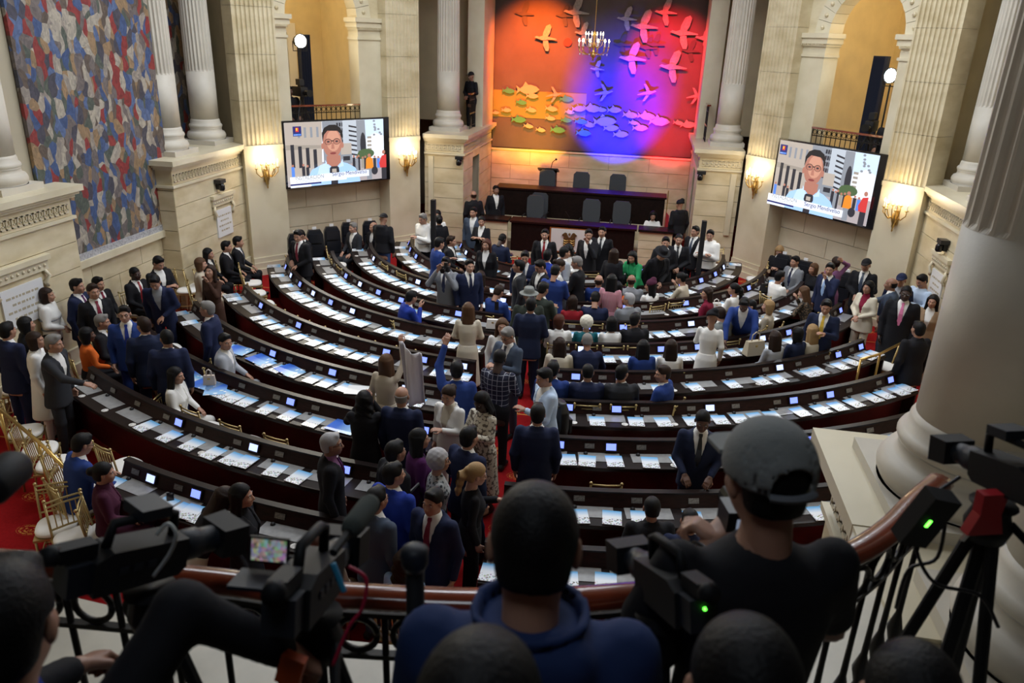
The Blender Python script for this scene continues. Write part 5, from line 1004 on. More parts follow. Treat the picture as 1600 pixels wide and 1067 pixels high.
def hair_mesh(style, h=0.0105):
    key = ('hair', style, h)
    if key in MC: return MC[key]
    lo, hi = (-0.14, -0.20, -0.50), (0.14, 0.14, 0.17)
    if style in ('short', 'thin', 'crew', 'bald'): lo = (-0.11, -0.14, -0.13)
    f = Fld(lo, hi, h); X, Y, Z = f.pts(); g = {'short': .013, 'thin': .007, 'crew': .009, 'bald': .005}.get(style, .016)
    f.ell((0, -0.020, 0.036), (0.0745 + g, 0.094 + g, 0.089 + g), 0.01)
    f.ell((0, -0.05, -0.03), (0.064 + g * .6, 0.053 + g, 0.06), 0.02)
    if style == 'short': f.cap((-0.035, 0.050, 0.108), (0.03, 0.050, 0.110), 0.020, 0.018, 0.03)
    k_ = 0.012 if style == 'thin' else 0.0
    f.cut((np.maximum(Z, -0.03) * 0.78 + 0.018 - k_ - Y) / 1.27)      # slanted hairline
    f.cut(np.maximum(np.abs(Y - 0.005) - 0.035, Z - 0.022))      # free the ears
    f.f = np.maximum(f.f, (-0.085 if style not in ('crew', 'bald') else -0.055) - Z)
    if style == 'bald': f.f = np.maximum(f.f, Z - 0.035)
    if style in ('long', 'wavy'):
        d = loft(f.pts(), [(-0.40 if style == 'wavy' else -0.36, .060, .022, -.085), (-0.2, .098, .038, -.080), (-0.05, .098, .055, -.062), (0.06, .09, .07, -.04)], 2.2)
        if style == 'wavy': d = d + 0.008 * np.sin(Z * 60 + X * 40)
        f.u(d, 0.03)
        for s in (-1, 1): f.cap((s * 0.082, 0.0, 0.03), (s * 0.092, -0.02, -0.17), 0.022, 0.03, 0.03)
    if style == 'bob':
        f.u(loft(f.pts(), [(-0.13, .095, .06, -.035), (-0.02, .10, .075, -.03), (0.06, .092, .085, -.02)], 2.2), 0.02); f.cut(np.maximum(0.03 - Y, Z - 0.06))
    if style == 'curly':
        f.u(elld(f.pts(), (0, -0.025, 0.03), (0.118, 0.120, 0.122)) + 0.006 * np.sin(X * 75) * np.sin(Y * 75) * np.sin(Z * 75), 0.02); f.cut(np.maximum(0.045 - Y, Z - 0.06))
    if style == 'bun': f.ell((0, -0.135, 0.035), (0.05, 0.045, 0.05), 0.01)
    if style == 'pony':
        f.cap((0, -0.11, 0.04), (0, -0.165, -0.02), 0.032, 0.045, 0.02); f.cap((0, -0.165, -0.02), (0, -0.15, -0.24), 0.05, 0.03, 0.03); f.f = f.f + 0.006 * np.sin(Z * 70) * (Y < -0.12)
    V, Q = f.mesh(); MC[key] = to_mesh('hair', V, Q); return MC[key]
def hat_mesh(kind):
    key = ('hat', kind)
    if key in MC: return MC[key]
    f = Fld((-0.2, -0.22, -0.05), (0.2, 0.24, 0.2), 0.011); X, Y, Z = f.pts()
    if kind in ('cap', 'capback'):
        f.ell((0, -0.012, 0.04), (0.094, 0.115, 0.105), .01); f.f = np.maximum(f.f, 0.045 - Z); d = loft((X, Y, Z), [(0.045, .08, .19, .02), (0.062, .075, .185, .02)], 2.0); d = np.maximum(d, -Y); f.u(d, 0.008)
    elif kind == 'brim':
        f.u(loft(f.pts(), [(0.055, .165, .18, -.01), (0.070, .16, .175, -.01)], 2), .01); f.u(loft(f.pts(), [(0.05, .095, .115, -.01), (0.13, .088, .105, -.01), (0.165, .07, .09, -.01)], 2.2), 0.015)
    else:                                                      # wrap
        f.ell((0, -0.03, 0.06), (0.105, 0.115, 0.095), .01); f.f = np.maximum(f.f, 0.035 - Z - 0.3 * (Y + 0.02)); f.ell((0.03, -0.06, 0.14), (0.06, 0.06, 0.05), 0.02)
    V, Q = f.mesh(); MC[key] = to_mesh('hat', V, Q); return MC[key]
glass_me = MB().tube([(x, 0.094, 0.008) for x in (-0.055, -0.01)], 0.002, 4)
for s in (-1, 1):
    glass_me.tube([(s * 0.031 + 0.021 * math.cos(a), 0.094 - 0.003 * abs(math.cos(a)), 0.006 + 0.016 * math.sin(a)) for a in np.linspace(0, 6.283, 13)], 0.0022, 5); glass_me.tube([(s * 0.052, 0.09, 0.010), (s * 0.080, 0.0, 0.008)], 0.002, 4)
glass_me = glass_me.mesh('glasses', False, [BLACKG])
CLR = {'navy': (.012, .018, .055), 'black': (.009, .009, .012), 'charcoal': (.028, .030, .036), 'blue': (.018, .045, .20), 'royal': (.015, .040, .30), 'dblue': (.010, .016, .045), 'grey': (.20, .21, .23), 'lgrey': (.36, .38, .42), 'ggrey': (.17, .18, .17), 'white': (.80, .79, .76), 'cream': (.66, .60, .48), 'beige': (.50, .43, .33), 'purple': (.075, .012, .085), 'maroon': (.06, .010, .03), 'red': (.28, .012, .02), 'wine': (.20, .010, .035), 'green': (.02, .28, .10), 'olive': (.030, .038, .030), 'teal': (.010, .12, .15), 'lblue': (.34, .50, .80), 'sky': (.50, .62, .80), 'lilac': (.24, .10, .22), 'pink': (.75, .22, .42), 'yellow': (.75, .50, .06), 'orange': (.70, .14, .02), 'tan': (.30, .20, .12), 'denim': (.05, .09, .22), 'brown': (.05, .022, .014), 'slate': (.06, .08, .12), 'jacketblue': (.012, .028, .10)}
def cloth(c): return mat('cloth_' + c, CLR[c], 0.82, bump=0.12, bscale=35, spec=0.25)
PLAID = None
def special(c):
    if c in MATS: return MATS[c]
    m = bpy.data.materials.new(c); m.use_nodes = True; MATS[c] = m; nt = m.node_tree; L = nt.links; b = nt.nodes['Principled BSDF']; b.inputs['Roughness'].default_value = 0.85; tc = nt.nodes.new('ShaderNodeTexCoord')
    if c == 'plaid':
        out = None
        for ax in ('X', 'Z'):
            w = nt.nodes.new('ShaderNodeTexWave'); w.bands_direction = ax; w.inputs['Scale'].default_value = 4.5; L.new(tc.outputs['Object'], w.inputs[0]); g = nt.nodes.new('ShaderNodeMath'); g.operation = 'GREATER_THAN'; g.inputs[1].default_value = 0.975; L.new(w.outputs['Fac'], g.inputs[0])
            if out is None: out = g.outputs[0]
            else: mx = nt.nodes.new('ShaderNodeMath'); mx.operation = 'MAXIMUM'; L.new(out, mx.inputs[0]); L.new(g.outputs[0], mx.inputs[1]); out = mx.outputs[0]
        A, B = (.010, .012, .035), (.35, .36, .42)
    elif c == 'stripes':
        w = nt.nodes.new('ShaderNodeTexWave'); w.bands_direction = 'X'; w.inputs['Scale'].default_value = 14; w.inputs['Distortion'].default_value = 0.6; L.new(tc.outputs['Object'], w.inputs[0]); out = w.outputs['Fac']; A, B = (.55, .03, .14), (.50, .46, .44)
    else:
        v = nt.nodes.new('ShaderNodeTexVoronoi'); v.inputs['Scale'].default_value = 26; L.new(tc.outputs['Object'], v.inputs[0]); g = nt.nodes.new('ShaderNodeMath'); g.operation = 'GREATER_THAN'; g.inputs[1].default_value = {'floral': 0.62, 'pattern': 0.42, 'leopard': 0.45}[c]; L.new(v.outputs['Distance'], g.inputs[0]); out = g.outputs[0]; A, B = {'floral': ((.68, .62, .50), (.16, .13, .10)), 'pattern': ((.06, .07, .08), (.45, .47, .48)), 'leopard': ((.16, .11, .07), (.03, .025, .02))}[c]
    mx = nt.nodes.new('ShaderNodeMix'); mx.data_type = 'RGBA'; L.new(out, mx.inputs['Factor']); mx.inputs['A'].default_value = (*A, 1); mx.inputs['B'].default_value = (*B, 1); L.new(mx.outputs['Result'], b.inputs['Base Color']); return m
def fabric(c): return special(c) if c in ('plaid', 'stripes', 'floral', 'pattern', 'leopard') else cloth(c)
SKIN = {0: (.50, .28, .20), 1: (.40, .21, .14), 2: (.28, .14, .09), 3: (.11, .05, .032), 4: (.045, .022, .016)}
HAIRC = {'k': (.005, .0045, .005), 'b': (.022, .011, .007), 'm': (.085, .042, .020), 'g': (.20, .19, .18), 'w': (.70, .66, .56), 'y': (.32, .20, .09), 's': (.36, .35, .36), 'r': (.07, .022, .012)}
EYEW = mat('eye_white', (.55, .53, .5), 0.3); EYED = mat('eye_dark', (.012, .008, .006), 0.4); SHOEM = mat('black_shoe_leather', (.01, .01, .01), 0.3)
def slot(o, i, m): o.material_slots[i].link = 'OBJECT'; o.material_slots[i].material = m
def person(x, y, rz, pose, fem, skin, hair, outfit, label, scale=1.0, hat=None, glasses=False, z=0.0, hands='relax', fine=False):
    r = Rig(pose, fem); e = empty('person', (x, y, z), rz, label, 'person', 'people in the chamber'); e.scale = (scale,) * 3
    kind, _, cs = outfit.partition(':'); cs = cs.split(',')
    b = link('body', body_mesh(pose, fem, hands, False, 0.006 if fine else 0.0085), e); sk = mat('skin_%d' % skin, SKIN[skin], 0.5, var=0.12, scale=9)
    slot(b, 0, sk); slot(b, 1, EYEW); slot(b, 2, EYED); slot(b, 3, mat('lips_%d' % skin, tuple(a * q for a, q in zip(SKIN[skin], (.8, .5, .5))), 0.4))
    def add(nm, me, m): o = link(nm, me, e); slot(o, 0, m); return o
    C = lambda i, d: fabric(cs[i]) if len(cs) > i and cs[i] else fabric(d)
    bottom = None
    if kind in ('suit', 'blazer', 'coat'):
        add('jacket' if kind != 'coat' else 'coat', top_mesh(pose, fem, 'coat' if kind == 'coat' else 'jacket'), C(0, 'navy')); add('shirt', shirt_front(pose, fem), C(1, 'white'))
        if len(cs) > 2 and cs[2] and cs[2] != '-': add('tie', tie_mesh(pose, fem), mat('silk_' + cs[2], CLR[cs[2]], 0.35))
        bottom = cs[3] if len(cs) > 3 and cs[3] else cs[0]
    elif kind in ('shirt', 'hoodie', 'blouse', 'tee'): add({'tee': 't_shirt'}.get(kind, kind), top_mesh(pose, fem, kind), C(0, 'white')); bottom = cs[1] if len(cs) > 1 else 'black'
    elif kind == 'dress': add('dress_top', top_mesh(pose, fem, 'blouse'), C(0, 'white')); add('skirt', leg_mesh(pose, fem, 'skirt'), C(0, 'white'))
    elif kind == 'vest': add('shirt', top_mesh(pose, fem, 'blouse'), C(0, 'white')); add('vest', vest_mesh(pose, fem), C(1, 'black')); bottom = 'black'
    if bottom: add('trousers', leg_mesh(pose, fem, 'trousers'), fabric(bottom))
    for s in (1, -1):
        o = add('shoe', shoe_mesh(), SHOEM); o.location = (r.an[s][0], r.an[s][1] + 0.01, r.an[s][2] - 0.09)
    if hair:
        st, c = hair.split('-'); o = add('hair', hair_mesh(st), mat('hair_' + c, HAIRC[c], 0.55, bump=0.3, bscale=120, spec=0.2)); o.matrix_local = r.HM
    if hat:
        k, c = hat.split('-'); o = add('cap' if 'cap' in k else ('hat' if k == 'brim' else 'head_wrap'), hat_mesh(k), fabric(c)); o.matrix_local = r.HM @ (Matrix.Rotation(math.pi, 4, 'Z') if k == 'capback' else Matrix.Identity(4))
    if kind == 'hoodie' and cs[0] == 'white':
        for zz, aa, bb in ((1.22, .206, .152), (1.05, .190, .142)): add('reflective_band', MB().tube([r.tf((aa * math.cos(q), bb * math.sin(q), zz)) for q in np.linspace(0, 6.283, 25)], 0.012, 6).mesh('reflective_band', True, [None]), cloth('grey'))
    if glasses: o = link('glasses', glass_me, e); o.matrix_local = r.HM
    return e
def vest_mesh(pose, fem):
    key = ('vest', pose, fem)
    if key in MC: return MC[key]
    r = Rig(pose, fem); lo, hi = bounds([r.tf((-.2, -.15, .84)), r.tf((.2, .17, 1.46)), r.tf((.2, -.15, 1.46)), r.tf((-.2, .17, .84))], 0.04); f = Fld(lo, hi, 0.0165); P = r.inv(f.pts())
    pr = [(0.86, .19, .14, -.01)] + [p for p in tor(fem, 0.022) if 0.9 < p[0] < 1.4] + [(1.41, .10, .09, -.015)]; f.u(loft(P, pr), .01); X, Y, Z = P; wv = np.interp(Z, [0.9, 1.1, 1.42], [-0.02, 0.01, 0.08]); f.cut(np.maximum(np.abs(X) - wv, 0.02 - Y)); V, Q = f.mesh(); MC[key] = to_mesh('vest', V, Q); return MC[key]
def head_top(pose, fem): r = Rig(pose, fem); p = r.HM @ Vector((0, -0.01, 0.125)); return p
def solve(px, py, face, pose, fem, row=None, scale=None, z=0.0, **kw):
    """px,py = top of the head in the photograph; face = heading in degrees (0 away from camera, 90 to the left, 180 to the camera, -90 to the right)"""
    sc = scale or (0.955 if fem else 1.0); ht = head_top(pose, fem); rz = math.radians(face); q = at(px, py, ht.z * sc + z)
    if row is not None:
        k, off = row if isinstance(row, tuple) else (row, 0.40); R = ROWS[k][1] + off; t = row_t(k, R, px, ht.z * sc); b = rp(k, R, t, 0); return [b[0], b[1], rz + t, sc, (k, t)]
    return [q[0] - sc * (ht.x * math.cos(rz) - ht.y * math.sin(rz)), q[1] - sc * (ht.x * math.sin(rz) + ht.y * math.cos(rz)), rz, sc, None]
def clear_desks(x, y, m=0.19):                               # move a standing person out of the desks into the nearest gap
    for k, (yc, R, xl, xr) in enumerate(ROWS):
        rho = math.hypot(x, yc - y); t = math.atan2(x, yc - y); t0, t1 = row_range(k, -1 if t < 0 else 1)
        if not (t0 - m / R < abs(t) < t1 + m / R): continue
        a, b = R - 0.49 - m, R + m
        if a < rho < b:
            if abs(t) < t0 + 0.12 / R: t = math.copysign(t0 - m / R, t); return rho * math.sin(t), yc - rho * math.cos(t)
            if abs(t) > t1 - 0.15 / R: t = math.copysign(t1 + m / R, t); return rho * math.sin(t), yc - rho * math.cos(t)
            n = a if (rho - a < b - rho and R > 3.2) else b
            return n * math.sin(t), yc - n * math.cos(t)
    return x, y
# ------------------------------------------------------------------ the people, one by one
PEOPLE = [
# left wall and left aisle
(72, 450, -70, 'front_', 1, 1, 'bob-b', 'hoodie:white,black', 'woman in white hooded top with grey straps standing by the left wall'),
(122, 437, -80, 'stand', 0, 1, 'short-k', 'suit:navy,white,purple', 'man in navy suit with purple tie standing left of the wall bench'),
(140, 444, -120, 'stand', 0, 1, 'short-b', 'suit:black,white,wine', 'young man in dark suit standing behind the purple-tie man'),
(152, 433, -100, 'sit', 0, 1, 'short-k', 'suit:black,white,wine', 'young man in black suit with lanyard sitting by the left wall'),
(210, 418, -100, 'sit', 0, 4, 'crew-k', 'suit:black,white,red', 'dark-skinned man in black suit sitting beside the empty tagged chair'),
(249, 402, -110, 'phone', 0, 1, 'short-k', 'suit:black,white', 'man in black jacket looking down at a camera below the mural'),
(243, 432, -160, 'bend', 0, 1, 'short-k', 'suit:navy,lgrey', 'man in navy suit bending forward below the mural'),
(313, 403, -60, 'sit', 0, 0, 'bob-m', 'shirt:beige,beige', 'boy in beige with bowl-cut brown hair sitting by the left wall'),
(325, 388, -80, 'sit', 1, 1, 'long-k', 'blazer:black,white', 'long-haired woman in black sitting beyond the boy in beige'),
(322, 415, 170, 'situ_', 1, 1, 'long-b', 'dress:brown', 'woman in a long black dress holding a phone to her ear'),
(355, 376, -70, 'sit', 0, 1, 'short-k', 'suit:black,white,charcoal', 'left of two dark-suited men sitting beside the far left plaque'),
(370, 370, -70, 'sit', 0, 1, 'short-k', 'suit:black,white,slate', 'right of two dark-suited men sitting beside the far left plaque'),
(153, 493, -70, 'sit', 0, 1, 'short-g', 'suit:black,white,yellow', 'grey-haired seated man with a yellow tie at left'),
(140, 508, -40, 'sit', 1, 3, 'bob-k', 'blouse:orange,black', 'person with black hair and orange top seen from behind at left'),
(172, 516, -60, 'bend', 0, 1, 'short-b', 'suit:navy,white', 'brown-haired man in navy stooping left of the man in blue', {'row': (2, 0.30)}),
(198, 477, -150, 'stand', 0, 0, 'short-k', 'suit:blue,white,royal', 'smiling man with glasses in a mid-blue suit at left', {'glasses': True}),
(223, 496, 40, 'standl', 0, 1, 'short-b', 'suit:dblue,white', 'man in navy suit with his back to us facing the man in blue'),
(258, 532, 50, 'standl', 0, 2, 'crew-k', 'suit:navy,white', 'close-cropped man in navy suit right of the left group', {'row': (2, 0.30)}),
(267, 588, -60, 'sit', 1, 1, 'long-k', 'blazer:white,white', 'long-haired woman in a white suit sitting at a left desk', {'row': (2, 0.42)}),
(344, 541, -50, 'sitr', 0, 1, 'short-k', 'suit:lgrey,white', 'man in a pale grey-blue suit sitting sideways at left', {'row': (3, 0.42)}),
(325, 473, 100, 'stand', 0, 1, 'short-g', 'suit:navy,white,wine', 'grey-haired smiling man with glasses standing between left desk rows', {'glasses': True}),
(80, 522, -80, 'point', 0, 1, 'short-g', 'suit:charcoal,white', 'grey-haired man in dark suit stretching out his arm at left'),
(14, 503, -10, 'stand', 0, 1, 'short-k', 'suit:navy,white', 'man in navy suit seen from behind at the far left edge'),
(36, 497, -30, 'stand', 1, 1, 'bob-k', 'coat:black,white', 'black-haired person in a dark coat behind the far left man'),
(52, 520, -60, 'stand', 1, 1, 'bob-b', 'coat:white,white', 'person in a white coat hidden behind the far left pair'),
(142, 682, -30, 'desk', 0, 1, 'short-k', 'suit:blue,white', 'man in blue jacket leaning over the nearest left desk end', {'glasses': True}),
(208, 700, -60, 'sit', 1, 1, 'bun-k', 'blazer:maroon,maroon', 'woman in dark maroon jacket sitting beside the man in blue'),
(370, 757, -70, 'stand', 1, 1, 'long-k', 'coat:black,black', 'long-haired woman in a black coat gazing right at the nearest left desk', {'row': (0, 0.34)}),
(285, 828, -30, 'lean', 1, 2, 'long-b', 'blouse:black,beige', 'brown-haired woman bending below the nearest left desk', {'row': (0, 0.62)}),
(495, 806, 0, 'sit', 0, 3, None, 'shirt:cream,tan', 'bald man in a cream top sitting near the balcony', {'row': (0, 0.42)}),
(510, 684, -70, 'stand', 0, 2, 'short-s', 'suit:black,lilac,purple', 'silver-haired man with glasses and a purple tie standing at a left desk', {'glasses': True}),
(577, 757, -30, 'stand', 0, 1, 'short-k', 'suit:slate,white', 'man with glasses in a grey-blue suit seen from behind near the balcony', {'glasses': True}),
(605, 718, -20, 'standr', 0, 1, 'short-k', 'suit:royal,white', 'man in a bright blue suit wearing a black backpack'),
(664, 772, 160, 'stand', 0, 1, 'short-k', 'suit:navy,white,wine', 'man with a dark red tie looking down near the balcony'),
(640, 669, -60, 'sit_', 1, 1, 'long-k', 'blazer:purple,black', 'long-haired woman in a purple jacket near the aisle'),
(605, 698, -40, 'stand', 0, 2, 'short-k', 'suit:black,white', 'dark-haired man in black half hidden by the purple jacket'),
(690, 708, -70, 'stand', 1, 1, 'curly-s', 'blouse:pattern,black', 'woman with curly silver hair and a patterned blouse', {'glasses': True}),
(731, 669, -30, 'walk', 0, 1, 'short-k', 'suit:navy,white', 'man in navy suit seen from behind beside the silver-haired woman'),
(785, 724, -70, 'hold', 1, 0, 'pony-y', 'blouse:black,black', 'woman with a blonde curly ponytail, glasses and black top', {'glasses': True}),
(700, 605, 160, 'hold', 1, 0, 'bun-b', 'blazer:white,cream', 'woman in a white suit with hair up holding a phone in the aisle'),
(748, 616, 150, 'phone', 1, 4, 'long-k', 'dress:floral', 'dark-skinned woman in a cream dress with dark trim in the aisle'),
(626, 604, 0, 'stand', 0, 1, 'bald-g', 'suit:navy,white', 'bald man in navy suit seen from behind left of the aisle'),
(570, 611, 10, 'shoot', 1, 1, 'wavy-k', 'coat:black,black', 'woman in black with long dark hair taking a photo'),
(600, 556, -10, 'banner', 1, 1, 'long-m', 'dress:beige', 'woman in beige with long brown hair lifting the white banner'),
(706, 564, 10, 'bannerl', 0, 1, 'short-k', 'suit:blue,white', 'man in navy blue suit lifting the right corner of the banner'),
(783, 546, -10, 'phone', 0, 4, 'crew-k', 'shirt:plaid,black', 'man in a dark plaid jacket seen from behind in the aisle'),
(790, 514, 150, 'phone', 0, 1, 'short-g', 'suit:slate,white,navy', 'man with glasses in grey-blue suit filming with a phone in the aisle', {'glasses': True}),
(785, 498, -170, 'stand', 1, 0, 'wavy-m', 'blouse:white,white', 'woman in white with long wavy brown hair behind the filming man'),
(848, 581, 120, 'hold', 0, 1, 'short-k', 'suit:sky,white,-,black', 'man in a pale blue blazer wearing a black backpack in the aisle'),
(864, 576, 0, 'sit', 0, 2, 'short-k', 'suit:blue,white', 'man in blue sitting behind the pale blazer'),
(841, 632, 5, 'stand', 0, 1, 'short-k', 'suit:navy,white', 'man in navy suit standing with his back to us at the aisle centre'),
(640, 846, -10, 'sit', 1, 1, 'wavy-b', 'blouse:lblue,black', 'woman with long dark hair and a light blue top close below the balcony'),
(1100, 645, 180, 'hands', 0, 3, 'crew-k', 'suit:dblue,white,black', 'young man in navy suit with black tie facing us between right desks'),
(1021, 791, 0, 'sit', 0, 2, 'crew-k', 'suit:black,black', 'man in black sitting at the second right desk row, left of two', {'row': (1, 0.42)}),
(1082, 814, 0, 'sit', 0, 1, 'crew-k', 'suit:navy,white', 'close-cropped man in navy sitting nearest to the cap man', {'row': (1, 0.62)}),
(1163, 742, 30, 'sit', 1, 0, 'bob-b', 'blouse:white,green', 'person in white and green half hidden by the grey cap', {'row': (1, 0.42)}),
# right block, seated with backs to us
(920, 586, 0, 'sit', 0, 1, 'crew-k', 'suit:navy,white', 'close-cropped man in navy sitting in the fifth right row, left of two', {'row': (4, 0.42)}),
(975, 585, 0, 'sitr', 0, 1, 'short-k', 'suit:charcoal,white', 'man in charcoal turning his head right in the fifth right row', {'row': (4, 0.42)}),
(1043, 572, 50, 'sitl', 0, 1, 'short-b', 'suit:blue,white', 'man in bright navy suit turned left in the fifth right row', {'row': (4, 0.42)}),
(875, 549, 0, 'sit', 1, 1, 'long-b', 'blazer:cream,cream', 'brown-haired woman in white jacket by the aisle in the sixth right row', {'row': (5, 0.42)}),
(919, 546, 0, 'desk', 0, 1, 'crew-g', 'suit:navy,white', 'grey-haired man in navy sitting in the sixth right row', {'row': (5, 0.42)}),
(1007, 549, 0, 'sit', 1, 1, 'long-k', 'blazer:blue,blue', 'black-haired woman in blue sitting in the sixth right row', {'row': (5, 0.42)}),
(1050, 551, -10, 'sit', 1, 1, 'long-b', 'blouse:white,white', 'brown-haired woman in white top right of the woman in blue', {'row': (5, 0.42)}),
(875, 516, 0, 'sitr', 1, 1, 'bob-r', 'blazer:white,white', 'woman with a reddish bob and white jacket beside the aisle', {'row': (6, 0.42)}),
(917, 513, 0, 'sit', 1, 0, 'curly-w', 'blouse:teal,black', 'woman with white-blonde hair and a teal top', {'row': (6, 0.42)}),
(957, 511, 0, 'sit', 1, 1, 'bob-k', 'blouse:white,black', 'woman with straight black hair and white top next to the teal top', {'row': (6, 0.42)}),
(995, 512, 0, 'sitr', 0, 2, 'short-k', 'suit:black,black', 'dark-haired man in black right of the white top', {'row': (6, 0.42)}),
(895, 483, 0, 'sit', 1, 1, 'bob-b', 'blouse:red,black', 'woman with brown bob and brick red jacket', {'row': (7, 0.42)}),
(930, 479, -10, 'sitp', 0, 1, 'short-k', 'suit:navy,white', 'man in navy filming with a phone beside the brick red jacket', {'row': (7, 0.42)}),
(985, 478, 10, 'sitl', 0, 1, 'short-s', 'suit:grey,white', 'grey-haired man in a grey suit sitting in the right block', {'row': (7, 0.42)}),
(1095, 473, -10, 'hold', 1, 2, None, 'dress:white', 'woman in a long white dress with a black and yellow head wrap', {'hat': 'wrap-black'}),
(1135, 499, 0, 'desk', 0, 1, 'short-b', 'suit:ggrey,white', 'man in a grey-green suit sitting right of the white dress', {'row': (6, 0.42)}),
(1173, 478, 170, 'lean', 0, 3, 'short-k', 'blazer:blue,white,-,tan', 'man in blue cardigan leaning over a beige handbag'),
(1020, 450, 10, 'sitl', 1, 1, 'long-k', 'blouse:white,white', 'woman with a dark head wrap and pale blouse', {'row': (8, 0.42), 'hat': 'wrap-maroon'}),
(966, 455, 0, 'sit', 1, 1, 'long-k', 'blouse:orange,black', 'woman with long black hair and an orange top', {'row': (8, 0.42)}),
(941, 426, -10, 'stand', 1, 1, 'long-k', 'dress:stripes', 'woman wrapped in a pink and white striped shawl'),
(963, 429, 0, 'sit', 0, 1, 'bald-b', 'suit:blue,white', 'bald man in a blue suit sitting near the woman in green'),
(998, 430, 0, 'sit', 0, 2, 'bald-b', 'suit:grey,white', 'balding man in a grey suit sitting under the woman in green'),
(993, 400, 150, 'lean_', 1, 1, 'long-k', 'blazer:green,green', 'woman in a bright green suit leaning over the seats'),
(1030, 394, -150, 'bend', 0, 1, None, 'coat:black,black', 'man in a black coat and black hat leaning to shake hands', {'hat': 'brim-black'}),
(1057, 424, 60, 'sitc', 1, 1, 'bun-k', 'blouse:beige,black', 'dark-haired woman with hand at her face sitting right of the black hat'),
(1086, 441, 70, 'sitl', 1, 1, 'long-b', 'blazer:wine,wine', 'woman in a wine red jacket turned left in the right block'),
(1122, 434, 50, 'sitl', 1, 1, 'pony-k', 'tee:white,white', 'woman in a white off-shoulder top with dark ponytail'),
(1141, 463, 60, 'sitl', 0, 1, 'thin-k', 'suit:black,white', 'balding man with glasses in black turned left', {'glasses': True}),
(1163, 461, 70, 'sit', 1, 0, 'bob-y', 'blouse:beige,black', 'woman with short blonde hair beside the balding man in black'),
(1240, 438, 60, 'sitc', 1, 0, 'long-m', 'blouse:leopard,black', 'brown-haired woman in a patterned blouse resting her head on a hand'),
(1256, 433, -60, 'sit', 0, 1, 'short-k', 'shirt:white,black', 'person in white behind the patterned blouse'),
(1218, 386, 160, 'sitp', 1, 0, 'wavy-y', 'blazer:black,white', 'blonde woman in a black blazer looking at her phone by the right screen'),
(1241, 400, 130, 'sit', 0, 1, 'short-k', 'suit:grey,white,navy', 'man in a grey suit sitting in an armchair under the right screen'),
(1272, 412, 120, 'sit', 1, 1, 'bob-m', 'blouse:black,black', 'small brown-haired person in black beside the lilac dress'),
(1298, 400, 10, 'hair', 1, 1, 'bun-b', 'dress:lilac', 'woman in a lilac dress with a hand in her hair'),
(1304, 416, 130, 'chin', 0, 1, 'short-k', 'suit:navy,white,lblue', 'man in navy suit with a light blue tie near the right screen'),
(1331, 429, 130, 'clasp', 1, 1, 'wavy-k', 'blazer:cream,wine', 'woman in cream jacket over a pink dress near the right wall'),
(1355, 405, 150, 'clasp', 0, 1, None, 'suit:black,white,slate', 'man in dark suit and dark cap at the right wall', {'hat': 'cap-black'}),
(1370, 429, 60, 'point', 0, 2, 'bald-k', 'suit:slate,white', 'bald man in a slate suit gesturing to the left, seen from behind'),
(1418, 447, 160, 'stand', 0, 4, 'crew-k', 'coat:black,white,pink', 'large man in black coat with a pink tie at the right', {'glasses': True, 'scale': 1.07}),
(1407, 430, 150, 'stand', 0, 1, None, 'suit:dblue,lgrey', 'person in a navy and yellow cap behind the pink tie', {'hat': 'cap-navy'}),
(1431, 430, 120, 'phone', 0, 1, 'short-k', 'shirt:sky,denim', 'man in a light blue shirt looking down by the right wall'),
(1460, 461, 150, 'stand', 1, 1, 'long-k', 'blazer:tan,white', 'woman in beige jacket beside the big near column'),
(1432, 505, 20, 'stand', 0, 1, 'short-k', 'suit:black,black', 'person all in black with back to us beside the big column'),
(1305, 473, 160, 'hold', 0, 1, 'short-k', 'suit:dblue,white,yellow', 'man with a bright yellow tie standing among the right desks'),
(1215, 531, 0, 'sit', 1, 1, 'long-b', 'blouse:lgrey,black', 'woman with long dark hair and grey top in the right block', {'row': (5, 0.42)}),
(1251, 534, 0, 'sit', 1, 1, 'bob-k', 'blazer:dblue,black', 'black-haired person in dark blue beside the grey top', {'row': (5, 0.42)}),
(1274, 528, -10, 'sit', 1, 0, 'long-y', 'blouse:cream,black', 'woman with long blonde hair in the right block', {'row': (5, 0.42)}),
(1298, 521, 20, 'desk', 0, 1, 'short-k', 'shirt:lblue,black', 'man in a light blue shirt hunched over the right desk', {'row': (5, 0.42)}),
# presidium and far end
(852, 358, 180, 'stand', 0, 1, 'short-k', 'suit:black,white,red', 'usher in black with a red tie left of the crest'),
(921, 358, 160, 'chin', 0, 1, 'short-k', 'suit:black,white', 'man in black with his hand at his face right of the crest'),
(941, 354, 170, 'stand', 0, 1, 'short-k', 'suit:black,white,charcoal', 'tall man in black suit with patterned tie right of the crest'),
(1007, 361, 180, 'clasp', 0, 1, 'short-k', 'suit:black,white,wine', 'usher in black with white lanyard below the woman in white'),
(1049, 363, 180, 'clasp', 0, 1, 'crew-k', 'suit:black,white,charcoal', 'usher with clasped hands left of two by the right loudspeaker'),
(1064, 351, 140, 'stand', 0, 1, 'short-k', 'suit:black,white,slate', 'taller usher right of two by the right loudspeaker'),
(1140, 363, 150, 'cross', 0, 1, 'short-k', 'hoodie:white,dblue', 'guard in white hooded top with folded arms by the right pilaster'),
(648, 334, 150, 'hold', 0, 1, 'short-g', 'hoodie:white,black', 'guard in white hooded top with grey straps left of the loudspeaker'),
(702, 329, 180, 'clasp', 1, 1, 'bun-k', 'vest:white,black', 'woman in black waistcoat over white blouse at the far left'),
(728, 336, 30, 'stand', 1, 1, 'bun-k', 'blazer:black,black', 'dark-haired woman in black seen from behind left of the niche'),
(740, 324, 170, 'stand', 0, 1, 'short-k', 'suit:slate,white', 'man in a grey-blue suit at the niche corner'),
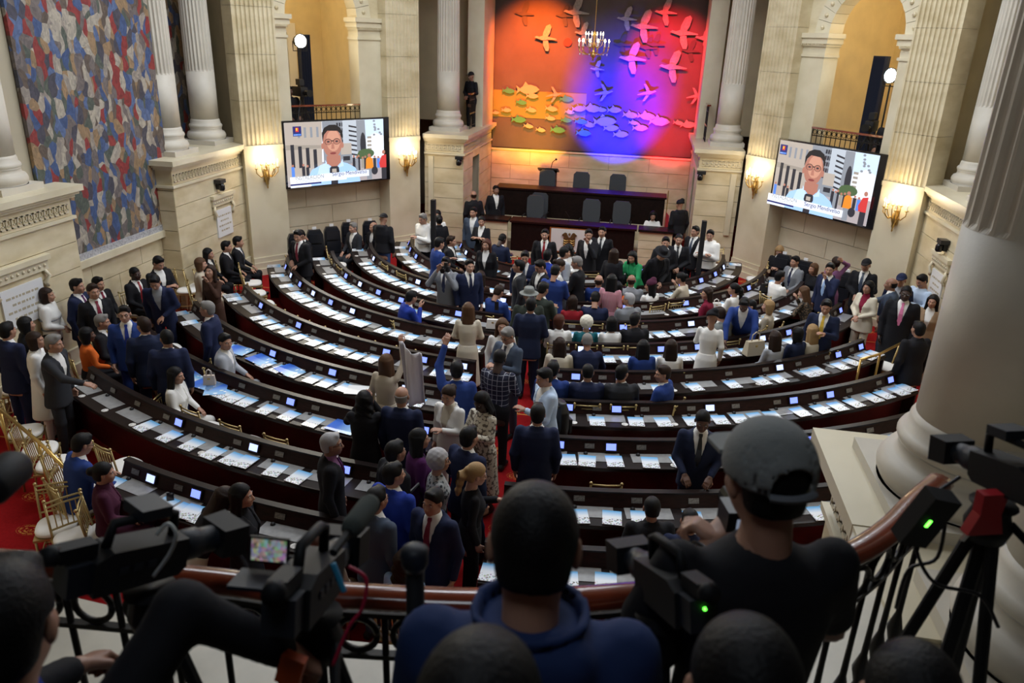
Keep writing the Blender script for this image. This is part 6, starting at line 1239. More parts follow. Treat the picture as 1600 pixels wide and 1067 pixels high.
(749, 338, 170, 'cross', 1, 1, 'bun-k', 'blazer:black,white', 'woman in black with hair tied back at the niche corner'),
(745, 365, -90, 'sit', 0, 1, 'short-b', 'suit:black,white', 'man in black sitting before the left wing desk'),
(745, 379, 170, 'stand_', 1, 1, 'long-r', 'coat:black,white', 'woman with reddish brown hair behind the smiling navy man'),
(788, 366, -30, 'sitp', 0, 4, 'crew-k', 'suit:dblue,white', 'dark-skinned man in dark suit sitting with a phone below the presidium'),
(740, 298, 30, 'stand', 0, 1, 'bald-b', 'suit:black,black', 'man in black seen from behind in the niche doorway'),
(775, 290, -150, 'stand', 0, 2, 'short-k', 'suit:black,white', 'person standing at the left end of the upper presidium desk'),
(1063, 313, 30, 'stand', 0, 1, None, 'hoodie:black,black', 'person in black hooded top by the right end of the presidium', {'hat': 'wrap-black'}),
(1021, 331, 180, 'desk', 1, 1, 'long-k', 'blouse:white,black', 'woman in a white blouse sitting at the right presidium wing', {'z': 0.1}),
(430, 362, 160, 'hip', 0, 1, 'short-k', 'suit:black,white,wine', 'man in black suit with red tie leaning by the leftmost pilaster'),
(466, 361, 150, 'sitp', 0, 1, 'crew-k', 'suit:black,white,red', 'man with red tie reading his phone in an armchair under the left screen'),
(571, 335, -10, 'hold', 0, 1, None, 'hoodie:black,denim', 'man in black jacket, cap and jeans standing under the left screen', {'hat': 'capback-black'}),
(551, 349, 150, 'sit', 0, 0, 'short-g', 'suit:charcoal,white', 'grey-haired man in grey sitting left of the man in jeans'),
(583, 347, 150, 'sit', 0, 1, None, 'suit:black,white', 'bald man in white shirt and black jacket sitting right of the jeans'),
# centre far
(697, 402, 170, 'shoot', 0, 1, 'short-k', 'suit:grey,white,navy', 'photographer in a grey suit raising a camera to his eye'),
(745, 398, -150, 'stand', 0, 0, 'short-k', 'suit:navy,white,navy', 'smiling dark-haired man in a navy suit with pocket square'),
(790, 404, 100, 'stand', 0, 2, 'short-k', 'suit:charcoal,white', 'man in a charcoal suit turned left facing the smiling man'),
(745, 461, 10, 'clasp', 1, 1, 'long-m', 'dress:cream', 'woman in a long cream dress seen from behind'),
(750, 440, 0, 'sit', 1, 1, 'long-b', 'blouse:brown,black', 'brown-haired woman in brown sitting before the navy men', {'row': (8, 0.42)}),
(772, 473, -20, 'sitp', 0, 1, 'short-b', 'suit:blue,white', 'man in blue filming with a red phone case', {'row': (7, 0.45)}),
(688, 371, -50, 'hold', 0, 1, 'short-k', 'suit:blue,white', 'man in mid-blue suit standing left of the far desks'),
(828, 393, 180, 'hold', 0, 1, 'short-k', 'suit:navy,white,slate', 'smiling man in a navy suit at the far end of the aisle'),
(843, 408, 130, 'phone', 0, 1, 'short-k', 'suit:black,white', 'man with glasses in black reading his phone at the aisle end', {'glasses': True}),
(854, 391, -10, 'stand', 0, 1, 'short-k', 'suit:royal,white', 'man in royal blue seen from behind below the crest'),
(868, 413, -10, 'phone', 0, 1, 'short-k', 'suit:blue,white', 'man in blue suit seen from behind at the aisle end'),
(889, 406, -80, 'phone', 1, 1, 'bun-b', 'blazer:white,white', 'woman in a white trouser suit looking at her phone by the aisle'),
(881, 386, -60, 'stand', 0, 1, 'short-k', 'suit:lgrey,white', 'man in a light grey suit below the crest'),
(892, 383, 150, 'phone', 1, 1, 'wavy-k', 'blouse:white,black', 'woman in a white blouse talking below the crest'),
(911, 393, 80, 'hold', 0, 2, 'short-g', 'suit:black,white', 'man in black with grey hair facing left below the crest'),
(852, 441, -30, 'phone', 0, 2, 'short-k', 'suit:olive,white', 'man in a dark green suit filming with a phone in the aisle'),
(827, 452, 10, 'stand', 0, 2, None, 'suit:olive,black', 'man in a grey-green jacket and grey felt hat in the aisle', {'hat': 'brim-ggrey'}),
(830, 465, 5, 'clasp', 0, 1, 'short-k', 'suit:dblue,white', 'man in dark navy seen from behind in the middle of the aisle'),
(628, 471, -30, 'sitc', 0, 1, 'short-k', 'suit:royal,white', 'man in royal blue sitting alone with his hand at his face at left', {'row': (6, 0.42)}),
(968, 404, 0, 'sit', 1, 1, 'long-k', 'blazer:black,black', 'dark-haired woman in black sitting before the crest desk'),
(976, 388, -20, 'stand_', 1, 1, 'long-b', 'blazer:black,black', 'brown-haired woman in black below the right end of the crest desk'),
]
POSE['front_'] = POSE['clasp']; POSE['situ_'] = ('s', 0.0, 'down', 'chin', 0.2, -0.25); POSE['sit_'] = POSE['stand']; POSE['stand_'] = POSE['stand']; POSE['lean_'] = ('s', 0.3, 'reach', 'reach', 0.2, 0.1); POSE['talk_'] = POSE['talk']; POSE['hip'] = ('s', 0.1, 'hip', 'front', 0.3, 0.2)
LAY = []
for rec in PEOPLE:
    kw = dict(rec[9]) if len(rec) > 9 else {}; LAY.append(solve(*rec[:5], **kw))
for it in range(40):                                          # gently push overlapping people apart
    for i in range(len(LAY)):
        for j in range(i + 1, len(LAY)):
            a, b = LAY[i], LAY[j]; dx, dy = b[0] - a[0], b[1] - a[1]; d = math.hypot(dx, dy); need = 0.44
            if 1e-6 < d < need:
                fa, fb = (0 if a[4] else 1), (0 if b[4] else 1)
                if fa + fb == 0: continue
                g = (need - d) * 0.5 / (fa + fb) / d; a[0] -= dx * g * fa; a[1] -= dy * g * fa; b[0] += dx * g * fb; b[1] += dy * g * fb
    if it % 4 == 3:
        for L_, rec in zip(LAY, PEOPLE):
            if L_[4] is None and L_[1] < 19.4: L_[0], L_[1] = clear_desks(L_[0], L_[1], 0.19 if POSE[rec[3]][0] != 't' else 0.19)
for rec, L_ in zip(PEOPLE, LAY):
    px, py, face, pose, fem, skin, hair, outfit, label = rec[:9]; kw = dict(rec[9]) if len(rec) > 9 else {}; kw.pop('row', None); kw.pop('scale', None)
    person(L_[0], L_[1], L_[2], pose, bool(fem), skin, hair, outfit, label, L_[3], **kw)
# chairs along the desk rows: one under everybody who sits, the others where nobody is in the way
for rec, L_ in zip(PEOPLE, LAY):
    if POSE[rec[3]][0] == 't' and L_[4]:
        k, t = L_[4]; p = rp(k, ROWS[k][1] + 0.43, t, 0); chair(p[0], p[1], L_[2], 'gold chair under the ' + ' '.join(rec[8].split()[:10]), 'chairs in use', False)
    elif POSE[rec[3]][0] == 't' and 'z' not in (rec[9] if len(rec) > 9 else {}) and not any(w in rec[8] for w in ('armchair', 'under the left screen', 'man in jeans', 'jeans')) and L_[1] < 20:
        chair(L_[0], L_[1] , L_[2], 'gold chair under the ' + ' '.join(rec[8].split()[:10]), 'chairs in use', False)
CHPOS = [(o.location.x, o.location.y) for o in COL.objects if o.name.startswith(('gold_chair', 'leather_armchair'))] + [(L_[0], L_[1]) for L_ in LAY]
for k in range(1, 10):
    yc, R = ROWS[k][:2]
    for sg in (-1, 1):
        nm = 'left' if sg < 0 else 'right'
        for i, t in enumerate(SEATS[(k, sg)]):
            p = rp(k, R + 0.335, t, 0); full = sg < 0 and abs(t) > 0.42 and k >= 2; px, py = proj((p[0], p[1], 0.9))
            if not (-20 < px < 1560) or any(math.hypot(p[0] - a, p[1] - b) < 0.46 for a, b in CHPOS): continue
            chair(p[0], p[1], t, 'gold chair with white cushion at the %s desk row, %s of the aisle' % (ORD[k], nm), 'chairs along the %s %s desk row' % (ORD[k], nm), full)
# people in the galleries
q = DIAG[-1](1.72, -1.15, 0); person(q[0], q[1], DIAG[-1].rz(), 'sit', False, 3, 'short-k', 'hoodie:black,black', 'camera operator sitting in the left gallery', 1.0, z=2.92)
q = DIAG[1](1.72, -1.0, 0); person(q[0], q[1], DIAG[1].rz() + 0.2, 'sit', False, 2, 'crew-k', 'hoodie:black,black', 'bearded camera operator in black sitting in the right gallery', 1.0, z=2.92)
q = DIAG[1](1.78, -1.45, 0); person(q[0], q[1], DIAG[1].rz() + 0.5, 'stand', False, 2, None, 'shirt:olive,olive', 'police officer in dark green standing in the right gallery', 0.97, z=2.92, hat='cap-olive')
d = ray(737, 116); t_ = (22.9) / d[1]; q = CC + d * t_; person(q[0], 22.9, math.radians(150), 'clasp', False, 2, None, 'shirt:black,black', 'officer in a black uniform and peaked cap behind the far column', 0.93, z=3.0, hat='cap-black')
# ------------------------------------------------------------------ banner held up, backpacks, bags, phones, bottles
b = MB(); n = 10; vv = []; ff = []
A = at(622, 532, 2.1); B = at(655, 552, 1.98); A[1] -= 0.02
tl = np.array(at(623, 533, 2.08)); tr = np.array(at(660, 556, 1.95)); bl = np.array(at(641, 618, 1.15)); br = np.array(at(679, 611, 1.15)); bl[1] = (bl[1] + tl[1]) / 2; br[1] = (br[1] + tr[1]) / 2
for i in range(n + 1):
    for j in range(n + 1):
        u, v = i / n, j / n; p = (tl * (1 - u) + tr * u) * (1 - v) + (bl * (1 - u) + br * u) * v; p = p + np.array([0.0, 0.05 * math.sin(u * 9 + v * 2) + 0.03 * math.sin(u * 17), -0.03 * math.sin(math.pi * u)]); vv.append(tuple(p))
for i in range(n):
    for j in range(n): a = i * (n + 1) + j; ff.append((a, a + 1, a + n + 2, a + n + 1))
o = MB().add(vv, ff).build('cloth_banner', mat('white_banner_cloth', (0.86, 0.84, 0.90), 0.8), None, True); md = o.modifiers.new('s', 'SOLIDIFY'); md.thickness = 0.004; tag(o, 'plain white cloth banner held up by two people left of the aisle', 'banner')
def backpack(px, py, z, face, label, depth_off=0.0):
    q = at(px, py, z); e = empty('backpack', (q[0], q[1], z - 0.25), math.radians(face), label, 'backpack', 'black backpacks')
    f = Fld((-0.22, -0.16, -0.28), (0.22, 0.16, 0.28), 0.018); f.u(loft(f.pts(), [(-0.24, .14, .08, 0), (-0.1, .16, .10, 0), (0.12, .15, .09, 0), (0.24, .09, .05, 0)], 3)); V, Q = f.mesh(); o = link('bag_body', to_mesh('bag_body', V, Q), e); slot(o, 0, BLACK)
    MB().box(-0.11, 0.11, -0.13, -0.095, -0.2, 0.0).build('front_pocket', LEATHER, e)
    for s in (-1, 1): MB().tube([(s * 0.09, 0.07, 0.2), (s * 0.11, 0.2, 0.25), (s * 0.12, 0.26, 0.05), (s * 0.11, 0.12, -0.18)], 0.018, 6).build('shoulder_strap', BLACK, e)
backpack(622, 765, 1.15, -20, 'black backpack on the man in the bright blue suit'); backpack(877, 625, 1.2, 120, 'black backpack on the man in the pale blazer')
backpack(868, 490, 0.8, 0, 'dark backpack hanging at a right desk near the aisle')
def bag(px, py, z, size, m, label, rz=0.3, handle=True):
    q = at(px, py, z); e = empty('handbag', (q[0], q[1], z), rz, label, 'handbag', 'handbags'); w, d, h = size
    MB().prism([(-w / 2, 0), (w / 2, 0), (w * 0.43, h), (-w * 0.43, h)], -d / 2, d / 2, lambda u, v, k: (u, k * (1 - 0.45 * v / h), v)).build('bag_body', m, e)
    if handle: MB().tube([(-w * 0.2, 0, h), (-w * 0.19, 0, h * 1.45), (0, 0, h * 1.65), (w * 0.19, 0, h * 1.45), (w * 0.2, 0, h)], 0.010, 6).build('handle', m, e, True)
    MB().box(-0.02, 0.02, -d * 0.38, -d * 0.33, h * 0.6, h * 0.75).build('clasp', GOLD, e)
CR_ = mat('cream_leather', (0.62, 0.52, 0.44), 0.45); TN_ = mat('beige_leather', (0.45, 0.38, 0.27), 0.5); WH_ = mat('white_leather', (0.75, 0.73, 0.70), 0.45)
bag(328, 600, DT + 0.022, (0.17, 0.09, 0.14), CR_, 'small cream handbag standing on blue posters on a left desk'); bag(1177, 553, DT + 0.02, (0.36, 0.16, 0.24), TN_, 'large beige handbag standing open on a right desk', 0.5); bag(1195, 455, DT + 0.02, (0.22, 0.1, 0.17), mat('black_bag', (0.015, 0.014, 0.015), 0.4), 'small black handbag on the far right desk')
bag(770, 512, DT + 0.02, (0.24, 0.12, 0.16), WH_, 'white handbag on the desk beside the cream dress', 0.1, False); bag(920, 492, DT + 0.02, (0.26, 0.12, 0.18), mat('grey_woven', (0.42, 0.40, 0.35), 0.8), 'grey woven handbag on the desk beside the brick red jacket', 0.1, False); bag(1118, 482, DT + 0.02, (0.22, 0.12, 0.12), WH_, 'white handbag with a ring handle right of the head wrap'); bag(977, 435, 0.85, (0.24, 0.12, 0.2), WH_, 'white handbag next to the woman in green')
def phone(px, py, z, label, tilt=0.0, rz=0.0):
    q = at(px, py, z); e = empty('smartphone', q, rz, label, 'phone', 'smartphones'); e.rotation_euler = (tilt, 0, rz)
    MB().box(-0.037, 0.037, -0.076, 0.076, 0, 0.008).build('case', BLACK, e); MB().box(-0.034, 0.034, -0.073, 0.073, 0.0081, 0.0088).build('display', BLACKG, e)
phone(297, 607, DT + 0.03, 'black smartphone lying on a brochure by the cream handbag', 0, 0.9); phone(266, 776, DT + 0.02, 'large phone lying on the nearest left desk', 0, 0.6); phone(776, 478, 1.05, 'raised phone of the man in blue', 1.3, 0.2)
def bottle(px, py, z, label, m): q = at(px, py, z); e = empty('water_bottle', q, 0, label, 'bottle', 'plastic bottles'); MB().lathe([(0.03, 0), (0.032, 0.02), (0.032, 0.14), (0.014, 0.18), (0.014, 0.19)], 12).build('bottle_body', m, e, True); MB().lathe([(0.016, 0.19), (0.016, 0.205)], 10).build('cap', WHITEP, e)
CLEAR = mat('clear_plastic', (0.7, 0.78, 0.85), 0.15, trans=0.7)
bottle(706, 383, DT, 'clear water bottle on the far left desk', CLEAR); bottle(983, 452, DT, 'clear water bottle beside the grey balding man', CLEAR)
def still(px, py, z, rz, label):
    q = at(px, py, z); e = empty('still_camera', q, rz, label, 'camera', 'still cameras'); MB().box(-0.07, 0.07, -0.04, 0.04, -0.05, 0.05).build('camera_body', BLACK, e); MB().lathe([(0.035, 0.03), (0.04, 0.06), (0.04, 0.15), (0.046, 0.17)], 14, T=lambda x, y, z: (x, z, y)).build('lens', BLACKG, e); MB().box(-0.03, 0.03, -0.03, 0.03, 0.05, 0.12).build('flash', BLACK, e)
still(697, 420, 1.62, math.radians(170), 'black still camera held up by the photographer in grey'); still(258, 427, 1.3, -1.9, 'black camera in the hands of the man below the mural')
# ------------------------------------------------------------------ balcony balustrade in the foreground
bal = empty('balustrade', (0, 0, 0), 0, 'curved iron balustrade with polished wooden handrail across the foreground', 'railing')
RP = [(-400, 850), (-200, 862), (-40, 874), (130, 888), (340, 908), (480, 926), (700, 938), (840, 938), (960, 932), (1120, 915), (1240, 892), (1330, 866), (1390, 828), (1432, 785), (1470, 752)]
P3 = [at(x, y, 4.13) for x, y in RP]
def catmull(P, n):
    out = []; P = [np.array(p, float) for p in P]
    for i in range(len(P) - 1):
        p0, p1, p2, p3 = P[max(i - 1, 0)], P[i], P[i + 1], P[min(i + 2, len(P) - 1)]
        for j in range(n): t = j / n; out.append(0.5 * ((2 * p1) + (-p0 + p2) * t + (2 * p0 - 5 * p1 + 4 * p2 - p3) * t * t + (-p0 + 3 * p1 - 3 * p2 + p3) * t ** 3))
    out.append(P[-1]); return out
CP = catmull(P3, 5)
def sweep(path, prof):
    vv = []; ff = []; m = len(prof)
    for i, p in enumerate(path):
        t = path[min(i + 1, len(path) - 1)] - path[max(i - 1, 0)]; t = t / np.linalg.norm(t); nrm = np.array([-t[1], t[0], 0]); nrm /= np.linalg.norm(nrm)
        for u, v in prof: vv.append(p + nrm * u + np.array([0, 0, v]))
    for i in range(len(path) - 1):
        for j in range(m): ff.append((i * m + j, i * m + (j + 1) % m, (i + 1) * m + (j + 1) % m, (i + 1) * m + j))
    ff.append(tuple(range(m))); ff.append(tuple((len(path) - 1) * m + j for j in range(m - 1, -1, -1))); return MB().add(vv, ff)
sweep(CP, [(0.045 * math.cos(a), 0.028 * math.sin(a)) for a in np.linspace(0, 2 * math.pi, 13)[:-1]]).build('handrail', RAILW, bal, True)
low = lambda z: [np.array([p[0], p[1], z]) for p in CP]
for z, nm in ((4.075, 'top_bar'), (3.93, 'upper_bar'), (3.33, 'lower_bar'), (3.20, 'bottom_bar')): sweep(low(z), [(-0.012, -0.008), (0.012, -0.008), (0.012, 0.008), (-0.012, 0.008)]).build(nm, IRON, bal)
acc = 0; last = CP[0]; k = 0; STEP = 0.155
ring_me = MB().tube([(0.056 * math.cos(a), 0, 0.056 * math.sin(a)) for a in np.linspace(0, 6.283, 21)], 0.010, 6).mesh('ring', True, [IRON])
bal_me = MB().lathe([(0.010, 0), (0.010, 0.25), (0.024, 0.30), (0.014, 0.34), (0.030, 0.40), (0.012, 0.47), (0.010, 0.60), (0.010, 0.97)], 8).mesh('baluster', True, [IRON])
for a, b in zip(CP, CP[1:]):
    L_ = np.linalg.norm(b - a); tt = acc
    while tt < L_:
        p = a + (b - a) * tt / L_; ang = math.atan2(b[1] - a[1], b[0] - a[0]); link('baluster', bal_me, bal, (p[0], p[1], 3.11), (0, 0, ang))
        q = p + (b - a) / L_ * STEP / 2
        link('ring', ring_me, bal, (q[0], q[1], 4.003), (0, 0, ang)); link('ring', ring_me, bal, (q[0], q[1], 3.265), (0, 0, ang)); tt += STEP
    acc = tt - L_
# ------------------------------------------------------------------ people on the balcony
def fore(px, py, depth, face, pose, fem, skin, hair, outfit, label, **kw):
    p = atd(px, py, depth); ht = head_top(pose, fem); sc = (p[2] - 3.12) / ht.z; rz = math.radians(face)
    x = p[0] - sc * (ht.x * math.cos(rz) - ht.y * math.sin(rz)); y = p[1] - sc * (ht.x * math.sin(rz) + ht.y * math.cos(rz))
    return person(x, y, rz, pose, fem, skin, hair, outfit, label, sc, z=3.12, **kw)
POSE['watch'] = ('s', 0.10, 'lap', 'lap', 0, 0.22); POSE['film'] = ('s', 0.06, 'lens', 'lens', 0.12, 0.12); POSE['operate'] = ('s', 0.16, 'wing', 'fwd', 0.25, 0.15)
F1 = fore(840, 757, 1.40, 6, 'watch', False, 1, 'crew-k', 'hoodie:jacketblue,black', 'man in a dark blue jacket seen from behind at the balcony rail', hands='grip', fine=True)
co = top = None
r_ = Rig('watch', False); q = Fld((-0.16, -0.16, 1.38), (0.16, 0.14, 1.56), 0.014); Pq = (q.X, q.Y, q.Z)
q.u(np.maximum(np.abs(np.sqrt((q.X / 1.0) ** 2 + ((q.Y + 0.015) / 0.95) ** 2) - (0.078 + (q.Z - 1.42) * 0.35)) - 0.010, np.abs(q.Z - 1.455) - 0.055), 0.01); q.cut(np.maximum(np.abs(q.X) - 0.03, -q.Y))
V, Q = q.mesh(); V = np.array([r_.tf(v) for v in V]); o = link('jacket_collar', to_mesh('jacket_collar', V, Q), F1); slot(o, 0, cloth('jacketblue'))
F2 = fore(1205, 672, 1.66, 14, 'film', False, 1, 'crew-k', 'tee:black,black', 'man in black t-shirt and grey back-to-front cap filming from the balcony', hands='grip', fine=True)
HM2 = Rig('film', False).HM
# his cap, worn backwards, with the open strap arch
f = Fld((-0.16, -0.20, -0.02), (0.16, 0.2, 0.19), 0.009); f.ell((0, -0.016, 0.045), (0.101, 0.121, 0.112), .01); f.f = np.maximum(f.f, 0.02 - f.Z + 0.12 * f.Y); g_ = elld(f.pts(), (0, -0.130, 0.030), (0.050, 0.06, 0.044)); f.cut(g_); f.f = np.maximum(f.f, -elld(f.pts(), (0, -0.016, 0.04), (0.090, 0.110, 0.102)))
V, Q = f.mesh(); o = link('cap', to_mesh('cap', V, Q), F2); slot(o, 0, mat('grey_cap_felt', (0.21, 0.22, 0.215), 0.9, bump=0.2, bscale=150)); o.matrix_local = HM2
o = MB().tube([(0.075 * math.cos(a) * 1.3, -0.014 - 0.122 * math.sin(a), 0.012) for a in np.linspace(1.0, 2.14, 8)], 0.009, 6).build('cap_strap', mat('grey_strap', (0.14, 0.15, 0.17), 0.8), F2); o.matrix_local = HM2
o = MB().prism([(-0.07, 0.09), (0.07, 0.09), (0.06, 0.18), (0.03, 0.205), (-0.03, 0.205), (-0.06, 0.18)], 0.035, 0.045).build('cap_visor', mat('grey_cap_felt'), F2); o.matrix_local = HM2
o = MB().tube([(0.036 * math.cos(a), 0.036 * math.sin(a), 0) for a in np.linspace(0, 6.283, 17)], 0.005, 6).build('wrist_band', BLACK, F2); rg = Rig('film', False); dv = Vector(rg.wr[-1] - rg.el[-1]).normalized(); o.location = Vector(rg.wr[-1]) - dv * 0.02; o.rotation_euler = dv.to_track_quat('Z', 'Y').to_euler()
fore(-4, 886, 1.30, 4, 'operate', False, 1, 'short-k', 'suit:black,royal', 'man in dark suit raising his arm at the lower left corner', hands='grip', fine=True)
fore(758, 992, 0.98, 0, 'watch', False, 1, 'crew-k', 'suit:black,black', 'dark head and shoulders at the bottom centre edge', fine=True)
fore(1172, 968, 1.12, 5, 'watch', False, 1, 'crew-k', 'suit:black,black', 'dark-haired head rising at the bottom edge behind the cap man', fine=True)
fore(1440, 1008, 1.25, -10, 'watch', False, 1, 'crew-k', 'hoodie:maroon,black', 'cropped dark head in a dark red top at the lower right edge', fine=True)
# small camera in the hands of the cap man
p = atd(1166, 812, 2.03); e = empty('handheld_camera', p, math.radians(14), 'small black camera held up by the man in the grey cap', 'camera'); MB().box(-0.065, 0.065, -0.035, 0.04, -0.045, 0.045).build('camera_body', BLACK, e); MB().lathe([(0.035, 0.03), (0.038, 0.12)], 16, T=lambda x, y, z: (x, z, y)).build('lens', BLACKG, e); MB().box(-0.04, 0.04, -0.037, -0.034, -0.03, 0.025).build('rear_screen', mat('camera_display', (0.05, 0.06, 0.08), 0.2, emit=(0.25, 0.3, 0.4), estr=0.5), e)
# ------------------------------------------------------------------ video cameras on tripods
RUB = mat('dark_rubber', (0.007, 0.0075, 0.009), 0.6, spec=0.25); PLB = mat('blue_black_plastic', (0.012, 0.015, 0.022), 0.5, spec=0.3)
def lathe_y(mb, prof, c=(0, 0, 0), n=18): return mb.lathe(prof, n, T=lambda x, y, z: (c[0] + x, c[1] + z, c[2] + y))
def camcorder(px, py, depth, heading, label, lcd=None, foam=False, tripod=True, tilt=-0.3, sc=1.0, viewf=False):
    p = atd(px, py, depth); e = empty('video_camera', p, 0, label, 'video camera', 'press video cameras'); e.rotation_euler = (tilt, 0, math.radians(heading)); e.scale = (sc,) * 3
    MB().prism([(-0.2, -0.075), (0.10, -0.075), (0.13, -0.05), (0.13, 0.06), (-0.14, 0.075), (-0.2, 0.05)], -0.065, 0.065, lambda u, v, w: (w, u, v)).build('camera_body', RUB, e)
    lathe_y(MB(), [(0.05, 0.12), (0.058, 0.14), (0.058, 0.20), (0.05, 0.21), (0.05, 0.27), (0.056, 0.28)]).build('lens_barrel', PLB, e, True)
    MB().prism([(-0.075, -0.055), (0.075, -0.055), (0.075, 0.055), (-0.075, 0.055)], 0.27, 0.37, lambda u, v, w: (u * (1 + (w - 0.27)), w, v * (1 + (w - 0.27)))).build('lens_hood', RUB, e)
    MB().tube([(0, 0.10, 0.06), (0, 0.10, 0.14), (0, 0.06, 0.155), (0, -0.12, 0.15), (0, -0.14, 0.07)], 0.018, 8).build('top_handle', RUB, e, True)
    MB().box(-0.03, 0.03, -0.30, -0.18, 0.06, 0.11).build('viewfinder', RUB, e); lathe_y(MB(), [(0.03, -0.34), (0.036, -0.31), (0.028, -0.29)], (0, 0, 0.085)).build('eyecup', RUB, e, True)
    MB().box(-0.05, 0.05, -0.28, -0.2, -0.06, 0.05).build('battery', PLB, e)
    for i in range(4): MB().box(0.066, 0.070, -0.12 + 0.05 * i, -0.09 + 0.05 * i, -0.01, 0.015).build('button', PLB, e)
    if lcd:
        l = MB().box(-0.22, -0.09, 0.02, 0.032, 0.03, 0.115).build('lcd_panel', RUB, e); MB().box(-0.213, -0.097, 0.0185, 0.0198, 0.037, 0.108).build('lcd_picture', lcd, l); MB().tube([(-0.06, 0.03, 0.05), (-0.1, 0.03, 0.05)], 0.01, 6).build('lcd_hinge', RUB, e)
        MB().cbox((-0.16, -0.05, 0.0), (0.15, 0.11, 0.012), Matrix.Rotation(0.15, 3, 'X')).build('side_flap', PLB, e)
    if foam:
        a, b = Vector((0.07, -0.02, 0.10)), Vector((0.11, 0.28, 0.19)); MB().tube([a, a.lerp(b, 0.45)], 0.014, 8).build('microphone_tube', RUB, e)
        MB().tube([a.lerp(b, t) for t in (0.36, 0.4, 0.5, 0.9, 0.97, 1.0)], [0.012, 0.032, 0.038, 0.038, 0.03, 0.012], 14).build('foam_windshield', mat('grey_green_foam', (0.045, 0.055, 0.05), 0.95, bump=0.4, bscale=200), e, True)
    if viewf: MB().box(-0.065, 0.065, -0.06, 0.05, 0.165, 0.205).build('monitor', PLB, e)
    if tripod:
        t = empty('camera_tripod', (p[0], p[1], 3.12), math.radians(heading), 'black tripod under the ' + label.split(' video camera')[0][:40] + ' video camera' + {True: ' with foam', False: ''}[foam], 'tripod', 'camera tripods'); h = p[2] - 3.12
        MB().lathe([(0.05, h - 0.20), (0.06, h - 0.16), (0.045, h - 0.11), (0.06, h - 0.095)], 14).build('fluid_head', RUB, t, True); MB().tube([(0.05, -0.02, h - 0.15), (0.16, -0.42, h - 0.32)], 0.011, 8).build('pan_bar', RUB, t); MB().tube([(0, 0, 0.35), (0, 0, h - 0.18)], 0.02, 8).build('centre_column', RUB, t)
        for i in range(3):
            a = 2.094 * i + 0.6; lg = MB().tube([(0.03 * math.cos(a), 0.03 * math.sin(a), h - 0.2), (0.30 * math.cos(a), 0.30 * math.sin(a), 0.0)], 0.017, 8).build('leg', RUB, t); MB().ball((0.165 * math.cos(a), 0.165 * math.sin(a), (h - 0.2) * 0.5), 0.028, 8, 5).build('leg_clamp', PLB, lg)
            MB().tube([(0, 0, 0.4), (0.16 * math.cos(a), 0.16 * math.sin(a), (h - 0.2) * 0.52)], 0.008, 6).build('spreader', RUB, t)
    return e
LCDM = bpy.data.materials.new('lcd_image'); LCDM.use_nodes = True; _n = LCDM.node_tree; _v = _n.nodes.new('ShaderNodeTexVoronoi'); _v.inputs['Scale'].default_value = 90; _t = _n.nodes.new('ShaderNodeTexCoord'); _n.links.new(_t.outputs['Object'], _v.inputs[0]); _h = _n.nodes.new('ShaderNodeHueSaturation'); _h.inputs['Saturation'].default_value = 0.6; _h.inputs['Value'].default_value = 0.3; _n.links.new(_v.outputs['Color'], _h.inputs['Color']); _b = _n.nodes['Principled BSDF']; _b.inputs['Base Color'].default_value = (0.02, 0.02, 0.03, 1); _n.links.new(_h.outputs[0], _b.inputs['Emission Color']); _b.inputs['Emission Strength'].default_value = 0.7
camcorder(225, 868, 1.80, -28, 'big black video camera at the lower left', None, False, True, -0.25, 0.66, True)
camcorder(488, 905, 1.62, 4, 'black video camera with open display and foam microphone', LCDM, True, True, -0.30, 0.66)
c3 = camcorder(1040, 912, 1.72, 25, 'black shoulder video camera beside the blue jacket', None, False, True, -0.32, 0.62)
MB().ball((0.0, -0.285, 0.02), 0.006, 8, 4).build('green_led', mat('green_led', (0, 0.3, 0), 0.4, emit=(0.1, 1, 0.05), estr=5), c3)
camcorder(1568, 738, 2.0, 18, 'black video camera at the right picture edge', None, False, True, -0.2, 0.6, True)
# microphone stand, cables, box, bottle, tag
o = empty('microphone_stand', (0, 0, 0), 0, 'short black microphone stand standing behind the handrail', 'stand'); p = atd(648, 872, 1.62); o.location = (p[0], p[1], 3.12); h = p[2] - 3.12
MB().tube([(0, 0, 0), (0, 0, h)], 0.02, 10).build('pole', RUB, o, True); MB().lathe([(0.02, h - 0.03), (0.03, h - 0.01), (0.03, h + 0.02), (0.018, h + 0.03)], 12).build('head', PLB, o, True); MB().lathe([(0.12, 0), (0.12, 0.015), (0.02, 0.03)], 16).build('base', RUB, o)
def cable(pts, r, m, label):
    P = catmull([atd(*q) for q in pts], 6); o = MB().tube(P, r, 7).build('cable', m, None, True); tag(o, label, 'cable', 'camera cables')
cable([(245, 835, 1.62), (262, 818, 1.62), (275, 835, 1.62), (265, 865, 1.64), (240, 900, 1.66)], 0.004, mat('pale_cable', (0.4, 0.42, 0.4), 0.5), 'pale looping cable on the lower left video camera')
cable([(545, 885, 1.55), (572, 905, 1.55), (566, 950, 1.55), (545, 980, 1.55), (520, 1040, 1.55)], 0.004, mat('red_cable', (0.35, 0.01, 0.04), 0.4), 'red cable hanging from the foam microphone camera')
cable([(520, 880, 1.52), (530, 905, 1.52), (538, 925, 1.52)], 0.006, mat('cyan_cable', (0.02, 0.2, 0.35), 0.4), 'short blue cable on the foam microphone camera')
cable([(1500, 745, 2.0), (1440, 790, 2.0), (1430, 850, 2.0), (1460, 910, 2.0), (1530, 930, 2.0), (1560, 980, 2.0)], 0.005, BLACK, 'black cable looping beside the right tripod')
cable([(1480, 790, 2.0), (1465, 870, 2.05), (1420, 890, 2.05), (1400, 950, 2.1)], 0.005, BLACK, 'second black cable drooping beside the right tripod')
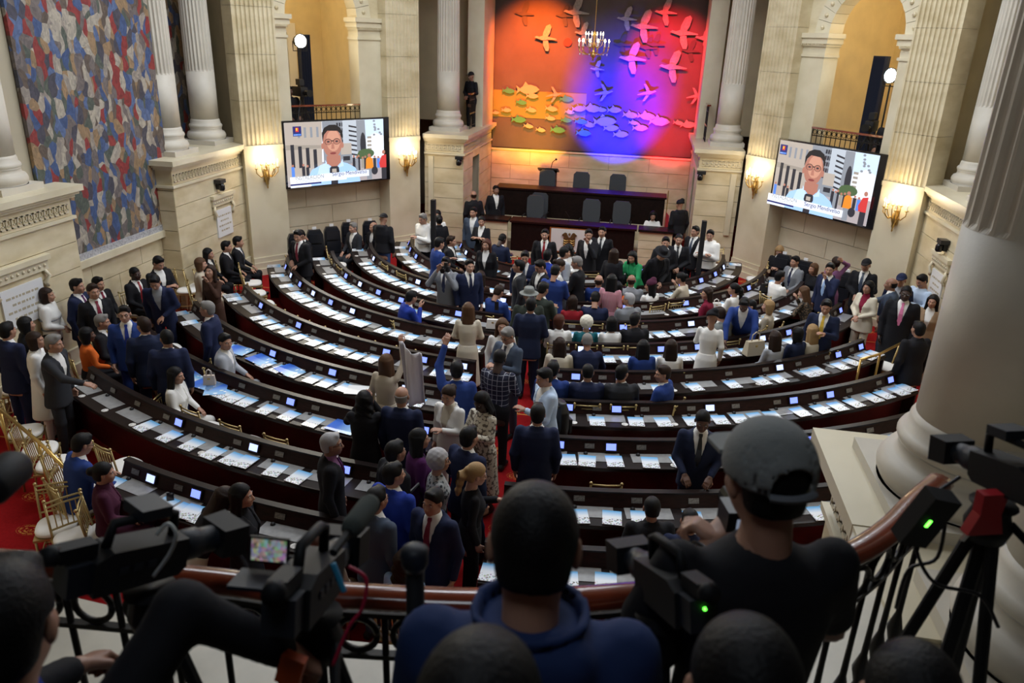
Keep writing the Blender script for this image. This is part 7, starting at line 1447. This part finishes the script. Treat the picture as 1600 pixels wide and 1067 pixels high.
p = atd(1505, 935, 2.1); o = MB().box(-0.16, 0.16, -0.12, 0.12, 0, 0.12).build('white_box', mat('white_card', (0.55, 0.57, 0.62), 0.6)); o.location = (p[0], p[1], 3.12); o.rotation_euler = (0, 0, 0.4); tag(o, 'plain white box on the balcony floor at lower right', 'box')
p = atd(1542, 800, 1.98); o = empty('red_clamp', p, 0.3, 'red clamp fixed to the right tripod', 'clamp'); MB().prism([(-0.05, -0.06), (0.05, -0.06), (0.03, 0.0), (0.035, 0.06), (-0.035, 0.06), (-0.03, 0.0)], -0.015, 0.015, lambda u, v, w: (u, w, v)).build('clamp_jaw', mat('red_plastic', (0.35, 0.008, 0.015), 0.4), o); MB().tube([(0, 0, 0), (0, 0.05, -0.12)], 0.008, 6).build('screw', STEEL, o)
p = atd(1446, 808, 1.95); o = empty('battery_pack', p, 0.3, 'black battery pack with a green light at the right tripod', 'battery'); o.rotation_euler = (0.2, 0.25, 0.3); MB().box(-0.04, 0.04, -0.025, 0.025, -0.08, 0.08).build('pack_body', RUB, o); MB().box(-0.012, -0.004, -0.027, -0.024, -0.01, 0.012).build('green_led', mat('green_led'), o)
p = atd(284, 1050, 1.9); o = empty('water_bottle', (p[0], p[1], 3.12), 0, 'clear bottle with a green cap by the balcony rail', 'bottle'); MB().lathe([(0.032, 0), (0.034, 0.02), (0.034, 0.15), (0.015, 0.2), (0.015, 0.21)], 14).build('bottle_body', CLEAR, o, True); MB().lathe([(0.018, 0.21), (0.018, 0.235)], 12).build('cap', mat('green_cap', (0.08, 0.4, 0.05), 0.4), o)
p = atd(455, 1045, 1.55); o = MB().cbox((0, 0, 0), (0.05, 0.02, 0.075), Matrix.Rotation(0.3, 3, 'Y')).build('orange_tag', mat('orange_plastic', (0.65, 0.09, 0.01), 0.45)); o.location = p; tag(o, 'orange luggage tag hanging from the foam microphone camera', 'tag')
p = atd(700, 1050, 1.75); o = empty('camera_bag', (p[0], p[1], 3.12), 0.3, 'dark grey camera bag standing at the foot of the rail', 'bag'); f = Fld((-0.2, -0.14, -0.01), (0.2, 0.14, 0.3), 0.02); f.u(loft(f.pts(), [(0.0, .16, .10, 0), (0.14, .165, .105, 0), (0.24, .13, .08, 0)], 3)); V, Q = f.mesh(); b_ = link('bag_body', to_mesh('bag_body', V, Q), o); slot(b_, 0, mat('slate_nylon', (0.03, 0.045, 0.055), 0.7)); MB().tube([(-0.1, 0, 0.22), (-0.06, 0, 0.32), (0.06, 0, 0.32), (0.1, 0, 0.22)], 0.012, 6).build('strap', BLACK, o)

p = atd(2, 748, 1.7); o = empty('camera_eyepiece', p, 0.2, 'black rounded camera eyepiece poking in at the left picture edge', 'camera part'); lathe_y(MB(), [(0.034, -0.06), (0.042, -0.04), (0.042, 0.05), (0.030, 0.07)]).build('rubber_cup', RUB, o, True); MB().tube([(0, 0.04, 0), (-0.12, 0.1, -0.05), (-0.2, 0.12, -0.3)], 0.02, 8).build('support_arm', RUB, o, True)
